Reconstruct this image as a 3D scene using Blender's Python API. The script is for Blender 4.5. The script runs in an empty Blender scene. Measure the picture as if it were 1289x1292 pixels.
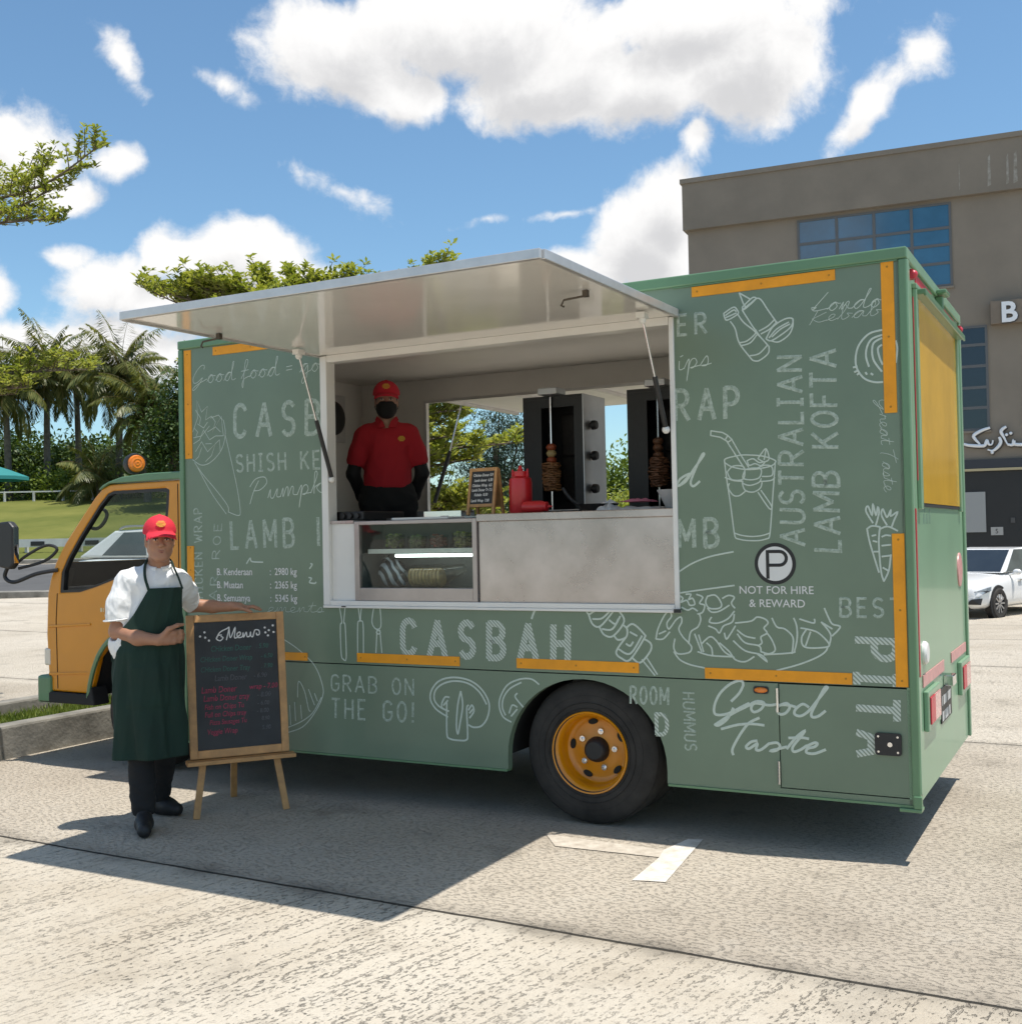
import bpy, bmesh, math, random
import numpy as np
from mathutils import Vector, Matrix
from math import radians as R, sin, cos, pi
sc = bpy.context.scene
COL = sc.collection
# ------------------------------------------------------------------ camera
cam_d = bpy.data.cameras.new('camera'); cam = bpy.data.objects.new('camera', cam_d); COL.objects.link(cam)
cam_d.sensor_fit = 'HORIZONTAL'; cam_d.sensor_width = 36.0; cam_d.lens = 1436.6 / 1289 * 36.0
cam_d.clip_start = 0.05; cam_d.clip_end = 2000
CP = Vector((5.2878, -5.4355, 1.5356))
_y, _p, _r = -0.4900, 0.0203, -0.0204
_f = Vector((sin(_y) * cos(_p), cos(_y) * cos(_p), sin(_p))); _rt = Vector((cos(_y), -sin(_y), 0)); _up = _rt.cross(_f)
_R = cos(_r) * _rt + sin(_r) * _up; _U = -sin(_r) * _rt + cos(_r) * _up
M = Matrix((_R, _U, -_f)).transposed().to_4x4(); M.translation = CP
cam.matrix_world = M
sc.camera = cam
# ------------------------------------------------------------------ sun, sky
SUN = Vector((0.27, 0.045, 1.0)).normalized()
sd = bpy.data.lights.new('sun', 'SUN'); sd.energy = 4.9; sd.angle = R(0.5); sd.color = (1.0, 0.950, 0.875)
so = bpy.data.objects.new('sun', sd); COL.objects.link(so); so.location = (0, 0, 20)
so.rotation_euler = (-SUN).to_track_quat('-Z', 'Y').to_euler()
sc.view_settings.view_transform = 'Standard'; sc.view_settings.look = 'None'
sc.view_settings.exposure = 0.12; sc.view_settings.gamma = 1.0; sc.view_settings.use_curve_mapping = False
sc.render.engine = 'CYCLES'
sc.cycles.max_bounces = 8; sc.cycles.diffuse_bounces = 5; sc.cycles.glossy_bounces = 4; sc.cycles.transparent_max_bounces = 10
sc.cycles.use_denoising = True; sc.cycles.caustics_reflective = False; sc.cycles.caustics_refractive = False
sc.cycles.sample_clamp_indirect = 6.0
W = bpy.data.worlds.new('World'); sc.world = W; W.use_nodes = True
try:
    W.cycles.sampling_method = 'MANUAL'; W.cycles.sample_map_resolution = 1024
except Exception: pass

# clouds: (azimuth deg, elevation deg, half width deg, half height deg, tilt deg, weight)
CLOUDS = [
(-36.17, 23.22, 5.13, 2.44, 0, 1.6), (-33.43, 21.57, 3.19, 1.53, 0, 1.35), (-29.36, 24.23, 8.44, 2.7, 0, 1.7),
(-25.39, 22.26, 6.02, 2.77, 0, 1.7), (-20.82, 21.52, 5.14, 2.5, 0, 1.7), (-16.11, 22.02, 5.19, 3.13, 0, 1.7),
(-18.19, 24.22, 7.8, 1.99, 0, 1.5), (-51.73, 17.73, 3.2, 2.52, 0, 1.5), (-49.36, 16.25, 1.92, 1.04, 0, 1.1),
(-47.0, 17.62, 1.29, 0.9, 0, 1.0), (-41.19, 13.3, 3.99, 2.45, 0, 1.8), (-39.1, 12.42, 2.9, 1.58, 0, 1.6),
(-44.66, 13.71, 1.69, 1.6, 0, 1.45), (-46.94, 12.14, 3.23, 1.6, 0, 1.5), (-42.92, 11.19, 5.24, 1.35, 0, 1.3),
(-49.22, 13.23, 1.12, 0.71, 0, 0.8), (-52.31, 11.47, 1.33, 1.55, 0, 1.3), (-51.49, 9.38, 2.7, 1.22, 0, 1.1),
(-46.98, 8.83, 6.09, 2.08, 0, 1.15), (-54.13, 8.9, 1.94, 2.11, 0, 1.2), (-21.0, 14.28, 3.31, 3.07, 0, 1.8),
(-19.58, 16.06, 2.04, 1.91, 0, 1.5), (-23.81, 12.88, 3.19, 1.37, 0, 1.3), (-46.8, 21.91, 2.38, 0.6, -52, 0.55),
(-41.81, 21.45, 1.52, 0.51, -20, 0.55), (-9.79, 19.97, 4.16, 0.95, 42, 0.75), (-7.59, 21.67, 1.27, 1.37, 30, 0.9),
(-18.34, 18.53, 0.86, 1.64, -20, 0.8), (-36.29, 16.94, 2.16, 0.51, -20, 0.36), (-25.06, 15.76, 1.6, 0.34, 8, 0.52),
(-29.07, 15.74, 1.28, 0.26, 0, 0.5)
]
def build_world():
    nt = W.node_tree; nt.nodes.clear()
    g = bpy.data.node_groups.new('cloud_density', 'ShaderNodeTree')
    g.interface.new_socket('Vector', in_out='INPUT', socket_type='NodeSocketVector')
    g.interface.new_socket('Value', in_out='OUTPUT', socket_type='NodeSocketFloat')
    gi = g.nodes.new('NodeGroupInput'); go = g.nodes.new('NodeGroupOutput')
    def gm(op, a, b=None, c=None):
        n = g.nodes.new('ShaderNodeMath'); n.operation = op
        for i, v in enumerate((a, b, c)):
            if v is None: continue
            if isinstance(v, (int, float)): n.inputs[i].default_value = v
            else: g.links.new(v, n.inputs[i])
        return n.outputs[0]
    # warp
    nz = g.nodes.new('ShaderNodeTexNoise'); nz.inputs['Scale'].default_value = 0.16; nz.inputs['Detail'].default_value = 3
    g.links.new(gi.outputs[0], nz.inputs['Vector'])
    s1 = g.nodes.new('ShaderNodeVectorMath'); s1.operation = 'SUBTRACT'; s1.inputs[1].default_value = (.5, .5, .5)
    g.links.new(nz.outputs['Color'], s1.inputs[0])
    s2 = g.nodes.new('ShaderNodeVectorMath'); s2.operation = 'MULTIPLY_ADD'; s2.inputs[1].default_value = (3.2, 2.4, 0)
    g.links.new(s1.outputs[0], s2.inputs[0]); g.links.new(gi.outputs[0], s2.inputs[2])
    P = s2.outputs[0]
    tot = None
    for (az, el, rx, ry, tilt, wt) in CLOUDS:
        mp = g.nodes.new('ShaderNodeMapping'); mp.vector_type = 'TEXTURE'
        mp.inputs['Location'].default_value = (az, el, 0); mp.inputs['Rotation'].default_value = (0, 0, R(tilt)); mp.inputs['Scale'].default_value = (rx, ry, 1)
        g.links.new(P, mp.inputs['Vector'])
        dt = g.nodes.new('ShaderNodeVectorMath'); dt.operation = 'LENGTH'; g.links.new(mp.outputs[0], dt.inputs[0])
        v = gm('MULTIPLY', gm('SUBTRACT', 1.0, dt.outputs['Value']), wt)
        tot = v if tot is None else gm('SMOOTH_MAX', tot, v, 0.25)
        nx = g.nodes.new('ShaderNodeVectorMath'); nx.operation = 'MULTIPLY_ADD'; nx.inputs[1].default_value = (1e-7, 1e-7, 0)   # chains the lumps so they are worked out one after another
        g.links.new(tot, nx.inputs[0]); g.links.new(P, nx.inputs[2]); P = nx.outputs[0]
    # unseen clouds on the rest of the sky, cover set to whiten ambient light
    n0 = g.nodes.new('ShaderNodeTexNoise'); n0.inputs['Scale'].default_value = 0.035; n0.inputs['Detail'].default_value = 2
    g.links.new(P, n0.inputs['Vector'])
    sep = g.nodes.new('ShaderNodeSeparateXYZ'); g.links.new(gi.outputs[0], sep.inputs[0])
    out = gm('ABSOLUTE', gm('ADD', sep.outputs[0], 28.0))
    gate = gm('MULTIPLY', gm('SUBTRACT', gm('MINIMUM', gm('MULTIPLY', out, 1 / 34.0), 1.6), 1.55), 2.0)
    gate = gm('MINIMUM', gate, 0.0)
    rest = gm('ADD', gm('MULTIPLY', gm('SUBTRACT', n0.outputs['Fac'], 0.545), 5.0), gate)
    rest = gm('MAXIMUM', rest, -2.0)
    tot = gm('MAXIMUM', tot, rest)
    n1 = g.nodes.new('ShaderNodeTexNoise'); n1.inputs['Scale'].default_value = 0.42; n1.inputs['Detail'].default_value = 7; n1.inputs['Roughness'].default_value = 0.62
    g.links.new(P, n1.inputs['Vector'])
    d = gm('ADD', tot, gm('MULTIPLY', gm('SUBTRACT', n1.outputs['Fac'], 0.5), 1.75))
    g.links.new(d, go.inputs[0])

    def N(t): return nt.nodes.new(t)
    def m(op, a, b=None, c=None):
        n = N('ShaderNodeMath'); n.operation = op
        for i, v in enumerate((a, b, c)):
            if v is None: continue
            if isinstance(v, (int, float)): n.inputs[i].default_value = v
            else: nt.links.new(v, n.inputs[i])
        return n.outputs[0]
    tc = N('ShaderNodeTexCoord'); sp = N('ShaderNodeSeparateXYZ'); nt.links.new(tc.outputs['Generated'], sp.inputs[0])
    az = m('MULTIPLY', m('ARCTAN2', sp.outputs[0], sp.outputs[1]), 180 / pi)
    el = m('MULTIPLY', m('ARCSINE', sp.outputs[2]), 180 / pi)
    cb = N('ShaderNodeCombineXYZ'); nt.links.new(az, cb.inputs[0]); nt.links.new(el, cb.inputs[1])
    g1 = N('ShaderNodeGroup'); g1.node_tree = g; nt.links.new(cb.outputs[0], g1.inputs[0])
    off = N('ShaderNodeVectorMath'); off.operation = 'ADD'; off.inputs[1].default_value = (0.5, 1.5, 0); nt.links.new(cb.outputs[0], off.inputs[0])
    g2 = N('ShaderNodeGroup'); g2.node_tree = g; nt.links.new(off.outputs[0], g2.inputs[0])
    def smooth(v, a, b, lo=0.0, hi=1.0):
        n = N('ShaderNodeMapRange'); n.interpolation_type = 'SMOOTHSTEP'
        nt.links.new(v, n.inputs[0]); n.inputs[1].default_value = a; n.inputs[2].default_value = b; n.inputs[3].default_value = lo; n.inputs[4].default_value = hi
        return n.outputs[0]
    alpha = smooth(g1.outputs[0], -0.12, 0.58)
    alpha = m('MULTIPLY', alpha, smooth(el, 0.0, 2.5))
    shade = smooth(g2.outputs[0], 0.25, 1.55)
    cc = N('ShaderNodeMix'); cc.data_type = 'RGBA'
    cc.inputs[6].default_value = (12.0, 11.9, 11.8, 1); cc.inputs[7].default_value = (8.2, 8.2, 8.35, 1)
    nt.links.new(shade, cc.inputs[0])
    sky = N('ShaderNodeTexSky'); sky.sky_type = 'NISHITA'; sky.sun_disc = False
    sky.sun_elevation = math.asin(SUN.z); sky.sun_rotation = math.atan2(SUN.x, SUN.y)
    sky.air_density = 1.0; sky.dust_density = 0.6; sky.ozone_density = 1.6; sky.altitude = 50
    sg = N('ShaderNodeMix'); sg.data_type = 'RGBA'; sg.blend_type = 'MULTIPLY'; sg.inputs[0].default_value = 1.0; sg.inputs[7].default_value = (1.46, 1.80, 1.86, 1)
    nt.links.new(sky.outputs[0], sg.inputs[6])
    mx = N('ShaderNodeMix'); mx.data_type = 'RGBA'
    nt.links.new(alpha, mx.inputs[0]); nt.links.new(sg.outputs[2], mx.inputs[6]); nt.links.new(cc.outputs[2], mx.inputs[7])
    bg = N('ShaderNodeBackground'); bg.inputs[1].default_value = 0.078
    nt.links.new(mx.outputs[2], bg.inputs[0])
    ow = N('ShaderNodeOutputWorld'); nt.links.new(bg.outputs[0], ow.inputs[0])
build_world()

# ------------------------------------------------------------------ helpers: materials
def mat(name, col, rough=0.6, metal=0.0, spec=0.5, var=0.0, vscale=4.0, vcol=None, bump=0.0, bscale=60.0, coat=0.0, detail=5.0, dirt=0.0):
    m = bpy.data.materials.new(name); m.use_nodes = True
    nt = m.node_tree; b = nt.nodes['Principled BSDF']
    b.inputs['Base Color'].default_value = (*col, 1); b.inputs['Roughness'].default_value = rough
    b.inputs['Metallic'].default_value = metal; b.inputs['Specular IOR Level'].default_value = spec
    b.inputs['Coat Weight'].default_value = coat; b.inputs['Coat Roughness'].default_value = 0.08
    tc = nt.nodes.new('ShaderNodeTexCoord')
    if var > 0:
        n = nt.nodes.new('ShaderNodeTexNoise'); n.inputs['Scale'].default_value = vscale; n.inputs['Detail'].default_value = detail; n.inputs['Roughness'].default_value = 0.6
        nt.links.new(tc.outputs['Object'], n.inputs['Vector'])
        mp = nt.nodes.new('ShaderNodeMapRange'); mp.inputs[1].default_value = 0.3; mp.inputs[2].default_value = 0.7
        nt.links.new(n.outputs['Fac'], mp.inputs[0])
        mx = nt.nodes.new('ShaderNodeMix'); mx.data_type = 'RGBA'
        lo = tuple(c * (1 - var) for c in col) if vcol is None else vcol
        hi = tuple(min(1, c * (1 + var)) for c in col) if vcol is None else col
        mx.inputs[6].default_value = (*lo, 1); mx.inputs[7].default_value = (*hi, 1)
        nt.links.new(mp.outputs[0], mx.inputs[0]); nt.links.new(mx.outputs[2], b.inputs['Base Color'])
        mr = nt.nodes.new('ShaderNodeMapRange'); mr.inputs[3].default_value = max(0.02, rough - 0.1 * min(1, var * 4)); mr.inputs[4].default_value = min(1, rough + 0.1 * min(1, var * 4))
        nt.links.new(n.outputs['Fac'], mr.inputs[0]); nt.links.new(mr.outputs[0], b.inputs['Roughness'])
    if bump > 0:
        n2 = nt.nodes.new('ShaderNodeTexNoise'); n2.inputs['Scale'].default_value = bscale; n2.inputs['Detail'].default_value = 4
        nt.links.new(tc.outputs['Object'], n2.inputs['Vector'])
        bp = nt.nodes.new('ShaderNodeBump'); bp.inputs['Strength'].default_value = bump; bp.inputs['Distance'].default_value = 0.01
        nt.links.new(n2.outputs['Fac'], bp.inputs['Height']); nt.links.new(bp.outputs[0], b.inputs['Normal'])
    return m
def glass_mat(name, tint=(0.8, 0.85, 0.85), trans=0.85, rough=0.02, f0=0.045):
    m = bpy.data.materials.new(name); m.use_nodes = True; nt = m.node_tree; nt.nodes.clear()
    o = nt.nodes.new('ShaderNodeOutputMaterial'); t = nt.nodes.new('ShaderNodeBsdfTransparent'); gl = nt.nodes.new('ShaderNodeBsdfGlossy')
    lw = nt.nodes.new('ShaderNodeLayerWeight'); lw.inputs[0].default_value = 0.5; mx = nt.nodes.new('ShaderNodeMixShader')
    fr = nt.nodes.new('ShaderNodeMath'); fr.operation = 'POWER'; fr.inputs[1].default_value = 4.0; nt.links.new(lw.outputs['Facing'], fr.inputs[0])
    t.inputs[0].default_value = (*[c * trans for c in tint], 1); gl.inputs[1].default_value = rough
    ad = nt.nodes.new('ShaderNodeMath'); ad.operation = 'ADD'; ad.use_clamp = True; ad.inputs[1].default_value = f0
    nt.links.new(fr.outputs[0], ad.inputs[0]); nt.links.new(ad.outputs[0], mx.inputs[0])
    nt.links.new(t.outputs[0], mx.inputs[1]); nt.links.new(gl.outputs[0], mx.inputs[2]); nt.links.new(mx.outputs[0], o.inputs[0])
    return m

# ------------------------------------------------------------------ helpers: meshes
def newmesh(name, verts, faces, m=None, smooth=False):
    me = bpy.data.meshes.new(name); me.from_pydata([tuple(v) for v in verts], [], [tuple(f) for f in faces]); me.update()
    if m: me.materials.append(m)
    if smooth: me.shade_smooth()
    return me
def link(name, me, parent=None, loc=None, rot=None):
    o = bpy.data.objects.new(name, me); COL.objects.link(o)
    if parent: o.parent = parent
    if loc is not None: o.location = loc
    if rot is not None: o.rotation_euler = rot
    return o
def tag(o, label=None, cat=None, group=None, kind=None):
    if label: o['label'] = label
    if cat: o['category'] = cat
    if group: o['group'] = group
    if kind: o['kind'] = kind
    return o
def thing(name, label, cat, loc=(0, 0, 0), rz=0.0, group=None):
    o = bpy.data.objects.new(name, None); COL.objects.link(o); o.location = loc; o.rotation_euler = (0, 0, rz); o.empty_display_size = 0.1
    return tag(o, label, cat, group)
class MB:
    def __init__(s): s.v = []; s.f = []
    def add(s, v, f):
        k = len(s.v); s.v += [Vector(p) for p in v]; s.f += [tuple(i + k for i in q) for q in f]; return s
    def box(s, x0, x1, y0, y1, z0, z1):
        if x0 > x1: x0, x1 = x1, x0
        if y0 > y1: y0, y1 = y1, y0
        if z0 > z1: z0, z1 = z1, z0
        return s.add([(x0, y0, z0), (x1, y0, z0), (x1, y1, z0), (x0, y1, z0), (x0, y0, z1), (x1, y0, z1), (x1, y1, z1), (x0, y1, z1)],
                     [(0, 3, 2, 1), (4, 5, 6, 7), (0, 1, 5, 4), (1, 2, 6, 5), (2, 3, 7, 6), (3, 0, 4, 7)])
    def bar(s, a, b, w, h, up=(0, 0, 1)):
        a = Vector(a); b = Vector(b); d = (b - a).normalized(); up = Vector(up)
        if abs(d.dot(up)) > 0.99: up = Vector((0, 1, 0))
        x = d.cross(up).normalized() * w / 2; y = x.cross(d).normalized() * h / 2
        v = [a - x - y, a + x - y, a + x + y, a - x + y, b - x - y, b + x - y, b + x + y, b - x + y]
        return s.add(v, [(0, 1, 2, 3), (7, 6, 5, 4), (0, 4, 5, 1), (1, 5, 6, 2), (2, 6, 7, 3), (3, 7, 4, 0)])
    def tube(s, pts, r, n=8, cap=True):
        pts = [Vector(p) for p in pts]; rs = r if isinstance(r, (list, tuple)) else [r] * len(pts)
        rings = []; prev = None
        for i, p in enumerate(pts):
            d = (pts[min(i + 1, len(pts) - 1)] - pts[max(i - 1, 0)]).normalized()
            if prev is None:
                u = Vector((0, 0, 1)) if abs(d.z) < 0.9 else Vector((1, 0, 0))
            else: u = prev
            x = d.cross(u).normalized(); y = x.cross(d).normalized(); prev = y
            rings.append([p + (x * cos(2 * pi * k / n) + y * sin(2 * pi * k / n)) * rs[i] for k in range(n)])
        v = [q for g in rings for q in g]; f = []
        for i in range(len(pts) - 1):
            for k in range(n):
                a = i * n + k; b = i * n + (k + 1) % n; f.append((a, b, b + n, a + n))
        if cap:
            f.append(tuple(range(n - 1, -1, -1))); f.append(tuple(range(len(v) - n, len(v))))
        return s.add(v, f)
    def lathe(s, prof, o=(0, 0, 0), axis=(0, 0, 1), n=24, cap=False):
        o = Vector(o); a = Vector(axis).normalized(); u = Vector((1, 0, 0)) if abs(a.x) < 0.9 else Vector((0, 1, 0))
        x = a.cross(u).normalized(); y = a.cross(x).normalized(); v = []; f = []
        for (r, h) in prof:
            for k in range(n): v.append(o + a * h + (x * cos(2 * pi * k / n) + y * sin(2 * pi * k / n)) * r)
        for i in range(len(prof) - 1):
            for k in range(n):
                p = i * n + k; q = i * n + (k + 1) % n; f.append((p, q, q + n, p + n))
        if cap:
            f.append(tuple(range(n - 1, -1, -1))); f.append(tuple(range(len(v) - n, len(v))))
        return s.add(v, f)
    def ball(s, c, r, n=12, m=8, sc_=(1, 1, 1)):
        c = Vector(c); v = []; f = []
        for i in range(m + 1):
            t = pi * i / m
            for k in range(n):
                p = 2 * pi * k / n; v.append(c + Vector((r * sin(t) * cos(p) * sc_[0], r * sin(t) * sin(p) * sc_[1], r * cos(t) * sc_[2])))
        for i in range(m):
            for k in range(n):
                a = i * n + k; b = i * n + (k + 1) % n; f.append((a, a + n, b + n, b))
        return s.add(v, f)
    def prism(s, poly, y0, y1):
        """poly in (x, z); extruded along y"""
        n = len(poly); v = [(x, y0, z) for x, z in poly] + [(x, y1, z) for x, z in poly]
        f = [tuple(range(n)), tuple(range(2 * n - 1, n - 1, -1))]
        for i in range(n):
            j = (i + 1) % n; f.append((i, i + n, j + n, j))
        return s.add(v, f)
    def build(s, name, m, parent=None, smooth=False, bevel=0.0, seg=2, sub=0, loc=None, rot=None, fix=True, angle=35):
        me = newmesh(name, s.v, s.f, m, smooth)
        if fix:
            bm = bmesh.new(); bm.from_mesh(me)
            bmesh.ops.remove_doubles(bm, verts=bm.verts, dist=1e-6) if smooth else None
            bmesh.ops.recalc_face_normals(bm, faces=bm.faces); bm.to_mesh(me); bm.free()
            if smooth:
                me.shade_smooth(); me.set_sharp_from_angle(angle=R(angle))
        o = link(name, me, parent, loc, rot)
        if bevel > 0:
            b = o.modifiers.new('bevel', 'BEVEL'); b.width = bevel; b.segments = seg; b.limit_method = 'ANGLE'; b.angle_limit = R(40)
        if sub:
            d = o.modifiers.new('sub', 'SUBSURF'); d.levels = sub; d.render_levels = sub
        return o
def plate(name, outline, holes, y0, y1, m, parent=None, bevel=0.0, plane='XZ', smooth=False):
    """flat plate with holes: outline in (a, b) of the plane, thickness between y0 and y1 on the third axis"""
    cu = bpy.data.curves.new(name, 'CURVE'); cu.dimensions = '2D'; cu.fill_mode = 'BOTH'; cu.extrude = abs(y1 - y0) / 2
    for lp in [outline] + list(holes):
        sp = cu.splines.new('POLY'); sp.points.add(len(lp) - 1); sp.use_cyclic_u = True
        for p, (a, b) in zip(sp.points, lp): p.co = (a, b, 0, 1)
    ob = bpy.data.objects.new(name, cu); COL.objects.link(ob)
    bpy.context.view_layer.update()
    dg = bpy.context.evaluated_depsgraph_get()
    me = bpy.data.meshes.new_from_object(ob.evaluated_get(dg)); bpy.data.objects.remove(ob); bpy.data.curves.remove(cu)
    mid = (y0 + y1) / 2
    for v in me.vertices:
        a, b, c = v.co
        v.co = (a, mid - c, b) if plane == 'XZ' else ((mid + c, a, b) if plane == 'YZ' else (a, b, mid + c))
    bm = bmesh.new(); bm.from_mesh(me); bmesh.ops.remove_doubles(bm, verts=bm.verts, dist=1e-5); bmesh.ops.recalc_face_normals(bm, faces=bm.faces); bm.to_mesh(me); bm.free()
    me.materials.clear(); me.materials.append(m); me.name = name
    for p in me.polygons: p.use_smooth = False
    o = link(name, me, parent)
    if bevel > 0:
        b = o.modifiers.new('bevel', 'BEVEL'); b.width = bevel; b.segments = 2; b.limit_method = 'ANGLE'; b.angle_limit = R(40)
    return o
def rect(a0, a1, b0, b1): return [(a0, b0), (a1, b0), (a1, b1), (a0, b1)]
def rrect(a0, a1, b0, b1, r, n=5):
    out = []
    for cx, cy, st in ((a1 - r, b1 - r, 0), (a0 + r, b1 - r, 90), (a0 + r, b0 + r, 180), (a1 - r, b0 + r, 270)):
        for k in range(n + 1):
            t = R(st + 90 * k / n); out.append((cx + r * cos(t), cy + r * sin(t)))
    return out
def catmull(pts, n=6, closed=False):
    pts = [np.array(p, float) for p in pts]
    if len(pts) < 3: return [tuple(p) for p in pts]
    out = []
    N = len(pts); rng = range(N if closed else N - 1)
    for i in rng:
        p1 = pts[i]; p2 = pts[(i + 1) % N]
        p0 = pts[i - 1] if (i > 0 or closed) else p1; p3 = pts[(i + 2) % N] if (i + 2 < N or closed) else p2
        for k in range(n):
            t = k / n
            out.append(tuple(0.5 * (2 * p1 + (p2 - p0) * t + (2 * p0 - 5 * p1 + 4 * p2 - p3) * t * t + (3 * p1 - p0 - 3 * p2 + p3) * t ** 3)))
    if not closed: out.append(tuple(pts[-1]))
    return out
def text_obj(name, s, m, parent, size, loc, rot, align='LEFT', ext=0.0008, sx=1.0, off=0.0, spacing=1.0, valign='BOTTOM_BASELINE', shear=0.0):
    cu = bpy.data.curves.new(name, 'FONT'); cu.body = s; cu.size = size; cu.extrude = ext; cu.align_x = align; cu.align_y = valign; cu.offset = off; cu.space_character = spacing
    cu.resolution_u = 3
    cu.materials.append(m)
    cu.shear = shear
    ob = bpy.data.objects.new(name, cu); COL.objects.link(ob); bpy.context.view_layer.update()
    me = bpy.data.meshes.new_from_object(ob.evaluated_get(bpy.context.evaluated_depsgraph_get())); bpy.data.objects.remove(ob); bpy.data.curves.remove(cu)
    me.name = name; me.materials.clear(); me.materials.append(m)
    o = link(name, me, parent, loc, rot); o.scale = (sx, 1, 1)
    return o
rng = np.random.default_rng(7)
random.seed(7)

# ------------------------------------------------------------------ paints and plastics
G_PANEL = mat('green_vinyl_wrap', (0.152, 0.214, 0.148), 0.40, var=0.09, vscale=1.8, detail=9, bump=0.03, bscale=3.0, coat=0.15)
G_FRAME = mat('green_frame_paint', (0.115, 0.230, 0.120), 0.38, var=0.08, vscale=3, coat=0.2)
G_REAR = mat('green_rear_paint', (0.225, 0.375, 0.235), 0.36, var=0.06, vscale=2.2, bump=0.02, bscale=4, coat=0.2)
YEL = mat('yellow_reflective_tape', (0.82, 0.32, 0.002), 0.45, var=0.10, vscale=9, bump=0.05, bscale=60)
YELC = mat('yellow_cab_paint', (0.64, 0.245, 0.002), 0.30, var=0.05, vscale=3, coat=0.4)
YELG = mat('yellow_rear_window_film', (0.80, 0.46, 0.045), 0.22, var=0.10, vscale=2.5, bump=0.02, bscale=5, coat=0.3)
WHITE = mat('white_gelcoat', (0.74, 0.73, 0.70), 0.35, var=0.05, vscale=3, dirt=1)
INWALL = mat('interior_wall_panel', (0.72, 0.70, 0.66), 0.4, var=0.06, vscale=2)
ALU = mat('aluminium_trim', (0.62, 0.61, 0.60), 0.35, metal=0.6, var=0.08, vscale=12)
STEEL = mat('brushed_stainless', (0.44, 0.39, 0.372), 0.28, metal=0.9, var=0.24, vscale=2.6, bump=0.05, bscale=5)
RUBBER = mat('tyre_rubber', (0.034, 0.031, 0.028), 0.9, var=0.45, vscale=7, bump=0.12, bscale=50)
BLACK = mat('black_plastic', (0.018, 0.018, 0.019), 0.5, var=0.2, vscale=20)
CHASSIS = mat('chassis_black', (0.015, 0.015, 0.015), 0.8, var=0.3, vscale=8)
CHROME = mat('chrome', (0.75, 0.75, 0.76), 0.15, metal=1.0)
REDREF = mat('red_reflector', (0.55, 0.035, 0.055), 0.35, var=0.15, vscale=30)
PINKREF = mat('faded_red_reflector', (0.62, 0.30, 0.28), 0.4, var=0.15, vscale=30)
AMBER = mat('amber_lens', (0.75, 0.20, 0.015), 0.2, var=0.15, vscale=40, coat=0.5)
DOORDARK = mat('cab_interior_black', (0.012, 0.012, 0.013), 0.7, var=0.2, vscale=6)
GLASS = glass_mat('cab_glass', (0.86, 0.90, 0.89), 0.92, f0=0.02)
CLEAR = glass_mat('clear_glass', (0.92, 0.96, 0.94), 0.96, f0=0.025)
MIRROR = mat('mirror_glass', (0.55, 0.57, 0.58), 0.05, metal=1.0)
BACKING = mat('dark_joint_sealant', (0.012, 0.014, 0.013), 0.8)
SIGNW = mat('white_vinyl', (0.70, 0.70, 0.68), 0.5)
SIGNB = mat('black_vinyl', (0.012, 0.012, 0.012), 0.5)


# ================================================================== the setting
FW = Vector((-0.4706, 0.8823)); RG = Vector((0.8823, 0.4706))
def interp(x, tab):
    return float(np.interp(x, [a for a, _ in tab], [b for _, b in tab]))
TL = [(0, 0), (20, 0), (29, .18), (40, .87), (42, 1.18), (58, 3.68), (75, 5.0), (130, 7), (300, 9)]
TR = [(0, 0), (13, 0), (22, -.35), (40, -.5), (300, -.5)]
def ground_z(x, y):
    dx, dy = x - 5.2878, y + 5.4355
    d = dx * FW.x + dy * FW.y; r = dx * RG.x + dy * RG.y
    if d <= 0.5: return 0.0
    s = r / d; t = min(1, max(0, (-0.06 - s) / 0.16)); t = t * t * (3 - 2 * t)
    return t * interp(d, TL) + (1 - t) * interp(d, TR)
def dr(d, r):
    return (5.2878 + FW.x * d + RG.x * r, -5.4355 + FW.y * d + RG.y * r)

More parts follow.
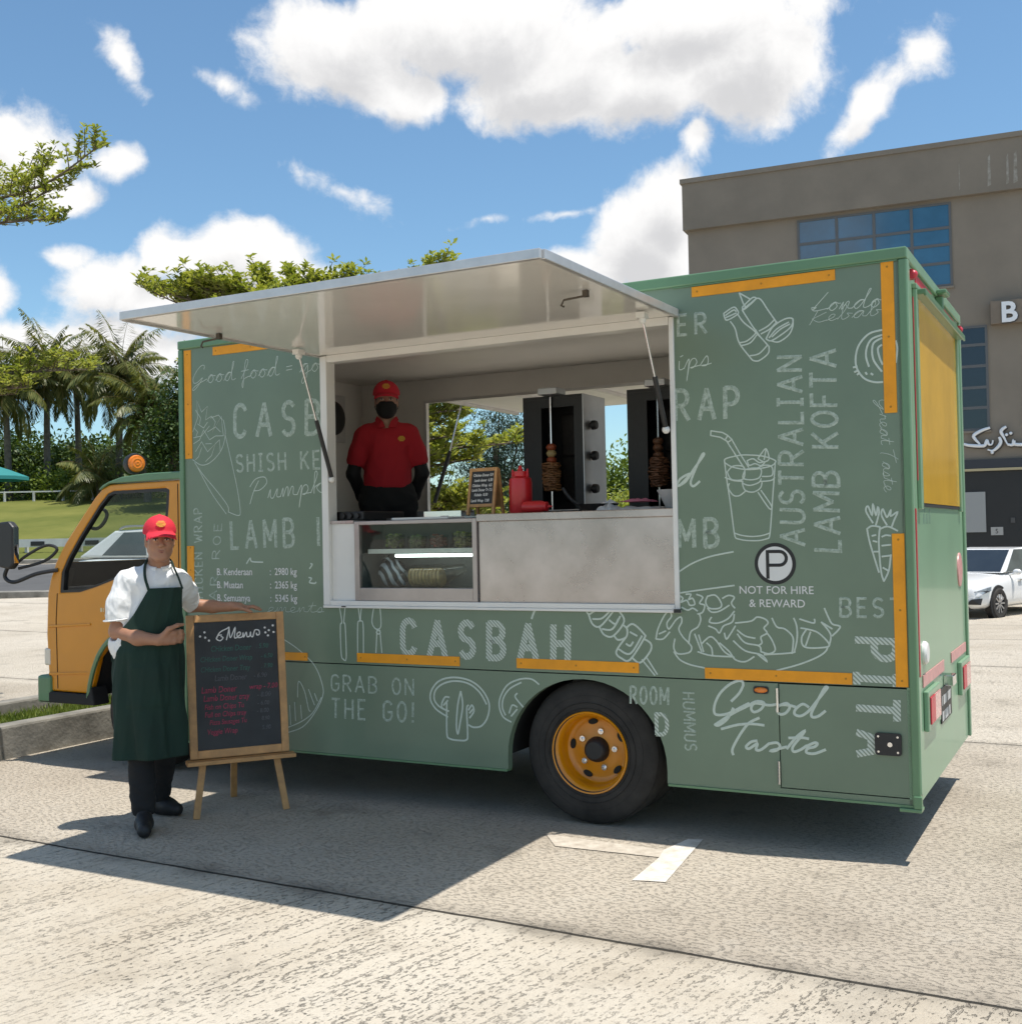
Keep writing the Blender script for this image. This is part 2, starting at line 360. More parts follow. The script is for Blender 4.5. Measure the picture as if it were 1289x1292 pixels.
# --- concrete ---
def concrete():
    m = bpy.data.materials.new('concrete_slab'); m.use_nodes = True; nt = m.node_tree; b = nt.nodes['Principled BSDF']
    N = nt.nodes.new; Lk = nt.links.new
    def math_(op, a, b_=None, c=None):
        n = N('ShaderNodeMath'); n.operation = op
        for i, v in enumerate((a, b_, c)):
            if v is None: continue
            if isinstance(v, (int, float)): n.inputs[i].default_value = v
            else: Lk(v, n.inputs[i])
        return n.outputs[0]
    def noise(scale, det=5, rough=0.6, vec=None, dim=None):
        n = N('ShaderNodeTexNoise'); n.inputs['Scale'].default_value = scale; n.inputs['Detail'].default_value = det; n.inputs['Roughness'].default_value = rough
        Lk(vec if vec else pos, n.inputs['Vector']); return n.outputs['Fac']
    def ramp(v, a, b_, lo=0.0, hi=1.0):
        n = N('ShaderNodeMapRange'); n.interpolation_type = 'SMOOTHSTEP'; Lk(v, n.inputs[0]); n.inputs[1].default_value = a; n.inputs[2].default_value = b_; n.inputs[3].default_value = lo; n.inputs[4].default_value = hi; return n.outputs[0]
    def mixc(f, a, b_):
        n = N('ShaderNodeMix'); n.data_type = 'RGBA'
        if isinstance(f, (int, float)): n.inputs[0].default_value = f
        else: Lk(f, n.inputs[0])
        for i, v in ((6, a), (7, b_)):
            if isinstance(v, tuple): n.inputs[i].default_value = (*v, 1)
            else: Lk(v, n.inputs[i])
        return n.outputs[2]
    geo = N('ShaderNodeNewGeometry'); pos = geo.outputs['Position']
    sp = N('ShaderNodeSeparateXYZ'); Lk(pos, sp.inputs[0]); x, y = sp.outputs[0], sp.outputs[1]
    yj = math_('ADD', y, math_('MULTIPLY', math_('SUBTRACT', noise(2.2, 4), 0.5), 0.03))
    yj = math_('ADD', yj, math_('MULTIPLY', math_('SUBTRACT', x, 2.5), 0.022))
    # joints every 4.72 m along y, one at y = -1.44
    k = math_('SUBTRACT', math_('FRACT', math_('ADD', math_('DIVIDE', math_('ADD', yj, 1.44), 4.72), 0.5)), 0.5)
    dj = math_('MULTIPLY', math_('ABSOLUTE', k), 4.72)
    xj = math_('ADD', x, math_('MULTIPLY', math_('SUBTRACT', noise(1.7, 3), 0.5), 0.03))
    kx = math_('SUBTRACT', math_('FRACT', math_('ADD', math_('DIVIDE', math_('ADD', xj, 14.0), 6.0), 0.5)), 0.5)
    djx = math_('MULTIPLY', math_('ABSOLUTE', kx), 6.0)
    joint = ramp(dj, 0.004, 0.012, 1.0, 0.0)
    jointx = ramp(djx, 0.004, 0.012, 1.0, 0.0)
    far = ramp(y, 2.0, 2.4)
    
    stain = ramp(dj, 0.0, 0.16, 1.0, 0.0)
    near = ramp(math_('ADD', yj, 1.44), -0.001, 0.001, 1.0, 0.0)      # the front slab
    big = noise(0.45, 6, 0.62); mid = noise(2.6, 8, 0.66); fine = noise(38, 6, 0.7); grit = noise(140, 3, 0.7)
    # coarse tining: stretched noise, running along x on the front slab
    mp = N('ShaderNodeMapping'); mp.vector_type = 'POINT'; mp.inputs['Scale'].default_value = (1, 1, 1); mp.inputs['Rotation'].default_value = (0, 0, R(-78)); Lk(pos, mp.inputs['Vector'])
    st = N('ShaderNodeVectorMath'); st.operation = 'MULTIPLY'; st.inputs[1].default_value = (30.0, 62.0, 1); Lk(mp.outputs[0], st.inputs[0])
    tine = noise(1.0, 5, 0.6, st.outputs[0])
    st3 = N('ShaderNodeVectorMath'); st3.operation = 'MULTIPLY'; st3.inputs[1].default_value = (0.9, 26.0, 1); Lk(mp.outputs[0], st3.inputs[0])
    row = noise(1.0, 2, 0.5, st3.outputs[0])
    mp2 = N('ShaderNodeMapping'); mp2.inputs['Scale'].default_value = (34.0, 62.0, 1); mp2.inputs['Rotation'].default_value = (0, 0, R(-2)); Lk(pos, mp2.inputs['Vector'])
    tine2 = noise(1.0, 4, 0.6, mp2.outputs[0])
    # plastic, pitted trowel marks where the front slab was floated
    patch = ramp(noise(0.55, 3, 0.5), 0.42, 0.60)
    pit = math_('MULTIPLY', ramp(math_('ADD', tine, math_('MULTIPLY', math_('SUBTRACT', row, 0.5), 0.50)), 0.435, 0.355), ramp(patch, 0.0, 1.0, 0.30, 1.0))
    pit = math_('MULTIPLY', pit, near)
    pitb = math_('MULTIPLY', ramp(tine2, 0.48, 0.36), math_('SUBTRACT', 1.0, near))
    base_n = mixc(ramp(big, 0.33, 0.66), (0.45, 0.385, 0.295), (0.585, 0.525, 0.43))
    base_f = mixc(ramp(big, 0.30, 0.70), (0.395, 0.340, 0.268), (0.50, 0.440, 0.355))
    c = mixc(near, base_f, base_n)
    lot = mixc(ramp(big, 0.3, 0.7), (0.47, 0.41, 0.325), (0.57, 0.51, 0.42))
    c = mixc(ramp(y, 3.1, 3.3), c, lot)
    c = mixc(ramp(mid, 0.52, 0.78, 0.0, 0.55), c, (0.22, 0.19, 0.15))
    c = mixc(ramp(mid, 0.46, 0.24, 0.0, 0.35), c, (0.54, 0.50, 0.43))
    c = mixc(ramp(fine, 0.54, 0.72, 0.0, 0.62), c, (0.15, 0.13, 0.11))
    c = mixc(math_('MULTIPLY', pit, 0.46), c, (0.15, 0.125, 0.10))
    c = mixc(math_('MULTIPLY', pitb, 0.10), c, (0.16, 0.14, 0.12))
    stn = math_('MULTIPLY', ramp(noise(1.05, 6, 0.7), 0.57, 0.74), 0.50)
    c = mixc(stn, c, (0.17, 0.145, 0.11))
    c = mixc(math_('MULTIPLY', stain, ramp(mid, 0.35, 0.65, 0.10, 0.5)), c, (0.12, 0.105, 0.085))
    c = mixc(ramp(grit, 0.62, 0.72, 0.0, 0.35), c, (0.60, 0.57, 0.51))
    # cracks
    vo = N('ShaderNodeTexVoronoi'); vo.feature = 'DISTANCE_TO_EDGE'; vo.inputs['Scale'].default_value = 0.23
    wv = N('ShaderNodeVectorMath'); wv.operation = 'MULTIPLY_ADD'; wv.inputs[1].default_value = (0.6, 0.6, 0)
    nn = N('ShaderNodeTexNoise'); nn.inputs['Scale'].default_value = 1.4; nn.inputs['Detail'].default_value = 6; Lk(pos, nn.inputs['Vector']); Lk(nn.outputs['Color'], wv.inputs[0]); Lk(pos, wv.inputs[2]); Lk(wv.outputs[0], vo.inputs['Vector'])
    crack = math_('MULTIPLY', ramp(vo.outputs['Distance'], 0.0005, 0.0022, 1.0, 0.0), 0.0)
    c = mixc(math_('MAXIMUM', math_('MULTIPLY', joint, 0.92), crack), c, (0.03, 0.027, 0.022))
    Lk(c, b.inputs['Base Color']); b.inputs['Roughness'].default_value = 0.9; b.inputs['Specular IOR Level'].default_value = 0.25
    h = math_('ADD', math_('MULTIPLY', pit, -0.9), math_('MULTIPLY', pitb, -0.5))
    h = math_('ADD', h, math_('MULTIPLY', math_('ADD', math_('MULTIPLY', tine, near), math_('MULTIPLY', tine2, 0.35)), 0.5)); h = math_('ADD', h, math_('MULTIPLY', fine, 0.55)); h = math_('ADD', h, math_('MULTIPLY', joint, -2.5)); h = math_('ADD', h, math_('MULTIPLY', grit, 0.25))
    bp = N('ShaderNodeBump'); bp.inputs['Strength'].default_value = 0.9; bp.inputs['Distance'].default_value = 0.014
    Lk(h, bp.inputs['Height']); Lk(bp.outputs[0], b.inputs['Normal'])
    return m
CONC = concrete()
GRASSM = mat('lawn', (0.185, 0.185, 0.050), 0.95, spec=0.1, var=0.45, vscale=0.35, vcol=(0.095, 0.115, 0.026), bump=0.9, bscale=14, detail=9)
EARTH = mat('woodland_floor', (0.05, 0.045, 0.02), 0.95, spec=0.1, var=0.5, vscale=0.4, bump=0.8, bscale=3)
ASPH = mat('asphalt', (0.085, 0.083, 0.080), 0.9, var=0.25, vscale=0.8, bump=0.3, bscale=40)
KERBM = mat('kerb_concrete', (0.30, 0.28, 0.24), 0.9, var=0.35, vscale=3.0, bump=0.5, bscale=35, vcol=(0.13, 0.12, 0.10))
PAINT = mat('road_paint', (0.80, 0.76, 0.69), 0.8, var=0.3, vscale=13, detail=9, vcol=(0.52, 0.465, 0.385), bump=0.4, bscale=60)

def sheet(name, ds, rs, lift, m, kind='structure', smin=None):
    v = []; f = []; n = len(rs)
    for d in ds:
        for r in rs:
            x, y = dr(d, r); v.append((x, y, ground_z(x, y) + lift))
    for i in range(len(ds) - 1):
        for j in range(n - 1):
            k = i * n + j; f.append((k, k + 1, k + n + 1, k + n))
    o = link(name, newmesh(name, v, f, m, True)); return tag(o, kind=kind)
gx = np.concatenate([np.linspace(-900, -90, 16), np.arange(-88, 60, 2.0), np.linspace(62, 900, 16)])
gy = np.concatenate([np.linspace(-900, -32, 14), np.arange(-30, 98, 2.0), np.linspace(100, 1100, 16)])
v = [(x, y, ground_z(x, y)) for y in gy for x in gx]; nx = len(gx)
f = [(j * nx + i, j * nx + i + 1, (j + 1) * nx + i + 1, (j + 1) * nx + i) for j in range(len(gy) - 1) for i in range(nx - 1)]
tag(link('ground', newmesh('ground', v, f, CONC, True)), kind='structure')
sheet('road', np.arange(29.4, 40.1, 1.0), np.arange(-46, -4.9, 1.5), 0.03, ASPH)
sheet('grass_bank', np.arange(40.2, 63, 0.8), np.arange(-60, -3, 1.2), 0.06, GRASSM)
sheet('woodland_floor', np.arange(62.6, 170, 3), np.arange(-110, 10, 3.0), 0.10, EARTH)
def strip_box(name, d0, d1, r0, r1, h, m):
    v = []; rs = np.arange(r0, r1 + .01, 1.5); f = []
    for r in rs:
        for d, top in ((d0, 0), (d0, 1), (d1, 1), (d1, 0)):
            x, y = dr(d, r); v.append((x, y, ground_z(x, y) + (h if top else -0.15)))
    for i in range(len(rs) - 1):
        for k in range(4):
            a = 4 * i + k; b_ = 4 * i + (k + 1) % 4; f.append((a, b_, b_ + 4, a + 4))
    f.append((0, 1, 2, 3)); n = len(v); f.append((n - 1, n - 2, n - 3, n - 4))
    return tag(link(name, newmesh(name, v, f, m)), kind='structure')
strip_box('road_kerb', 29.0, 29.35, -46, -5, 0.16, KERBM)
strip_box('road_kerb', 39.9, 40.15, -46, -5, 0.14, KERBM)
PAINTW = mat('worn_road_paint', (0.62, 0.56, 0.47), 0.85, var=0.3, vscale=16, vcol=(0.40, 0.345, 0.275), bump=0.5, bscale=60, detail=9)
# worn parking mark
mk = [(2.66, -0.20), (2.80, -0.385), (3.335, -0.362), (3.352, -0.745), (3.496, -0.708), (3.421, 0.024), (3.352, -0.003), (3.310, -0.235)]
tag(link('parking_line', newmesh('parking_line', [(x, y, 0.004) for x, y in mk], [(2, 3, 4, 5, 6, 7)], PAINT)), kind='structure')
tag(link('parking_line', newmesh('parking_line', [(x, y, 0.004) for x, y in mk], [(0, 1, 2, 7)], PAINTW)), kind='structure')
# kerbed island in front of the truck
K0 = (-1.86, -2.6); K1 = (-1.66, 1.25)
b = MB()
def kbox(xa, ya, xb, yb, w, h):
    d = Vector((xb - xa, yb - ya, 0)).normalized(); n = Vector((-d.y, d.x, 0)) * w
    P = [Vector((xa, ya, -0.05)), Vector((xb, yb, -0.05)), Vector((xb, yb, -0.05)) + n, Vector((xa, ya, -0.05)) + n]
    b.add(P + [p + Vector((0, 0, h + 0.05)) for p in P], [(0, 3, 2, 1), (4, 5, 6, 7), (0, 1, 5, 4), (1, 2, 6, 5), (2, 3, 7, 6), (3, 0, 4, 7)])
kbox(*K0, -1.66, 6.0, 0.15, 0.24)
kbox(-2.92, -2.6, -2.78, 6.0, 0.15, 0.24)
b.build('island_kerb', KERBM, bevel=0.02); tag(bpy.data.objects['island_kerb'], kind='structure')
b = MB(); b.add([(-2.93, -2.6, 0.11), (-1.9, -2.6, 0.11), (-1.70, 6.0, 0.11), (-2.80, 6.0, 0.11)], [(0, 1, 2, 3)]); tag(b.build('island_soil', EARTH), kind='structure')

# ------------------------------------------------------------------ leaves
def leaf_mat(name, c1, c2, trans=0.35, rough=0.5):
    m = bpy.data.materials.new(name); m.use_nodes = True; nt = m.node_tree; nt.nodes.clear()
    o = nt.nodes.new('ShaderNodeOutputMaterial'); d = nt.nodes.new('ShaderNodeBsdfPrincipled'); t = nt.nodes.new('ShaderNodeBsdfTranslucent'); mx = nt.nodes.new('ShaderNodeMixShader')
    g = nt.nodes.new('ShaderNodeNewGeometry'); cr = nt.nodes.new('ShaderNodeMix'); cr.data_type = 'RGBA'
    cr.inputs[6].default_value = (*c1, 1); cr.inputs[7].default_value = (*c2, 1)
    nt.links.new(g.outputs['Random Per Island'], cr.inputs[0])
    d.inputs['Roughness'].default_value = rough; d.inputs['Specular IOR Level'].default_value = 0.3
    nt.links.new(cr.outputs[2], d.inputs['Base Color'])
    bt = nt.nodes.new('ShaderNodeMix'); bt.data_type = 'RGBA'; bt.blend_type = 'MULTIPLY'; bt.inputs[0].default_value = 1; bt.inputs[7].default_value = (1.25, 1.2, 0.55, 1)
    nt.links.new(cr.outputs[2], bt.inputs[6]); nt.links.new(bt.outputs[2], t.inputs[0])
    mx.inputs[0].default_value = trans
    nt.links.new(d.outputs[0], mx.inputs[1]); nt.links.new(t.outputs[0], mx.inputs[2]); nt.links.new(mx.outputs[0], o.inputs[0])
    return m
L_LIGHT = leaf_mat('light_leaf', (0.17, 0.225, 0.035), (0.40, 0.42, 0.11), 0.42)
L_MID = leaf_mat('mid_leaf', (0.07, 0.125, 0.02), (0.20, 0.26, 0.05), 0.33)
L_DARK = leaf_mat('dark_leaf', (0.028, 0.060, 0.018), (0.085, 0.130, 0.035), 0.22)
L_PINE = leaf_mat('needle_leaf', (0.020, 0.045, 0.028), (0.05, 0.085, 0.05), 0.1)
L_PALM = leaf_mat('palm_leaf', (0.07, 0.10, 0.032), (0.26, 0.26, 0.095), 0.35, 0.38)
L_DRY = leaf_mat('dry_palm_leaf', (0.16, 0.13, 0.05), (0.28, 0.22, 0.09), 0.3)
L_GRASS = leaf_mat('grass_blade', (0.10, 0.16, 0.025), (0.24, 0.28, 0.06), 0.35)
BARK = mat('bark', (0.12, 0.095, 0.07), 0.9, var=0.4, vscale=8, bump=0.6, bscale=25)
PBARK = mat('palm_bark', (0.11, 0.10, 0.085), 0.9, var=0.4, vscale=5, bump=0.5, bscale=15)

def leaf_arrays(c, d, up, ln, wd, fold=0.25):
    """c, d, up: (n,3); a folded four-corner leaf each"""
    d = d / np.linalg.norm(d, axis=1, keepdims=True); s = np.cross(d, up); s /= np.maximum(1e-6, np.linalg.norm(s, axis=1, keepdims=True)); u = np.cross(s, d)
    ln = ln[:, None]; wd = wd[:, None]
    V = np.empty((len(c), 4, 3)); V[:, 0] = c; V[:, 1] = c + d * ln * .55 + s * wd * .5 + u * wd * fold; V[:, 2] = c + d * ln; V[:, 3] = c + d * ln * .55 - s * wd * .5 + u * wd * fold
    return V.reshape(-1, 3)
def leaf_mesh(name, V, m):
    n = len(V) // 4; me = bpy.data.meshes.new(name); me.vertices.add(len(V)); me.vertices.foreach_set('co', V.astype(np.float32).ravel())
    me.loops.add(4 * n); me.loops.foreach_set('vertex_index', np.arange(4 * n, dtype=np.int32)); me.polygons.add(n); me.polygons.foreach_set('loop_start', np.arange(0, 4 * n, 4, dtype=np.int32))
    try: me.polygons.foreach_set('loop_total', np.full(n, 4, np.int32))
    except Exception: pass
    me.update(calc_edges=True); me.validate(); me.materials.append(m); return me
def unit(n): 
    v = rng.normal(size=(n, 3)); return v / np.linalg.norm(v, axis=1, keepdims=True)
def bush_leaves(blobs, n, size, spread=0.4, flat=1.0):
    """leaves gathered in twig clumps over the shells of overlapping lumps; leaves gaps between clumps"""
    out = []; vols = np.array([b[3] * b[4] * b[5] for b in blobs]) ** (2 / 3); vols /= vols.sum()
    for b_, w in zip(blobs, vols):
        k = max(1, int(n * w / 26)); c0 = np.array(b_[:3]); rr = np.array(b_[3:6])
        u = unit(k); rad = rng.uniform(0.45, 1.06, (k, 1)) ** 0.6
        cl = c0 + u * rr * rad
        lumps = np.repeat(cl, 26, 0) + rng.normal(size=(k * 26, 3)) * size * 2.1 * np.array([1, 1, .7])
        out.append((lumps, np.repeat(u, 26, 0)))
    c = np.concatenate([o[0] for o in out]); o_ = np.concatenate([o[1] for o in out]); m = len(c)
    d = o_ * 0.8 + unit(m) * 0.9 + np.array([0, 0, -0.15]); up = unit(m) * 0.6 + np.array([0, 0, 1.0])
    return leaf_arrays(c, d, up, size * rng.uniform(.7, 1.35, m), size * rng.uniform(.4, .65, m) * flat)
def tree(name, label, cat, loc, blobs, n, size, m, trunk_h, trunk_r, group=None, flat=1.0):
    t = thing(name, label, cat, loc, 0, group)
    link('crown', leaf_mesh('crown', bush_leaves(blobs, n, size, flat=flat), m), t)
    b = MB(); b.tube(catmull([(0, 0, -0.2), (0.04 * trunk_h, 0.02, trunk_h * .4), (0, -0.03 * trunk_h, trunk_h)], 4), [trunk_r * (1 - .45 * i / 8) for i in range(9)], 8)
    for bl in blobs: b.tube(catmull([(0, 0, trunk_h * .72), tuple(np.array(bl[:3]) * np.array([.5, .5, .8])), bl[:3]], 4), [trunk_r * .5 * (1 - .8 * i / 8) for i in range(9)], 6)
    b.build('trunk', BARK, t, smooth=True)
    return t
# ------------------------------------------------------------------ light-leaved umbrella trees
def tiered(name, label, loc, branches, trunk, dens=1.0, leaf=0.055):
    """branches: polylines with radius; side twigs lie flat, each ending in rosettes"""
    t = thing(name, label, 'tree', loc); b = MB(); C = []; D = []
    if trunk: b.tube(*trunk, 10)
    for br in branches:
        p = np.array(catmull(br, 5)); n = len(p); L = np.linalg.norm(np.diff(p, axis=0), axis=1).sum()
        b.tube([tuple(q) for q in p], [0.028 * (1 - .85 * i / (n - 1)) for i in range(n)], 6)
        k = max(3, int(L / 0.085 * dens))
        for j in range(k):
            s = 0.22 + 0.78 * (j + rng.random()) / k; i = min(n - 2, int(s * (n - 1))); q = p[i] + (p[i + 1] - p[i]) * (s * (n - 1) - i)
            ax = p[min(n - 1, i + 1)] - p[max(0, i - 1)]; ax /= np.linalg.norm(ax); side = np.cross(ax, [0, 0, 1]); side /= np.linalg.norm(side) + 1e-9
            l = (0.12 + 0.34 * (1 - s) + 0.1 * rng.random()) * (1 if rng.random() < .5 else -1)
            e = q + side * l + ax * abs(l) * rng.uniform(.3, .9) + np.array([0, 0, rng.uniform(.0, .16)])
            b.tube([tuple(q), tuple((q + e) / 2 + np.array([0, 0, .02])), tuple(e)], [.006, .005, .003], 4, cap=False)
            for w in np.linspace(.3, 1.0, 4):
                C.append(q + (e - q) * w + rng.normal(size=3) * .012)
        C.append(p[-1])
    C = np.array(C); per = 8; c = np.repeat(C, per, 0); n = len(c)
    a = np.tile(np.arange(per) * 2 * pi / per, len(C)) + np.repeat(rng.uniform(0, 6.28, len(C)), per)
    d = np.stack([np.cos(a), np.sin(a), rng.uniform(.15, .9, n)], 1); c = c + rng.normal(size=(n, 3)) * .012
    up = np.tile(np.array([0, 0, 1.0]), (n, 1)) + rng.normal(size=(n, 3)) * .25
    link('crown', leaf_mesh('crown', leaf_arrays(c, d, up, leaf * rng.uniform(.7, 1.4, n), leaf * rng.uniform(.4, .6, n)), L_LIGHT), t)
    b.build('trunk', BARK, t, smooth=True)
    return t
def rb(a, z0, z1, l, bend=0.0, r0=.05):
    return [(r0 * cos(a), r0 * sin(a), z0), (l * .5 * cos(a + bend), l * .5 * sin(a + bend), (z0 * .35 + z1 * .65)), (l * cos(a + bend * 1.6), l * sin(a + bend * 1.6), z1)]
brs = []
for z, l, k in ((1.25, 1.3, 9), (1.5, 1.5, 10), (1.75, 1.6, 10), (2.0, 1.6, 10), (2.25, 1.6, 10), (2.55, 1.6, 10), (2.9, 1.5, 9), (3.25, 1.5, 9), (3.5, 1.2, 6)):
    for j in range(k):
        az_ = 2 * pi * j / k + z * 2.1 + rng.uniform(-.2, .2); lat = cos(az_) * RG.x + sin(az_) * RG.y; ll_ = l * rng.uniform(.75, 1.1)
        if z < 3.2 and lat < 0: ll_ = min(ll_, 1.10 / max(.2, -lat))
        brs.append(rb(az_, z, z + rng.uniform(.05, .28), ll_, rng.uniform(-.2, .2)))
brs += [[(0, 0, 3.1), (-0.8, -0.42, 3.55), (-1.62, -0.86, 3.98)], [(0, 0, 3.1), (-.6, -.30, 3.6), (-1.25, -.62, 3.92)], [(0, 0, 3.1), (-.35, -.2, 3.7), (-.66, -.36, 4.06)], [(0, 0, 3.1), (-.25, -.1, 3.7), (-.40, -.20, 4.02)], [(0, 0, 3.1), (.02, .03, 3.6), (.06, .05, 3.95)], [(0, 0, 3.1), (.5, .27, 3.7), (.93, .50, 4.10)], [(0, 0, 3.1), (.4, .2, 3.65), (.75, .42, 4.06)], [(0, 0, 3.1), (.3, .1, 3.5), (.45, .25, 3.85)]]
for px_ in range(228, 480, 23):
    r_ = (px_ - 430) / 130.6; zz = 3.78 + (px_ - 228) / 250 * .16 + rng.uniform(-.06, .14); dd = rng.uniform(-.5, .3)
    e_ = (RG.x * r_ + FW.x * dd, RG.y * r_ + FW.y * dd); brs.append([(0, 0, 3.0), (e_[0] * .6, e_[1] * .6, zz - .22), (e_[0], e_[1], zz)])
tiered('umbrella_tree', 'light green layered tree rising behind the truck, its twigs showing above the white hatch', (-1.33, 3.49, 0), brs, ([(0, 0, -.1), (.03, 0, 1.2), (0, .02, 2.4), (0, 0, 3.6)], [.09, .075, .055, .02]), 1.5, 0.066)
# the tree beyond the left edge, whose branches reach into the picture
o = np.array((-5.4, 1.3, 0.0))
def bp_(px, py, d):  # a point given by its bearing from where the photographer stood, d metres out
    q_ = CP + (_f + _R * (px - 644.5) / 1436.6 - _U * (py - 646) / 1436.6) * d
    return tuple(np.array(q_) - o)
lb = [[bp_(-150, 330, 11), bp_(-60, 268, 11), bp_(50, 235, 11), bp_(122, 186, 10.9)], [bp_(-150, 330, 11), bp_(-50, 282, 11.2), bp_(20, 262, 11.1), bp_(60, 240, 11)], [bp_(-150, 330, 11), bp_(-60, 290, 10.8), bp_(10, 280, 10.8), bp_(58, 277, 10.7)], [bp_(-150, 340, 11), bp_(-60, 262, 11.3), bp_(0, 240, 11.3), bp_(60, 212, 11.4)],
      [bp_(-160, 540, 11), bp_(-60, 482, 11), bp_(30, 470, 11), bp_(112, 466, 11)], [bp_(-160, 540, 11), bp_(-70, 492, 11.3), bp_(0, 478, 11.3), bp_(70, 462, 11.4)], [bp_(-160, 540, 11), bp_(-70, 500, 10.8), bp_(-10, 492, 10.8), bp_(38, 488, 10.7)], [bp_(-160, 545, 11), bp_(-70, 510, 11), bp_(-20, 500, 11), bp_(20, 497, 11)]]
for z, l, k in ((2.6, 1.6, 7), (3.3, 1.5, 7), (4.2, 1.3, 6), (5.2, 1.2, 6), (5.8, .8, 5)):
    for j in range(k):
        a = 2 * pi * j / k + z
        if cos(a) * .8823 + sin(a) * .4706 < .25: lb.append(rb(a, z, z + .3, l))
tiered('umbrella_tree', 'light green tree at the left edge, reaching in with two leafy branches', tuple(o), lb, ([(0, 0, -.1), (-.03, 0, 2), (.05, 0, 4), (0, 0, 6)], [.12, .10, .07, .03]), 1.3, 0.058)
# ------------------------------------------------------------------ coconut palms
def palm(h, label, x, y, seed, nf=24, fl=3.5, young=False):
    rg = np.random.default_rng(seed); t = thing('coconut_palm', label, 'palm tree', (x, y, ground_z(x, y)), rg.uniform(0, 6.28), 'coconut palms on the grass bank')
    lean = rg.uniform(-.3, .3, 2)
    if not young:
        p = catmull([(0, 0, -.3), (lean[0] * .4, lean[1] * .4, h * .5), (lean[0], lean[1], h)], 5); b = MB(); b.tube(p, [.20 - .06 * i / 10 + (.06 if i == 0 else 0) for i in range(len(p))], 10); b.build('trunk', PBARK, t, smooth=True)
    top = np.array([lean[0], lean[1], h]); Cc = []; Dd = []; Up = []; Ln = []; Wd = []; b = MB()
    for i in range(nf):
        az = i * 2.39996 + rg.uniform(-.2, .2); w = i / (nf - 1); e0 = R(86 - 118 * w ** 1.15 + rg.uniform(-7, 7)); L = fl * rg.uniform(.85, 1.12); ax = np.array([cos(az), sin(az), 0])
        seg = 14; q = top.copy(); pts = [q.copy()]; el = e0
        for s in range(seg):
            el -= R(2.0) + R(6.5) * (s / seg) * (.5 + w) + R(2.0) * w; el = max(el, R(-86)); q = q + (ax * cos(el) + np.array([0, 0, sin(el)])) * L / seg; pts.append(q.copy())
        b.tube([tuple(z) for z in pts], [.03 * (1 - .85 * k / seg) for k in range(seg + 1)], 4, cap=False)
        for k in range(2, seg + 1):
            d = pts[k] - pts[k - 1]; d /= np.linalg.norm(d); sd = np.cross(d, [0, 0, 1]); sd /= np.linalg.norm(sd) + 1e-9
            for u in np.linspace(0, 1, 5, endpoint=False):
                c = pts[k - 1] + (pts[k] - pts[k - 1]) * u; s_ = k / seg; ll = (0.95 * math.sin(pi * min(1, .15 + s_ * .85)) + .18) * rg.uniform(.85, 1.1) * fl / 3.5
                for sg in (-1, 1):
                    Cc.append(c); Dd.append(sd * sg * .8 + d * .55 + np.array([0, 0, -.45 - .75 * rg.random()])); Up.append(sd * .2 + np.array([0, 0, 1.0])); Ln.append(ll); Wd.append(.075 * fl / 3.5)
    V = leaf_arrays(np.array(Cc), np.array(Dd), np.array(Up), np.array(Ln), np.array(Wd), .1)
    cr = link('crown', leaf_mesh('crown', V, L_PALM), t); b.build('frond_stalk', L_DRY, cr, fix=False)
    return t
def along(px, d):
    q_ = CP + (_f + _R * (px - 644.5) / 1436.6) * d; return q_.x, q_.y
PALMS = [(60, 476, 62, 'tallest coconut palm, rearing above the yellow-green branch on the left'), (101, 486, 66, 'slim coconut palm between the tallest palm and the leaning thick-crowned one'), (150, 482, 60, 'thick-crowned coconut palm above the orange beacon'),
         (186, 528, 57, 'coconut palm nearest the box of the truck, fronds drooping low'), (12, 500, 60, 'coconut palm at the left edge with long hanging fronds'), (-38, 478, 62, 'coconut palm cut off by the left edge of the photo')]
for i, (px, py, d, lab) in enumerate(PALMS):
    x, y = along(px, d); zc = 1.5356 + (688 - py) / 1436.6 * d
    palm(zc - ground_z(x, y) + .3, lab, x, y, 40 + i, 30, 3.4 if i in (0, 2) else 3.1)
x, y = along(128, 58); palm(1.2, 'short young palm arching beside the orange beacon', x, y, 77, 16, 2.8)
# ------------------------------------------------------------------ broad trees and undergrowth beyond the bank
WOOD = [(-30, 556, 70, 4.2), (22, 560, 72, 3.6), (72, 572, 71, 3.4), (118, 566, 74, 3.8), (165, 575, 70, 3.0)]
for i, (px, py, d, rr) in enumerate(WOOD):
    x, y = along(px, d); zc = 1.5356 + (688 - py) / 1436.6 * d - ground_z(x, y) - 1.2
    bl = [(rng.uniform(-1, 1) * rr * .6, rng.uniform(-1, 1) * rr * .5, zc + rng.uniform(-.9, .9), rr * .55, rr * .55, rr * .32) for _ in range(6)] + [(0, 0, zc * .5, rr * .8, rr * .8, zc * .4)]
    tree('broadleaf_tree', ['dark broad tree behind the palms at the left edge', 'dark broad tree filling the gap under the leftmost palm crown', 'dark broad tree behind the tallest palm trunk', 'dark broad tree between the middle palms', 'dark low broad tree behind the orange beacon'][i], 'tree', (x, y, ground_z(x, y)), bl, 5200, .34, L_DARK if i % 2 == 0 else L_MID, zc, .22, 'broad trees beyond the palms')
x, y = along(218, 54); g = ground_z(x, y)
tree('broadleaf_tree', 'dark glossy tree showing just left of the truck box, above the cab roof', 'tree', (x, y, g), [(0, 0, 3.4, 1.1, 1.1, .7), (.6, .2, 4.3, 1.2, 1.1, .8), (-.3, 0, 2.3, 1.3, 1.2, .8), (.5, .2, 5.6, .8, .8, .5), (1.2, .6, 6.2, .9, .9, .5)], 6000, .24, L_DARK, 5.0, .2)
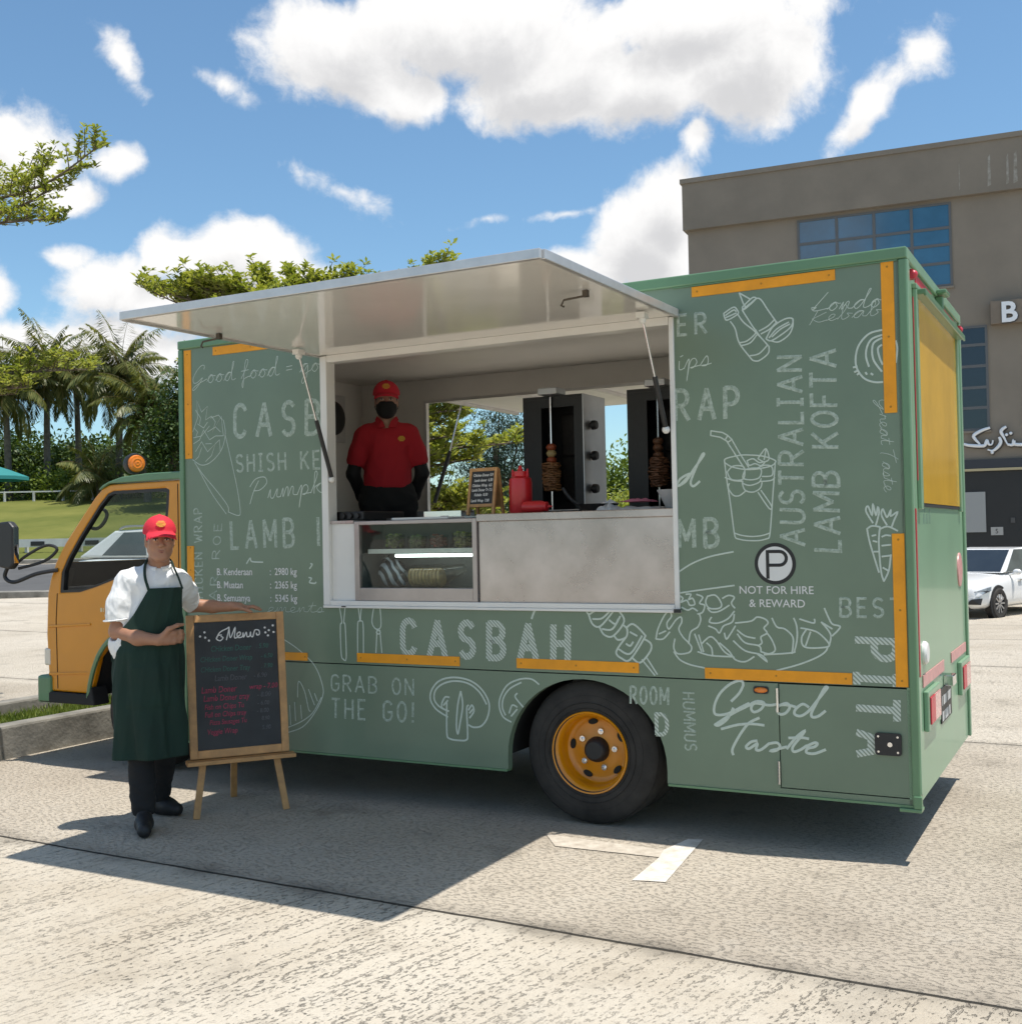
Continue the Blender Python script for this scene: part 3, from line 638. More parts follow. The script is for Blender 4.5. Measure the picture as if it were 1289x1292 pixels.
# undergrowth along the top of the bank
bl = []
for r in np.arange(-38, -8, .8):
    d = 60.5 + rng.uniform(-1.2, 1.8); x, y = dr(d, r); h = rng.uniform(.5, 1.0); bl.append((x, y, ground_z(x, y) + h * .75, .9, .9, h))
tag(link('undergrowth', leaf_mesh('undergrowth', bush_leaves(bl, 26000, .20), L_MID)), 'tangled green undergrowth along the top of the grass bank under the palms', 'undergrowth', kind='stuff')
# trees and bushes seen through the far opening of the truck
def thru(px, d, name, label, cat, bl, n, size, m, th, tr, group=None, flat=1.0):
    x, y = along(px, d); return tree(name, label, cat, (x, y, ground_z(x, y)), bl, n, size, m, th, tr, group, flat)
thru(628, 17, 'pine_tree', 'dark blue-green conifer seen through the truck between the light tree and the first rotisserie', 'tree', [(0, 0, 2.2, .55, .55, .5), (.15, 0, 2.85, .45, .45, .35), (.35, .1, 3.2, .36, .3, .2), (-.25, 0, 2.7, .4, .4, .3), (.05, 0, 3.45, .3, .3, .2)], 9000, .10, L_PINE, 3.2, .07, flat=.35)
G_ = 'bushes seen through the truck'
thru(585, 20, 'bush', 'mid green bush low behind the small menu board', 'bush', [(0, 0, 1.1, 1.3, 1.0, .8), (.7, .2, 1.8, .9, .8, .55), (-.6, .1, 1.9, .9, .8, .6)], 7000, .11, L_MID, 1.2, .07, G_)
thru(655, 19, 'bush', 'mid green bush behind the red sauce bottle', 'bush', [(0, 0, 1.2, 1.1, .9, .9), (.5, .2, 2.0, .7, .7, .6), (-.5, .1, 2.2, .6, .6, .5)], 7000, .10, L_MID, 1.2, .07, G_)
thru(765, 20, 'bush', 'tall green bush between the two rotisseries', 'bush', [(0, 0, 1.2, 1.2, .9, 1.0), (.2, .2, 2.2, .9, .8, .7), (.6, .1, 2.8, .6, .6, .45), (-.5, 0, 2.4, .6, .6, .5)], 9000, .10, L_MID, 1.2, .07, G_)
thru(775, 15.5, 'bush', 'bright green shrub low between the two rotisseries', 'bush', [(0, 0, 1.2, .55, .5, .55), (.15, 0, 1.75, .4, .4, .35)], 5000, .07, L_LIGHT, 1.0, .05, G_)
thru(820, 20, 'bush', 'mid green bush behind the second rotisserie', 'bush', [(0, 0, 1.3, 1.2, .9, 1.0), (.3, 0, 2.4, .8, .7, .6)], 6000, .11, L_MID, 1.2, .07, G_)
thru(700, 21, 'bush', 'mid green bush behind the first rotisserie', 'bush', [(0, 0, 1.3, 1.3, .9, 1.0), (.3, 0, 2.3, .9, .7, .6)], 6000, .11, L_MID, 1.2, .07, G_)
# grass blades on the island
n = 15000; gxx = rng.uniform(-2.80, -1.97, n); gyy = rng.uniform(-1.6, 3.2, n); c = np.stack([gxx, gyy, np.full(n, .105)], 1)
d = np.stack([rng.normal(size=n) * .5, rng.normal(size=n) * .5, np.ones(n)], 1)
tag(link('island_grass', leaf_mesh('island_grass', leaf_arrays(c, d, unit(n), rng.uniform(.04, .11, n), rng.uniform(.006, .012, n)), L_GRASS)), 'short bright grass growing between the kerbs in front of the truck', 'grass', kind='stuff')
# ------------------------------------------------------------------ guard rail, low fence, parasol
RAILW = mat('white_rail_paint', (0.62, 0.61, 0.58), 0.6, var=0.15, vscale=2)
t = thing('guard_rail', 'white and black roadside guard rail below the grass bank', 'guard rail'); b = MB(); bb = MB(); posts = []
rs = np.arange(-30, -9, 2.0)
for i in range(len(rs) - 1):
    x0, y0 = dr(42.0, rs[i]); x1, y1 = dr(42.0, rs[i + 1]); z0 = ground_z(x0, y0); z1 = ground_z(x1, y1)
    b.bar((x0, y0, z0 + .42), (x1, y1, z1 + .42), .08, .30)
    a = Vector((x0, y0, z0 + .40)) - Vector((FW.x, FW.y, 0)) * .06; e = Vector((x1, y1, z1 + .40)) - Vector((FW.x, FW.y, 0)) * .06
    bb.bar(a.lerp(e, .15), a.lerp(e, .40), .03, .16)
    posts.append((x0, y0, z0))
b.build('rail', RAILW, t); bb.build('black_patch', BLACK, t)
for x0, y0, z0 in posts: pb_ = MB(); pb_.box(x0 - .06, x0 + .06, y0 + .1, y0 + .2, z0 - .1, z0 + .55); pb_.build('post', RAILW, t)
t = thing('low_fence', 'low pale rail fence along the top of the grass bank', 'fence'); b = MB()
for r in np.arange(-32, -20, 1.5):
    x, y = dr(58.5, r); x1, y1 = dr(58.5, r + 1.5); z = ground_z(x, y) + .55; b.bar((x, y, z), (x1, y1, ground_z(x1, y1) + .55), .08, .07); b.box(x - .05, x + .05, y - .05, y + .05, z - .7, z + .02)
b.build('rail', RAILW, t)
x, y = along(-12, 46); g = ground_z(x, y)
t = thing('parasol', 'teal parasol poking in at the left edge before the palms', 'parasol', (x, y, g)); b = MB(); h = 1.5356 + (688 - 585) / 1436.6 * 46 - g
b.lathe([(0.02, 0.0), (0.7, -0.22), (1.45, -.52), (1.46, -.66)], (0, 0, h), (0, 0, 1), 8); b.build('canopy', mat('teal_canvas', (0.02, 0.20, 0.19), .8), t); MB().tube([(0, 0, 0), (0, 0, h)], .03, 8).build('pole', ALU if 'ALU' in globals() else PBARK, t, smooth=True)

# ------------------------------------------------------------------ the building
WALLB = mat('taupe_render', (0.215, 0.187, 0.153), 0.85, var=0.12, vscale=0.5, bump=0.15, bscale=20, detail=8)
WALLT = mat('taupe_parapet', (0.203, 0.178, 0.146), 0.85, var=0.14, vscale=0.6, bump=0.15, bscale=20, detail=8)
BGLASS = mat('blue_window_glass', (0.022, 0.105, 0.195), 0.06, spec=0.9, var=0.25, vscale=.8)
DGLASS = mat('dark_window_glass', (0.008, 0.012, 0.022), 0.06, spec=0.8, var=0.2, vscale=.8)
FRAMEB = mat('window_frame_grey', (0.10, 0.105, 0.11), 0.5)
SHOP = mat('shopfront_charcoal', (0.016, 0.017, 0.018), 0.6, var=0.2, vscale=1)
BANDM = mat('fascia_slate', (0.030, 0.035, 0.045), 0.6)
SIGNT = mat('sign_box_brown', (0.19, 0.155, 0.12), 0.7, var=.1)
LET = mat('sign_letter_white', (0.75, 0.78, 0.82), 0.5)
LETE = mat('sign_letter_edge', (0.05, 0.05, 0.055), 0.6)
bld = thing('shop_building', 'three-storey taupe shop building with blue windows behind the truck', 'building', (-7.607, 31.814, -0.5), math.atan2(.087, .996))
# local: x along the facade, y into the building, z up from -0.5
Z0 = 0.5
b = MB(); b.box(0.12, 34, 0.0, 14, 0, 11.83 + Z0); b.build('wall', WALLB, bld)
b = MB(); b.box(0.0, 34.2, -0.22, 14.2, 11.83 + Z0 + .001, 13.42 + Z0); b.build('parapet', WALLT, bld)
b = MB(); b.box(-0.06, 34.3, -0.28, 14.3, 13.421 + Z0, 13.58 + Z0); b.build('coping', WALLT, bld)
def window(x0, x1, z0, z1, cols, rows, gm):
    b = MB(); b.box(x0 - .07, x1 + .07, -.035, -.001, z0 - .07, z0); b.box(x0 - .07, x1 + .07, -.035, -.001, z1, z1 + .07); b.box(x0 - .07, x0, -.035, -.001, z0, z1); b.box(x1, x1 + .07, -.035, -.001, z0, z1)
    for c in cols: b.box(c - .045, c + .045, -.032, -.002, z0, z1)
    xs = [x0] + list(cols) + [x1]
    for i in range(len(xs) - 1):
        for r in rows: b.box(xs[i] + (.045 if i else 0), xs[i + 1] - (.045 if i < len(cols) else 0), -.03, -.003, r - .045, r + .045)
    w = b.build('window', FRAMEB, bld)
    b = MB(); b.box(x0, x1, -.012, -.0005, z0, z1); b.build('pane', gm, w)
    b = MB(); b.box(x0 - .16, x1 + .16, -.10, -.036, z1 + .075, z1 + .13) if False else b.box(x0 - .1, x1 + .1, -.08, -.001, z0 - .14, z0 - .075); b.build('sill', WALLB, w)
window(3.87, 8.47, 9.15 + Z0, 11.66 + Z0, [5.06, 6.22, 7.36], [9.82 + Z0, 10.40 + Z0, 10.93 + Z0], BGLASS)
window(12.5, 17.1, 9.15 + Z0, 11.66 + Z0, [13.7, 14.8, 15.95], [9.82 + Z0, 10.40 + Z0, 10.93 + Z0], BGLASS)
window(7.0, 9.42, 4.56 + Z0, 7.69 + Z0, [8.2], [5.2 + Z0, 5.83 + Z0, 6.5 + Z0, 7.16 + Z0], DGLASS)
window(1.5, 4.0, 4.56 + Z0, 7.69 + Z0, [2.7], [5.2 + Z0, 5.83 + Z0, 6.5 + Z0, 7.16 + Z0], DGLASS)
b = MB(); b.box(0.4, 33.9, -.10, -.001, 3.30 + Z0, 3.585 + Z0); b.build('fascia', BANDM, bld)
b = MB(); b.box(0.4, 33.9, -.13, -.001, 3.225 + Z0, 3.299 + Z0); b.build('fascia_strip', mat('strip_cream', (0.42, 0.36, 0.22), .6), bld)
b = MB(); b.box(0.4, 33.9, -.04, -.0008, 0.0, 3.224 + Z0); b.build('shopfront', SHOP, bld)
b = MB(); b.box(8.0, 9.30, -.09, -.041, 1.33 + Z0, 2.58 + Z0); b.build('white_board', mat('pale_board', (.30, .31, .31), .5), bld)
b = MB(); b.box(9.43, 9.78, -.08, -.041, 1.23 + Z0, 1.48 + Z0); hn = b.build('number_sign', mat('number_sign_white', (.35, .35, .34), .6), bld)
text_obj('lettering', '5', SHOP, hn, .2, (9.55, -.082, 1.285 + Z0), RX if 'RX' in globals() else (pi / 2, 0, 0))
b = MB(); b.box(10.0, 10.12, -.08, -.041, 1.6 + Z0, 1.76 + Z0); b.build('meter_box', mat('meter_grey', (.07, .07, .07), .6), bld)
b = MB(); b.box(9.60, 11.4, -.30, -.001, 7.72 + Z0, 8.43 + Z0); sb = b.build('sign_box', SIGNT, bld, bevel=.01)
text_obj('sign_letter', 'B', LET, sb, .86, (9.87, -.345, 7.76 + Z0), (pi / 2, 0, 0), ext=.04, off=.022)
text_obj('letter_outline', 'B', LETE, sb, .86, (9.88, -.318, 7.745 + Z0), (pi / 2, 0, 0), ext=.015, off=.04)
def jawi(lines, r, m, name, par, y):
    b = MB()
    for l in lines:
        p = [(x, y, z + Z0) for x, z in catmull(l, 5)] if len(l) > 1 else None
        if p: b.tube(p, [r * (.55 + .6 * math.sin(pi * min(1, .15 + i / len(p)))) for i in range(len(p))], 8)
        else: b.ball((l[0][0], y, l[0][1] + Z0), r * 1.1, 8, 6)
    return b.build(name, m, par, smooth=True)
JW = [[(9.49, 4.55), (9.25, 4.48), (9.02, 4.34), (9.06, 4.21), (9.16, 4.09), (9.21, 4.01)], [(8.72, 4.09), (8.81, 4.05), (8.99, 4.02), (9.21, 4.00), (9.33, 4.02), (9.39, 4.17), (9.44, 4.04), (9.53, 4.04), (9.56, 4.16)], [(9.74, 4.25), (9.78, 4.1), (9.70, 3.95), (9.55, 3.84), (9.40, 3.88)], [(9.95, 4.56), (9.84, 4.49), (9.80, 4.40), (9.88, 4.22), (9.97, 4.01)], [(9.97, 4.01), (10.11, 3.99), (10.15, 4.13), (10.19, 4.0), (10.6, 3.99), (10.9, 4.02), (10.95, 4.15), (11.0, 4.02), (11.25, 4.02), (11.3, 4.16)], [(9.95, 4.31)], [(10.07, 4.35)], [(9.53, 3.78)]]
js = jawi(JW, .045, LET, 'sign_lettering', bld, -.12)
jawi([[(x + .03, z - .03) for x, z in l] for l in JW], .045, LETE, 'letter_shadow_edge', js, -.06)
# drip stains under the coping: run-off marks, part of the wall's wear
b = MB()
for x, w, z1 in ((9.62, .10, 13.0), (10.15, .08, 12.95), (10.35, .12, 13.0), (8.8, .03, 12.9), (10.8, .08, 13.0), (11.3, .1, 12.9)): b.prism([(x, 12.0 + Z0), (x + w, 12.05 + Z0), (x + w * .9, z1 + Z0), (x + w * .3, z1 - .1 + Z0)], -.2235, -.2205)
b.build('run_off_stain', mat('lime_stain', (.36, .35, .32), .9, var=.5, vscale=6, vcol=(.17, .15, .12)), bld)

# ================================================================== the food truck
def chalk_mat(name, col, base, mode):
    m = bpy.data.materials.new(name); m.use_nodes = True; nt = m.node_tree; b = nt.nodes['Principled BSDF']; b.inputs['Roughness'].default_value = 0.5
    tc = nt.nodes.new('ShaderNodeTexCoord'); mx = nt.nodes.new('ShaderNodeMix'); mx.data_type = 'RGBA'
    mx.inputs[6].default_value = (*base, 1); mx.inputs[7].default_value = (*col, 1)
    n = nt.nodes.new('ShaderNodeTexNoise'); n.inputs['Scale'].default_value = 55; n.inputs['Detail'].default_value = 6; n.inputs['Roughness'].default_value = 0.7
    nt.links.new(tc.outputs['Object'], n.inputs['Vector'])
    r = nt.nodes.new('ShaderNodeMapRange'); nt.links.new(n.outputs['Fac'], r.inputs[0])
    if mode == 'faded':
        r.inputs[1].default_value = 0.36; r.inputs[2].default_value = 0.60; r.inputs[3].default_value = 0.15; r.inputs[4].default_value = 0.80
        nt.links.new(r.outputs[0], mx.inputs[0])
    elif mode == 'hatched':
        w = nt.nodes.new('ShaderNodeTexWave'); w.bands_direction = 'DIAGONAL'; w.inputs['Scale'].default_value = 30; w.inputs['Distortion'].default_value = 0.6
        nt.links.new(tc.outputs['Object'], w.inputs['Vector'])
        r2 = nt.nodes.new('ShaderNodeMapRange'); nt.links.new(w.outputs['Fac'], r2.inputs[0]); r2.inputs[1].default_value = 0.3; r2.inputs[2].default_value = 0.6; r2.inputs[3].default_value = 0.2; r2.inputs[4].default_value = 1.0
        nt.links.new(r2.outputs[0], mx.inputs[0])
    else:
        r.inputs[1].default_value = 0.25; r.inputs[2].default_value = 0.5; r.inputs[3].default_value = 0.72; r.inputs[4].default_value = 1.0
        nt.links.new(r.outputs[0], mx.inputs[0])
    nt.links.new(mx.outputs[2], b.inputs['Base Color'])
    return m
CH = {'chalk': chalk_mat('chalk_line', (0.52, 0.60, 0.53), (0.150, 0.212, 0.148), 'chalk'),
      'faded': chalk_mat('chalk_faded', (0.50, 0.58, 0.51), (0.150, 0.212, 0.148), 'faded'),
      'hatched': chalk_mat('chalk_hatched', (0.56, 0.62, 0.56), (0.150, 0.212, 0.148), 'hatched')}

def ridge(mb, pts, hw, y0=-0.0007, h=0.0010):
    """a painted stroke in the side plane: a very low ridge, so crossing strokes never share a plane"""
    P = [np.array(p, float) for p in pts]
    Q = [P[0]]
    for p in P[1:]:
        if np.linalg.norm(p - Q[-1]) > 1e-4: Q.append(p)
    P = Q; n = len(P)
    if n < 2: return
    d = [(P[i + 1] - P[i]) / np.linalg.norm(P[i + 1] - P[i]) for i in range(n - 1)]
    v = []; f = []
    for i in range(n):
        if i == 0: t = d[0]; k = 1; c = P[0] - d[0] * hw * 0.35
        elif i == n - 1: t = d[-1]; k = 1; c = P[-1] + d[-1] * hw * 0.35
        else:
            t = d[i - 1] + d[i]; L = np.linalg.norm(t); t = t / L if L > 1e-6 else d[i]; k = min(1.6, 1 / max(0.3, abs(t.dot(d[i])))); c = P[i]
        nn = np.array((-t[1], t[0])) * hw * k
        a = c + nn; b = c - nn
        v += [(a[0], y0, a[1]), (c[0], y0 - h, c[1]), (b[0], y0, b[1])]
    for i in range(n - 1):
        k = 3 * i; f += [(k, k + 3, k + 4, k + 1), (k + 1, k + 4, k + 5, k + 2)]
    mb.add(v, f)

truck = thing('food_truck', 'green and yellow food truck with raised white serving hatch and chalk drawings', 'food truck')
T = truck
L_, W_, ZB, ZT = 4.464, 1.98, 0.27, 2.82
OX0, OX1, OZ0, OZ1 = 1.165, 3.325, 1.165, 2.60
# side wall with the serving opening
side_up = plate('side_panel', rect(0.0, L_ - 0.012, 0.803, 2.80), [rect(OX0, OX1, OZ0, OZ1)], 0.0, 0.05, G_PANEL, T)
arch = [(2.795 + 0.455 * cos(t), 0.34 + 0.435 * sin(t)) for t in np.linspace(pi, 0, 25)]
skirt = [(0.0, ZB), (2.340, ZB)] + arch + [(3.250, ZB), (3.822, ZB), (3.822, 0.797), (0.0, 0.797)]
plate('side_skirt', skirt, [], 0.0, 0.05, G_PANEL, T)
plate('side_skirt', [(4.432, ZB), (L_ - 0.012, ZB), (L_ - 0.012, 0.797), (4.432, 0.797)], [], 0.0, 0.05, G_PANEL, T)
plate('side_skirt', rect(3.822, 4.432, ZB, 0.296), [], 0.0, 0.05, G_PANEL, T)
ld = plate('locker_door', rect(3.827, 4.427, 0.301, 0.795), [], 0.0, 0.04, G_PANEL, T)
for z0, z1 in ((0.660, 0.775), (0.315, 0.425)):
    MB().tube([(3.819, -0.006, z0), (3.819, -0.006, z1)], 0.006, 8).build('hinge', CHROME, ld, smooth=True)
b = MB(); b.prism([(x, z) for x, z in rrect(4.268, 4.386, 0.490, 0.592, 0.014)], -0.012, -0.0025)
lk = b.build('lock_plate', BLACK, ld)
b = MB(); b.lathe([(0.0, 0.006), (0.011, 0.006), (0.012, 0.0), (0.012, -0.004)], (4.336, -0.012, 0.541), (0, -1, 0), 14)
for x, z in ((4.284, 0.576), (4.370, 0.576), (4.284, 0.506), (4.370, 0.506)): b.lathe([(0.0, 0.003), (0.005, 0.003), (0.006, 0.0)], (x, -0.012, z), (0, -1, 0), 10)
b.build('keyhole', CHROME, lk, smooth=True)
b = MB(); b.ball((3.739, -0.006, 0.762), 0.033, 14, 8, (1, 0.45, 0.42)); mk = b.build('marker_lamp', AMBER, T, smooth=True)
b = MB(); b.prism(rrect(3.702, 3.776, 0.744, 0.780, 0.012), -0.006, -0.001); b.build('lamp_base', BLACK, mk)
# dark backing that shows in the seams, wheel-house
b = MB(); b.box(0.02, L_ - 0.03, 0.051, 0.056, 0.79, 0.815); b.box(3.80, 4.45, 0.051, 0.056, 0.29, 0.80); b.build('joint_backing', BACKING, T)
ahw = [(2.795 + 0.47 * cos(t), 0.34 + 0.45 * sin(t)) for t in np.linspace(pi, 0, 25)]
b = MB(); n = len(ahw); v = [(x, 0.052, z) for x, z in ahw] + [(x, 0.60, z) for x, z in ahw]; f = [(i, i + n, i + n + 1, i + 1) for i in range(n - 1)]
b.add(v, f); b.build('wheel_house', CHASSIS, T, smooth=True)
# frame: corner posts and rails standing 12 mm proud
b = MB(); b.box(0.0, 0.036, -0.014, 0.03, ZB, 2.764); b.build('corner_post', G_FRAME, T, bevel=0.006)
b = MB(); b.box(L_ - 0.036, L_, -0.014, 0.05, ZB, 2.764); b.build('corner_post', G_FRAME, T, bevel=0.006)
b = MB(); b.box(-0.002, L_ + 0.002, -0.016, 0.05, 2.765, ZT); b.build('top_rail', G_FRAME, T, bevel=0.007)
b = MB(); b.box(4.428, L_ - 0.037, -0.008, -0.001, 0.80, 2.764); b.build('inner_moulding', G_FRAME, T, bevel=0.003)
for xa_, xb_ in ((0.0, 2.335), (3.255, L_)): b = MB(); b.box(xa_, xb_, -0.006, 0.05, ZB - 0.012, ZB - 0.0005); b.build('bottom_edge_trim', G_FRAME, T)
b = MB(); b.box(4.37, L_ + 0.004, -0.02, 0.06, ZB - 0.03, ZB - 0.013); b.box(L_ - 0.03, L_ + 0.006, -0.022, 0.0, ZB - 0.012, ZB + 0.045); b.build('corner_bracket', G_FRAME, T, bevel=0.004)
# rain gutter
b = MB(); b.box(3.34, L_ - 0.04, -0.010, -0.0005, 2.645 - 0.006 + 0.12, 2.764); b.build('gutter', G_FRAME, T)
# roof, floor, far wall, front wall
b = MB(); b.box(0.0, L_ - 0.02, 0.051, W_ - 0.001, 2.785, ZT - 0.004); b.build('roof', WHITE, T)
b = MB(); b.box(0.056, L_ - 0.06, 0.06, W_ - 0.06, 0.80, 0.86); b.build('floor', STEEL, T)
plate('far_wall', rect(0.002, L_ - 0.02, ZB, 2.783), [rect(0.635, 3.36, 1.60, 2.56)], W_ - 0.05, W_, INWALL, T)
b = MB(); b.box(0.0, 0.045, 0.051, W_ - 0.051, 0.5, 2.784); b.build('front_wall', INWALL, T)
b = MB(); b.box(0.046, L_ - 0.07, 0.052, W_ - 0.052, 2.735, 2.784); b.build('ceiling', INWALL, T)
# window frame of the far opening
b = MB(); fr = 0.018
b.box(0.625, 0.650, W_ - 0.062, W_ - 0.051, 1.60, 2.575); b.box(3.345, 3.37, W_ - 0.062, W_ - 0.051, 1.60, 2.575); b.box(0.651, 3.344, W_ - 0.062, W_ - 0.051, 2.555, 2.575)
b.build('far_window_frame', ALU, T)
# far hatch
b = MB(); b.box(0.60, 3.40, W_ + 0.005, W_ + 1.35, 2.60, 2.63); fh = b.build('far_hatch', WHITE, T, rot=None)
for k in range(5): b = MB(); b.box(0.7 + 0.62 * k, 0.73 + 0.62 * k, W_ + 0.03, W_ + 1.32, 2.575, 2.599); b.build('rib', ALU, fh)
for x in (0.66, 3.31):
    b = MB(); b.tube([(x, W_ + 0.02, 1.80), (x, W_ + 0.26, 2.20)], 0.016, 8); st = b.build('gas_strut', BLACK, fh, smooth=True)
    MB().tube([(x, W_ + 0.26, 2.20), (x, W_ + 0.45, 2.59)], 0.007, 6).build('strut_rod', CHROME, st, smooth=True)
# opening trim
b = MB(); b.box(OX0 - 0.036, OX0 + 0.012, -0.016, 0.07, OZ0 - 0.02, 2.618); b.build('opening_post', WHITE, T, bevel=0.004); b = MB(); b.box(OX1 - 0.012, OX1 + 0.014, -0.012, 0.07, OZ0 - 0.02, 2.618)
b.build('opening_post', WHITE, T, bevel=0.004)
b = MB(); b.box(OX0 + 0.013, OX1 - 0.013, -0.011, 0.07, 2.580, 2.6205); b.build('opening_header', WHITE, T)
b = MB(); b.box(OX0 - 0.036, OX1 + 0.02, -0.020, 0.06, OZ0 - 0.036, OZ0 - 0.021); b.box(OX0 + 0.013, OX1 - 0.013, -0.014, 0.06, OZ0 - 0.0205, OZ0 + 0.006)
b.build('opening_sill', WHITE, T, bevel=0.003)
b = MB(); b.box(OX0 + 0.10, OX0 + 0.13, -0.024, -0.0205, OZ0 - 0.03, OZ0 - 0.024); b.box(OX1 - 0.01, OX1 + 0.025, -0.034, -0.0205, OZ0 - 0.034, OZ0 - 0.016); b.build('catch', BLACK, T)
# counter front
b = MB(); b.box(OX0 + 0.013, 1.347, 0.012, 0.05, OZ0 + 0.0065, 1.622); b.build('counter_end_panel', WHITE, T)
b = MB(); b.box(2.178, OX1 - 0.013, 0.014, 0.05, OZ0 + 0.0065, 1.612); b.build('counter_front', STEEL, T)
b = MB(); b.box(2.172, OX1 - 0.013, -0.004, 0.62, 1.613, 1.655); b.build('countertop', STEEL, T, bevel=0.004)
b = MB(); b.box(OX0 + 0.013, 1.344, 0.0, 0.60, 1.623, 1.640); b.box(1.345, 2.170, 0.32, 0.62, 1.642, 1.652); b.build('rear_counter_top', STEEL, T)
b = MB(); b.box(0.9, 3.9, 1.34, W_ - 0.064, 0.861, 1.595); b.build('back_cabinet', STEEL, T)
b = MB(); b.box(0.88, 3.92, 1.05, W_ - 0.063, 1.596, 1.655); b.build('back_counter', STEEL, T)
b = MB(); b.box(0.20, 0.86, 0.95, 1.75, 0.861, 1.72); b.build('griddle_cabinet', BLACK, T)
# exhaust fan on the front wall
b = MB(); b.box(0.0455, 0.062, 1.40, 1.69, 2.27, 2.63); fan = b.build('exhaust_fan', ALU, T, bevel=0.004)
b = MB(); b.lathe([(0.0, 0.03), (0.10, 0.028), (0.125, 0.012), (0.13, 0.0)], (0.0625, 1.545, 2.45), (1, 0, 0), 28); b.build('fan_hood', BLACK, fan, smooth=True)
# ------------------------------------------------------------------ serving hatch
LATCH = mat('worn_dark_steel', (.10, .085, .07), .45, metal=.7)
AW = mat('hatch_polished_sheet', (0.90, 0.875, 0.83), 0.10, metal=0.14, spec=0.9, var=0.03, vscale=2, bump=0.35, bscale=1.3)
b = MB(); ax0, ax1, ay = 1.13, 3.345, -1.515
v = [(ax0, -0.005, 2.622), (ax1, -0.005, 2.622), (ax1, ay, 2.606), (ax0, ay, 2.606)]
b.add(v + [(x, y, z + 0.026) for x, y, z in v], [(0, 1, 2, 3), (7, 6, 5, 4), (0, 4, 5, 1), (1, 5, 6, 2), (2, 6, 7, 3), (3, 7, 4, 0)])
hatch = b.build('serving_hatch', AW, T)
b = MB()
b.bar((ax0 - 0.012, ay - 0.012, 2.617), (ax1 + 0.012, ay - 0.012, 2.617), 0.024, 0.040)
b.bar((ax0 - 0.0125, ay + 0.001, 2.617), (ax0 - 0.0125, -0.004, 2.633), 0.024, 0.040)
b.bar((ax1 + 0.0125, ay + 0.001, 2.617), (ax1 + 0.0125, -0.004, 2.633), 0.024, 0.040)
b.build('hatch_edge', ALU, hatch, bevel=0.003)
for x, y in ((1.17, -0.96), (3.20, -0.86)):
    b = MB(); z = 2.609; b.box(x + 0.03, x + 0.055, y - 0.012, y + 0.012, z - 0.03, z); b.tube([(x + 0.05, y, z - 0.024), (x - 0.06, y - 0.01, z - 0.034), (x - 0.072, y - 0.012, z - 0.058), (x - 0.058, y - 0.012, z - 0.064)], 0.0055, 6)
    b.build('hatch_latch', LATCH, hatch, bevel=0.003)
for (xa, ya, za, xb, yb, zb) in ((1.222, -0.325, 2.585, 1.205, -0.012, 1.886), (3.262, -0.235, 2.585, 3.292, -0.02, 2.05)):
    A_ = Vector((xa, ya, za)); B_ = Vector((xb, yb, zb)); md = A_.lerp(B_, 0.52)
    st = MB().tube([md, B_], 0.013, 10).build('gas_strut', BLACK, hatch, smooth=True)
    MB().tube([A_, md], 0.0055, 8).build('strut_rod', CHROME, st, smooth=True)
    b = MB(); b.box(xa - 0.022, xa + 0.022, ya - 0.03, ya + 0.03, za - 0.005, 2.6085); b.ball(A_ + Vector((0, 0, -0.012)), 0.02, 10, 6); b.ball(B_, 0.021, 10, 6); b.build('strut_bracket', WHITE, st, smooth=True)
# ------------------------------------------------------------------ yellow tape
BOLT = mat('painted_rivet', (.45, .20, .01), .5)
for x0, x1, z0, z1 in ((3.437, 4.142, 2.705, 2.756), (4.349, 4.406, 2.062, 2.765), (4.367, 4.422, 0.805, 1.507), (3.459, 4.172, 0.806, 0.860),
                       (0.558, 0.994, 0.809, 0.857), (1.355, 2.049, 0.815, 0.868), (2.405, 3.110, 0.818, 0.872), (0.042, 0.102, 2.064, 2.758), (0.285, 0.90, 2.705, 2.758), (0.045, 0.104, 1.201, 1.508)):
    b = MB(); b.box(x0, x1, -0.004, 0.0005, z0, z1); tp_ = b.build('yellow_tape', YEL, T, bevel=0.0012, seg=1)
    b = MB(); lg = (x1 - x0) > (z1 - z0)
    for u in (.04, .5, .96):
        b.lathe([(0, .0022), (.0045, .0016), (.0055, 0)], ((x0 + (x1 - x0) * u, -.0041, (z0 + z1) / 2) if lg else ((x0 + x1) / 2, -.0041, z0 + (z1 - z0) * u)), (0, -1, 0), 8)
    b.build('rivet', BOLT, tp_, smooth=True)
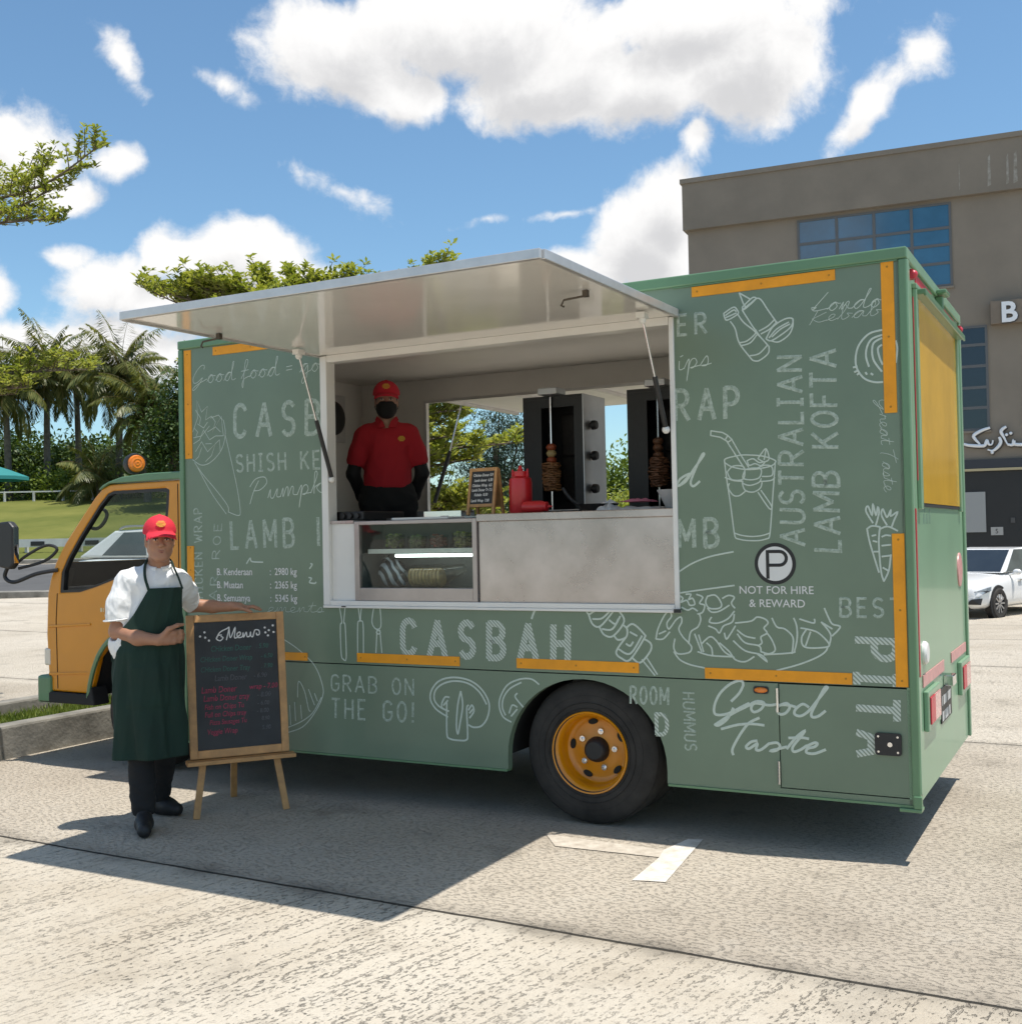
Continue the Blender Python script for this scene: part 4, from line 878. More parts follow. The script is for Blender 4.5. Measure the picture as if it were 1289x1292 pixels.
# ------------------------------------------------------------------ writing and drawings
DECALS = [
('food_drawing','chalk',0.007,1,[[7198,5214,7296,5264,7334,5232,7338,5192,7232,5144,7204,5178,7198,5214],[7262,5128,7310,5048,7346,4908,7452,4754,7480,4722],[7338,5192,7392,5108,7488,5020,7564,4936,7640,4842],[7480,4722,7538,4716,7628,4776,7640,4842],[7346,4908,7426,4920,7506,4980,7516,5018],[7362,4878,7456,4898,7522,4968],[7452,4772,7540,4784,7620,4854],[7214,5192,7296,5236,7324,5218],[7218,5170,7324,5204],[7358,5398,7378,5344,7396,5292,7418,5254],[7358,5398,7408,5364,7466,5324],[7386,5254,7446,5306,7496,5338,7518,5316,7404,5230,7386,5254],[7384,5226,7464,5280,7554,5322,7638,5198,7722,5064],[7384,5226,7436,5136,7488,5050,7564,4936],[7564,4974,7654,5014,7722,5078],[7546,5004,7634,5044,7704,5104],[7612,4922,7682,5030,7800,5094,7876,5086,7854,5012,7758,4944,7660,4898,7612,4922],[7642,4928,7720,5006,7836,5060],[7660,4898,7736,4880,7834,4938,7874,5018,7876,5086],[7670,4934,7758,5002,7846,5040]]),
('lettering','chalk',0.0037,1,[[8215,5302,8122,5209,8071,5155,8099,5170,8058,5172,8084,5139,8206,5151],[8203,5143,8280,5201,8239,5182,8225,5142,8252,5127,8294,5160,8280,5201,8306,5188,8329,5187],[8313,5132,8355,5194,8335,5127,8390,5193,8406,5185,8391,5137,8430,5128],[8430,5128,8508,5190,8544,5192,8510,5197,8457,5159,8463,5121,8505,5142,8583,5243,8609,5290,8587,5275,8537,5149,8546,5121,8585,5131],[8585,5131,8662,5189,8620,5170,8606,5131,8634,5115,8676,5148,8662,5189,8687,5176,8711,5175]]),
('lettering','chalk',0.0028,1,[[8113,5133,8033,5010],[8194,5116,8079,5071,8065,5062,8120,5029,8194,5043],[8193,5037,8257,5062,8273,5086,8244,5089,8215,5061,8228,5034,8258,5035,8297,5050],[8295,5038,8368,5118,8381,5161,8356,5155,8333,5051,8354,5033,8400,5058,8386,5085,8416,5082,8434,5080],[8427,5040,8488,5084,8532,5093,8496,5096,8456,5071,8451,5040,8486,5038,8537,5090,8526,5048,8559,5042],[8559,5042,8632,5122,8645,5165,8620,5158,8597,5055,8618,5037,8664,5062,8650,5089,8680,5086,8698,5084]]),
('food_drawing','chalk',0.009,1,[[8694,4896,8578,4872,8486,4778,8452,4662,8462,4558,8524,4462,8612,4420,8690,4414],[8694,4850,8604,4822,8558,4754,8546,4662,8570,4568],[8692,4822,8620,4784,8602,4712,8616,4618,8684,4512],[8690,4758,8654,4726,8670,4632,8694,4576],[8464,4578,8428,4572],[8472,4540,8438,4528],[8480,4516,8462,4500],[8538,4516,8550,4496],[8586,4502,8604,4488],[8814,4784,8826,4710,8810,4584]]),
('food_drawing','chalk',0.0065,1,[[7170,3742,7182,3780,7320,3806,7426,3804,7554,3786,7660,3746,7672,3718,7610,3682,7422,3662,7256,3692,7170,3742],[7170,3742,7192,3536,7218,3340,7250,3048,7268,2994],[7672,3718,7642,3422,7604,3042,7582,2988],[7250,3048,7320,3024,7428,3010,7534,3020,7604,3042],[7268,2994,7358,2974,7494,2970,7582,2988],[7170,3596,7254,3562,7352,3550],[7528,3542,7626,3548,7664,3574],[7212,3536,7202,3488,7250,3418,7310,3412,7370,3452],[7342,3530,7370,3462,7448,3442,7518,3476,7538,3532],[7196,3652,7256,3704,7356,3694,7370,3626,7342,3568,7234,3574,7192,3652],[7374,3664,7454,3676,7532,3658,7514,3582,7432,3562,7350,3584,7374,3664],[7482,3668,7572,3698,7638,3676,7636,3596,7540,3590],[7332,3570,7352,3530,7420,3508,7508,3534,7530,3570],[7504,3764,7536,3810,7586,3856,7612,3758,7562,3732,7504,3764],[7586,3856,7564,3752],[7396,3750,7456,3766,7514,3726,7572,3732,7532,3696,7474,3718,7416,3704,7396,3750],[7526,3456,7624,3304,7600,3280,7496,3438]]),
('food_drawing','chalk',0.0065,0,[[7038,4064,7156,4040,7208,4008],[7034,4018,7134,3994,7180,3964],[7038,4064,7034,4018],[7208,4008,7248,3966,7212,3942,7180,3964,7208,4008],[7244,3972,7320,3832,7410,3684],[7198,3950,7280,3816,7366,3676]]),
('lettering','chalk',0.0027,1,[[8753,4149,8778,4145,8784,4169,8751,4209,8693,4246,8655,4242,8656,4209,8690,4161,8632,4201,8599,4242,8611,4250,8644,4201,8679,4120],[8654,4120,8708,4096,8699,4092,8703,4073,8662,4073,8656,4056],[8656,4056,8683,4015,8708,4007,8711,4027,8682,4044,8654,4031,8655,4011,8672,3987],[8659,3987,8704,3950,8715,3922,8717,3946,8691,3971,8660,3971,8657,3946,8712,3918,8668,3920,8662,3898],[8662,3898,8739,3865,8771,3857,8676,3874,8661,3857,8671,3833],[8729,3894,8737,3833],[8767,3785,8791,3663],[8808,3695,8738,3740,8668,3760,8652,3756],[8671,3679,8716,3643,8727,3615,8729,3639,8703,3663,8672,3663,8670,3639,8724,3610,8680,3613,8675,3590],[8675,3590,8729,3554,8695,3546,8671,3558,8675,3582,8676,3550,8680,3530],[8677,3530,8754,3497,8785,3489,8691,3505,8675,3489,8686,3465],[8743,3526,8752,3465],[8680,3465,8706,3424,8732,3416,8734,3436,8705,3453,8677,3441,8678,3420,8695,3396]]),
('food_drawing','chalk',0.008,1,[[8568,3116,8508,3226,8528,3272,8562,3188,8572,3290,8596,3188,8616,3260,8624,3206,8594,3096],[8514,3062,8558,3088,8630,3078],[8514,3062,8536,2932,8610,2658],[8630,3078,8616,2932,8628,2676,8652,2576],[8628,3058,8700,3080,8786,3038],[8652,2576,8698,2676,8720,2820],[8692,3094,8646,3186,8660,3240,8694,3166,8730,3230,8728,3176,8788,3210,8754,3130,8734,3074],[8556,2996,8592,3004],[8564,2950,8600,2940],[8570,2850,8614,2850],[8644,2986,8680,3000,8724,2994],[8642,2904,8722,2912],[8640,2804,8710,2812],[8646,2702,8690,2676]]),
('lettering','faded',0.0171,0,[[7934,2922,7706,3008],[7706,3008,7935,3065],[7857,2954,7857,3042],[7707,3144,7874,3134,7876,3134,7899,3137,7918,3149,7931,3167,7936,3190,7931,3213,7919,3234,7900,3248,7877,3254,7708,3264],[7738,3433,7719,3417,7709,3393,7712,3368,7727,3345,7749,3331,7776,3328,7800,3337,7817,3355,7823,3380,7823,3380,7829,3405,7846,3425,7870,3434,7897,3431,7919,3416,7934,3393,7937,3366,7927,3342,7908,3324],[7938,3559,7710,3573],[7710,3509,7711,3636],[7939,3687,7711,3701],[7711,3701,7711,3759,7716,3782,7729,3800,7748,3812,7771,3815,7794,3809,7813,3795,7826,3775,7830,3752,7830,3694],[7830,3745,7940,3814],[7940,3879,7713,3965],[7713,3965,7941,4022],[7863,3911,7864,3999],[7714,4101,7942,4087,7942,4184],[7943,4283,7715,4297],[7943,4249,7943,4318],[7715,4263,7715,4332],[7944,4383,7716,4468],[7716,4468,7945,4526],[7866,4415,7867,4503],[7945,4591,7717,4605],[7717,4605,7946,4718],[7946,4718,7718,4732]]),
('lettering','faded',0.0176,0,[[8030,2874,8264,2858,8264,2958],[8264,3024,8031,3114],[8031,3114,8265,3171],[8185,3058,8185,3148],[8265,3238,8031,3254],[8031,3254,8206,3323],[8206,3323,8031,3415],[8031,3415,8265,3399],[8265,3466,8031,3482],[8031,3482,8031,3546,8036,3568,8048,3587,8066,3598,8088,3601,8109,3595,8127,3581,8140,3561,8144,3538,8144,3474],[8144,3474,8144,3541,8148,3565,8162,3585,8181,3597,8205,3601,8228,3594,8248,3579,8261,3557,8265,3532,8265,3466],[8266,3836,8032,3852],[8032,3976,8161,3851],[8126,3886,8266,3967],[8033,4115,8041,4089,8067,4066,8105,4049,8149,4041,8194,4043,8232,4055,8258,4074,8267,4099,8258,4124,8232,4147,8195,4164,8150,4172,8105,4170,8067,4158,8042,4139,8033,4115],[8033,4353,8033,4246,8267,4230],[8150,4238,8150,4324],[8267,4469,8033,4485],[8033,4420,8034,4550],[8268,4601,8034,4690],[8034,4690,8268,4748],[8188,4635,8188,4725]]),
('lettering','faded',0.0128,0,[[8252,2246,8256,2416],[8256,2416,8301,2416,8317,2413,8330,2404,8339,2391,8341,2375,8338,2360,8329,2346,8315,2338,8299,2334,8254,2334],[8254,2334,8301,2334,8318,2331,8332,2321,8341,2307,8344,2290,8341,2273,8331,2259,8316,2249,8299,2246,8252,2246],[8489,2416,8414,2416,8410,2246,8485,2246],[8412,2334,8475,2334],[8631,2395,8618,2409,8601,2416,8583,2413,8567,2403,8558,2386,8556,2366,8563,2348,8577,2336,8595,2331,8595,2331,8613,2326,8628,2314,8635,2296,8633,2276,8623,2259,8607,2249,8588,2246,8570,2253,8557,2267],[8746,2246,8750,2416],[8705,2416,8796,2416]]),
('lettering','faded',0.0224,0,[[6672,4192,6676,4490],[6676,4490,6738,4488,6763,4482,6784,4465,6798,4439,6802,4409,6797,4380,6782,4355,6761,4339,6736,4333,6674,4335],[6729,4334,6809,4189],[6921,4186,7003,4482],[7003,4482,7076,4182],[6953,4286,7047,4284],[7188,4179,7192,4477],[7192,4477,7255,4476,7279,4469,7300,4451,7314,4425,7318,4394,7313,4363,7299,4337,7277,4320,7252,4315,7190,4316]]),
('lettering','faded',0.016,0,[[6811,5244,6724,5246,6722,5046,6809,5044],[6723,5150,6797,5148],[6906,5042,6908,5242],[6908,5242,6956,5241,6975,5237,6991,5225,7002,5208,7006,5188,7002,5168,6991,5152,6974,5141,6955,5137,6907,5138],[6949,5137,7012,5040]]),
('lettering','chalk',0.0045,1,[[6727,4784,6723,4709,6743,4696,6775,4709],[6739,4825,6767,4838],[6775,4704,6830,4794,6799,4576,6838,4759,6886,4799,6910,4756,6870,4707,6846,4710,6941,4724],[6941,4719,7012,4811,7028,4757,7005,4717,6957,4720,7020,4726,7060,4735]]),
('lettering','chalk',0.012,1,[[6660,3528,6704,3596,6766,3634,6808,3642,6724,3556,6680,3528,6766,3574,6850,3690,6956,3822,6936,3824,6840,3630,6816,3552,6846,3522,6910,3568]]),
('lettering','faded',0.0218,0,[[6682,2916,6682,3188],[6682,3188,6760,2984],[6760,2984,6838,3189],[6838,3189,6838,2917],[6953,2917,6953,3189],[6953,3189,7016,3190,7038,3185,7056,3171,7069,3150,7073,3125,7069,3100,7056,3078,7038,3064,7016,3059,6953,3059],[6953,3059,7018,3059,7042,3054,7062,3039,7075,3016,7080,2989,7075,2962,7062,2939,7042,2923,7018,2918,6953,2917]]),
('food_drawing','chalk',0.008,1,[[6660,2662,6808,2750,6994,2818,7236,2864],[6654,2454,6862,2484,7238,2534]]),
('food_drawing','chalk',0.008,1,[[6598,1866,6658,1790,6762,1744,6914,1716],[7636,1718,7848,1782,8018,1854,8102,1912,8126,1958],[6410,1990,6434,2092,6502,2222,6556,2272,6582,2224,6532,2154,6552,2094,6626,2184,6680,2216,6688,2166,6656,2096,6696,2018,6756,1960,6786,1912,6754,1862,6640,1848,6598,1906,6612,1996],[6410,1990,6486,1992,6560,2064],[6444,2042,6518,2074],[6664,2434,6706,2404,6684,2364,6746,2384,6776,2336,6828,2346,6808,2404,6768,2394,6790,2444,6738,2444],[6850,2444,6912,2416,6880,2356,6930,2336,6908,2268,6856,2248],[6962,2426,7044,2436,7102,2358,7082,2310,6980,2308,6942,2366,6962,2426],[6960,2308,7000,2270,7080,2280,7182,2340],[7114,2406,7176,2436,7234,2418,7204,2360,7238,2312],[7232,2282,7160,2204,7058,2162,6976,2172,6998,2220],[6966,2132,7036,2104,7076,2066,7118,2134,7208,2176,7230,2252],[7126,2066,7144,2008,7186,2058,7238,2138],[6692,2314,6754,2286,6806,2306,6856,2278],[7238,2166,7396,2188,7456,2228,7534,2210,7562,2172,7522,2124,7550,2076,7490,2036,7498,1980,7460,1950],[7256,2098,7334,2042,7432,2022],[7256,2060,7332,1976,7468,1950,7486,1894],[7550,2076,7596,2010,7626,1916,7564,1876,7486,1894],[7602,2220,7648,2136,7724,2118,7798,2044,7796,1940,7784,1884],[7812,2224,7838,2148,7840,2036,7814,1922,7784,1892,7516,1866],[7876,2130,7932,2122,8042,2088,8142,1978,8058,1948,7908,1952,7882,2036,7932,2122],[7968,2096,7918,1962],[7868,2216,7998,2180,8008,2218],[8104,2322,8138,2238,8174,2174,8246,2148,8170,2062],[8072,2190,8154,2080,8142,1978],[8072,2190,8172,2128],[6756,1950,6780,2068,6854,2120,6886,2190,6876,2248],[6820,2050,6888,1876],[6862,2042,6908,1876],[6890,1954,6974,2024,7034,1996,7122,1882,7220,1828],[6848,1874,6988,1840,7210,1836],[7074,1968,7172,1884,7230,1808,7328,1792,7418,1844],[7214,1992,7330,1898,7486,1864,7542,1800,7448,1872],[6942,1964,6990,1918,7000,1840]]),
('lettering','chalk',0.013,1,[[7302,1560,7294,1598,7244,1600,7152,1554,7060,1462,7008,1352,7006,1274,7056,1258,7156,1282,7278,1348,7356,1390],[7302,1560,7260,1482,7180,1400],[7198,1334,7134,1224,7052,1160,7012,1158,7034,1178,7196,1284,7356,1370,7386,1392],[7386,1392,7446,1414,7504,1398,7472,1338,7404,1306,7376,1342,7416,1392,7552,1380,7628,1394],[7658,1386,7724,1408,7752,1372,7712,1314,7656,1300,7628,1338,7658,1386,7744,1390,7810,1376],[7932,1382,7876,1408,7808,1356,7798,1308,7854,1294,7930,1344,8026,1462,8102,1558,8112,1578,8084,1566,8006,1424,7958,1328,7966,1290,8022,1302,8088,1354],[7072,1122,7234,1172,7372,1190,7498,1184],[7452,1252,7352,1198,7270,1096,7198,976,7176,916,7186,878],[7426,1030,7368,1016,7316,966,7346,948,7426,1002,7414,944,7462,946,7542,1010],[7542,1010,7620,1024,7648,988,7608,948,7560,944,7714,992],[7714,974,7812,1094,7888,1154,7850,1096,7772,996,7780,950,7846,974,7904,1016],[7736,1078,7858,1088,7924,1082],[7894,1006,7978,1048,8006,1040,7978,1010,7912,988,7902,950,7976,946,8080,990]]),
('lettering','faded',0.0088,0,[[6682,1460,6800,1460],[6683,1399,6801,1399],[6741,1460,6742,1399],[6802,1366,6716,1366,6715,1366,6703,1363,6693,1357,6687,1347,6685,1335,6687,1323,6694,1313,6704,1307,6716,1304,6803,1304],[6686,1271,6804,1271],[6804,1271,6716,1231],[6716,1231,6806,1191],[6806,1191,6688,1191],[6688,1158,6806,1158],[6806,1158,6719,1118],[6719,1118,6808,1078],[6808,1078,6690,1078],[6809,1045,6723,1045,6721,1045,6710,1043,6700,1036,6693,1026,6691,1015,6694,1003,6701,993,6711,986,6723,984,6810,984],[6797,897,6807,906,6811,918,6809,931,6802,942,6790,949,6776,949,6764,944,6755,934,6752,921,6752,921,6750,908,6741,898,6729,892,6715,893,6703,900,6695,911,6694,925,6698,938,6708,947]]),
('lettering','hatched',0.0336,0,[[8388,2030,8742,2022],[8742,2022,8741,1943,8734,1912,8713,1885,8682,1868,8645,1863,8608,1870,8578,1889,8557,1916,8550,1947,8551,2026],[8385,1676,8739,1668],[8385,1723,8384,1628],[8739,1715,8738,1620],[8382,1399,8736,1391],[8737,1478,8735,1304],[8380,1170,8733,1064],[8733,1064,8378,974],[8500,1129,8499,1009]]),
('lettering','faded',0.012,0,[[6118,1326,6122,1498],[6122,1498,6152,1498,6164,1495,6174,1486,6180,1471,6182,1454,6179,1437,6172,1422,6162,1413,6150,1409,6120,1409],[6146,1409,6184,1327],[6263,1500,6250,1493,6239,1475,6231,1447,6228,1414,6230,1381,6236,1353,6247,1334,6259,1328,6272,1335,6283,1354,6291,1382,6294,1415,6292,1447,6286,1475,6276,1494,6263,1500],[6371,1502,6358,1495,6347,1476,6339,1448,6336,1415,6338,1382,6344,1355,6355,1336,6367,1330,6380,1336,6391,1355,6399,1383,6402,1416,6401,1449,6394,1477,6384,1495,6371,1502],[6442,1331,6446,1503],[6446,1503,6484,1374],[6484,1374,6528,1504],[6528,1504,6524,1332]]),
('lettering','hatched',0.0204,0,[[6396,1026,6394,1230,6436,1231,6456,1230,6474,1220,6490,1201,6502,1176,6508,1146,6508,1114,6503,1084,6491,1058,6476,1039,6458,1029,6438,1027,6396,1026]]),
('lettering','hatched',0.0374,0,[[3508,2056,3492,2090,3466,2114,3435,2123,3404,2116,3376,2095,3357,2062,3350,2023,3347,1851,3352,1812,3369,1778,3396,1756,3427,1749,3459,1758,3485,1781,3503,1815],[3707,1746,3815,2119],[3815,2119,3907,1743],[3748,1872,3871,1871],[4263,2067,4239,2098,4206,2113,4170,2109,4140,2085,4121,2048,4118,2005,4131,1966,4158,1938,4193,1927,4193,1927,4229,1917,4257,1889,4271,1849,4268,1806,4248,1769,4217,1746,4179,1741,4145,1756,4120,1788],[4470,1737,4478,2111],[4478,2111,4566,2110,4596,2103,4622,2083,4639,2054,4644,2019,4638,1985,4619,1956,4593,1937,4562,1930,4474,1931],[4474,1931,4565,1930,4598,1923,4626,1901,4644,1869,4650,1832,4643,1795,4623,1764,4594,1743,4561,1736,4470,1737],[4849,1733,4957,2105],[4957,2105,5049,1730],[4890,1859,5013,1858],[5250,1728,5258,2102],[5418,1726,5426,2100],[5254,1915,5422,1913]]),
('food_drawing','chalk',0.012,1,[[5068,2288,5032,2242,5002,2172]]),
('food_drawing','chalk',0.01,1,[[3928,1060,3776,1140,3704,1246,3728,1358,3834,1462,4016,1504,4218,1478,4368,1388,4458,1240,4436,1088,4358,988,4258,966,4196,988],[3930,1126,3816,1174,3756,1250,3774,1350,3872,1426,4028,1464,4206,1442,4342,1354,4426,1228],[3920,1236,3912,884,3950,820,4076,810,4166,824,4180,900,4174,1160,4200,1206],[3854,1210,3896,1278,3954,1280],[3854,1210,3858,1156,3944,1126],[3876,1188,3934,1246],[4102,1354,4060,1198,4038,978,4054,882,4086,1004,4124,1202,4102,1354],[4198,1152,4242,1208,4266,1144,4210,1066],[4210,1120,4256,1166]]),
('food_drawing','chalk',0.009,1,[[4728,1052,4632,1100,4586,1204,4600,1312,4688,1446,4836,1516,4980,1526,5074,1472],[4658,1122,4622,1206,4642,1314,4724,1414,4860,1484],[4808,1366,4784,1322,4878,1220],[4706,1146,4744,1234,4804,1216],[4730,1116,4804,1194]]),
('food_drawing','chalk',0.01,1,[[5636,2292,5670,2230,5738,2262,5850,2290],[5670,2230,5712,2128,5802,2108,5960,2276],[5714,2180,5826,2192,5940,2296],[5790,2098,5844,2018,5944,2010,6068,2164,6004,2276],[5822,2078,5934,2080,6026,2214],[5954,2010,5998,1970,6086,2002,6098,2084,6056,2124],[6088,2094,6166,2136,6282,2038,6280,1988,6124,1772,6036,1778,5972,1848,6086,2002],[5996,1878,6126,1832,6260,2018],[6280,1988,6354,1940,6342,1858,6232,1744,6146,1792],[6130,2054,6206,2016],[6084,1932,6128,1912,6162,1954],[5902,2172,5968,2132,6002,2184]]),
('food_drawing','chalk',0.008,0,[[6254,1776,6390,1620],[6298,1808,6416,1632]]),
('lettering','chalk',0.004,1,[[418,5249,426,5292,382,5302,307,5249,238,5154,244,5091,303,5091,393,5144,317,5049,242,4996,227,5017,317,5070,466,5123],[466,5091,541,5171,496,5144,492,5091,531,5072,573,5118,541,5171,578,5155,607,5155],[606,5091,682,5171,637,5144,632,5092,672,5073,713,5118,682,5171,718,5155,748,5155],[746,5081,822,5166,866,5171,822,5176,769,5123,790,5073,835,5102,897,5239,914,5303,891,5282,872,5113,893,5076,938,5092],[1026,5081,1103,5197,1142,5292,1106,5303,1081,5197,1053,4976,1039,5008,1070,5071,1160,5103],[1029,5171,1147,5182],[1159,5092,1235,5171,1190,5145,1186,5092,1225,5073,1266,5118,1235,5171,1272,5155,1301,5155],[1300,5092,1376,5171,1331,5145,1326,5092,1366,5073,1407,5119,1376,5171,1412,5156,1442,5156],[1440,5082,1516,5166,1560,5172,1516,5177,1463,5124,1484,5073,1529,5103,1591,5240,1608,5303,1585,5282,1566,5114,1587,5077,1632,5092],[1736,5124,1825,5130],[1737,5166,1826,5172],[1942,5082,2018,5167,2062,5172,2011,5177,1965,5124,1993,5077,2062,5156,2044,5030,1990,4945,1968,4977,2030,5061,2104,5093],[2104,5093,2180,5172,2135,5146,2131,5093,2170,5074,2211,5119,2180,5172,2217,5156,2246,5156]]),
('lettering','faded',0.0277,0,[[1084,4683,1067,4720,1041,4745,1008,4756,975,4749,945,4727,925,4692,917,4651,911,4469,916,4427,934,4392,961,4368,994,4360,1028,4368,1056,4392,1075,4428],[1265,4353,1385,4746],[1385,4746,1477,4347],[1311,4486,1440,4483],[1833,4685,1808,4718,1773,4735,1735,4731,1703,4706,1683,4667,1679,4622,1692,4580,1720,4549,1756,4538,1756,4538,1794,4526,1823,4496,1838,4454,1834,4408,1813,4369,1779,4345,1740,4341,1703,4357,1677,4391],[2022,4333,2036,4729],[2036,4729,2128,4726,2161,4718,2188,4697,2205,4666,2210,4629,2203,4593,2183,4563,2155,4543,2122,4536,2030,4539],[2030,4539,2125,4536,2160,4528,2189,4504,2208,4471,2214,4431,2205,4392,2184,4359,2153,4337,2118,4330,2022,4333]]),
('lettering','faded',0.0146,0,[[1021,4107,1006,4125,985,4133,963,4130,945,4118,935,4097,934,4073,943,4051,960,4035,982,4029,982,4029,1004,4024,1022,4008,1031,3986,1030,3962,1019,3941,1001,3928,978,3926,956,3934,940,3952],[1109,3924,1105,4132],[1212,3923,1208,4131],[1107,4028,1210,4027],[1317,3922,1313,4130],[1287,3922,1347,3921],[1283,4130,1343,4129],[1510,4102,1494,4119,1473,4128,1452,4125,1433,4112,1423,4092,1422,4068,1431,4045,1448,4030,1470,4024,1470,4024,1492,4018,1510,4003,1519,3981,1519,3957,1508,3936,1489,3923,1466,3921,1444,3929,1428,3947],[1597,3919,1593,4127],[1700,3918,1696,4126],[1595,4023,1698,4022],[1940,3915,1936,4123],[2039,4122,1944,4009],[1971,4039,2049,3914],[2210,4120,2121,4121,2125,3913,2214,3912],[2123,4021,2198,4020]]),
('lettering','chalk',0.0053,1,[[1135,3520,1197,3673,1278,3802],[1139,3732,1229,3824,1367,3844,1404,3772,1305,3692,1207,3680],[1420,3586,1461,3688,1459,3601,1502,3585,1569,3694,1561,3600,1616,3597],[1616,3597,1657,3699,1655,3593,1706,3702,1735,3697,1733,3598,1785,3706,1814,3702,1812,3621,1871,3612],[1871,3612,1941,3721,1896,3451,1950,3678,2010,3725,2038,3671,1988,3612,1959,3617,2076,3630],[2076,3623,2169,3815,2170,3877,2140,3851,2125,3620,2136,3689,2226,3738,2166,3684,2223,3625,2273,3647]]),
('lettering','faded',0.023,0,[[824,3306,830,2978,939,2979],[1068,2981,1142,3310],[1142,3310,1228,2983],[1097,3093,1195,3094],[1358,2985,1352,3313],[1352,3313,1444,3068],[1444,3068,1527,3315],[1527,3315,1533,2987],[1663,2989,1657,3317],[1657,3317,1726,3318,1751,3312,1773,3296,1787,3270,1793,3240,1788,3210,1775,3184,1754,3167,1729,3161,1660,3160],[1660,3160,1732,3161,1759,3155,1782,3136,1797,3109,1803,3076,1799,3044,1784,3016,1762,2997,1735,2990,1663,2989],[2180,2996,2174,3324]]),
('lettering','faded',0.0087,0,[[230,2316,218,2309,210,2298,206,2286,209,2273,216,2263,228,2255,242,2253,304,2254,318,2257,330,2264,338,2275,340,2288,337,2300,329,2310,317,2317],[341,2358,207,2356],[341,2425,207,2423],[274,2357,274,2424],[341,2484,207,2482],[341,2464,342,2503],[207,2462,208,2501],[232,2605,220,2599,211,2588,208,2576,211,2563,218,2552,230,2545,244,2543,306,2544,320,2547,332,2554,340,2565,342,2578,339,2590,331,2600,318,2607],[343,2648,209,2646],[209,2713,282,2651],[262,2669,343,2719],[210,2814,209,2756,343,2758,344,2816],[274,2757,274,2806],[344,2855,210,2853],[210,2853,344,2926],[344,2926,210,2924],[211,3060,345,3086],[345,3086,245,3109],[245,3109,346,3134],[346,3134,212,3157],[346,3198,212,3196],[212,3196,212,3228,215,3241,223,3252,234,3259,247,3262,261,3260,272,3253,279,3242,282,3229,282,3197],[282,3225,347,3269],[347,3308,213,3346],[213,3346,347,3388],[301,3323,302,3372],[348,3427,214,3425],[214,3425,214,3457,217,3470,225,3481,236,3488,250,3491,264,3489,276,3482,283,3471,286,3458,286,3426]]),
('lettering','faded',0.0079,0,[[568,2334,452,2391],[452,2391,581,2448],[529,2356,537,2426],[589,2522,467,2522],[467,2522,473,2568,477,2586,486,2602,497,2612,510,2616,521,2612,531,2602,536,2586,536,2568,531,2522],[535,2562,601,2623],[627,2853,505,2853],[505,2853,510,2899,515,2918,523,2933,535,2944,547,2947,559,2944,568,2933,573,2918,574,2899,568,2853],[573,2894,638,2955],[530,3079,533,3059,544,3043,563,3032,586,3028,610,3032,631,3043,646,3059,652,3079,650,3098,639,3115,620,3126,597,3129,573,3126,552,3115,537,3098,530,3079],[554,3286,545,3203,667,3203,676,3286],[603,3203,611,3273]]),
('food_drawing','chalk',0.0045,1,[[206,4114,354,4038,520,4074,688,4216,756,4410,728,4586],[238,4076,386,3906,580,3722,770,3518,786,3432],[786,3432,944,3384,978,3450,920,3784,756,4386],[288,4010,514,3676,752,3408]]),
('food_drawing','chalk',0.004,0,[[214,4468,300,4638,288,4866,368,4710,468,4778,432,4606,532,4648,596,4570,544,4448,696,4638,710,4488,724,4388,592,4394,494,4350,396,4482,328,4360,226,4316],[258,4214,360,4334,458,4202,590,4296,522,4150,422,4080],[298,4564,398,4506,466,4578],[360,4258,308,4148,256,4112],[462,4452,596,4508,676,4440],[228,4392,362,4408,496,4526],[590,4296,658,4342,670,4192],[426,4304,526,4300],[516,4624,648,4654,712,4586],[268,4742,350,4636,332,4562],[238,4516,296,4462,262,4390]]),
('food_drawing','chalk',0.009,1,[[2054,2780,2078,2768,2038,2720],[2026,2614,2064,2602,2034,2556,2108,2544,2132,2560],[1066,2786,1124,2852,1154,2810,1326,2802]]),
('lettering','chalk',0.0029,1,[[1382,2194,1460,2222,1476,2248,1437,2251,1406,2221,1429,2192,1467,2192,1514,2209],[1514,2196,1546,2249,1545,2194,1584,2249,1608,2246,1607,2194,1646,2250,1670,2247,1669,2205,1715,2199],[1715,2199,1793,2226,1809,2252,1770,2255,1739,2225,1762,2197,1800,2197,1847,2214],[1847,2201,1879,2253,1878,2198,1925,2254,1948,2248,1948,2209,2002,2203],[2002,2203,2065,2282,2081,2315,2049,2217,2079,2201,2126,2211],[2011,2272,2127,2280],[2126,2205,2196,2261,2211,2226,2188,2201,2141,2205,2203,2206,2242,2210]]),
('lettering','faded',0.0118,0,[[2435,1435,2423,1451,2407,1461,2387,1464,2367,1460,2350,1449,2339,1433,2335,1415,2333,1331,2338,1310,2352,1293,2373,1283,2396,1283,2417,1293,2432,1310,2438,1331,2438,1364,2390,1364],[2504,1282,2508,1464],[2508,1464,2557,1464,2576,1460,2592,1450,2602,1434,2606,1416,2602,1398,2590,1383,2574,1373,2555,1369,2506,1369],[2549,1369,2611,1282],[2678,1281,2742,1463],[2742,1463,2798,1281],[2703,1343,2777,1343],[2866,1281,2870,1463],[2870,1463,2922,1463,2941,1460,2956,1450,2967,1436,2970,1419,2966,1402,2955,1388,2939,1379,2921,1376,2868,1376],[2868,1376,2923,1376,2942,1372,2959,1362,2970,1346,2974,1328,2969,1310,2958,1295,2941,1285,2920,1281,2866,1281],[3253,1462,3232,1456,3214,1436,3202,1406,3197,1371,3201,1337,3211,1307,3228,1287,3249,1280,3269,1287,3287,1307,3299,1336,3304,1371,3300,1406,3290,1436,3273,1455,3253,1462],[3370,1280,3374,1462],[3374,1462,3476,1280],[3476,1280,3480,1462]]),
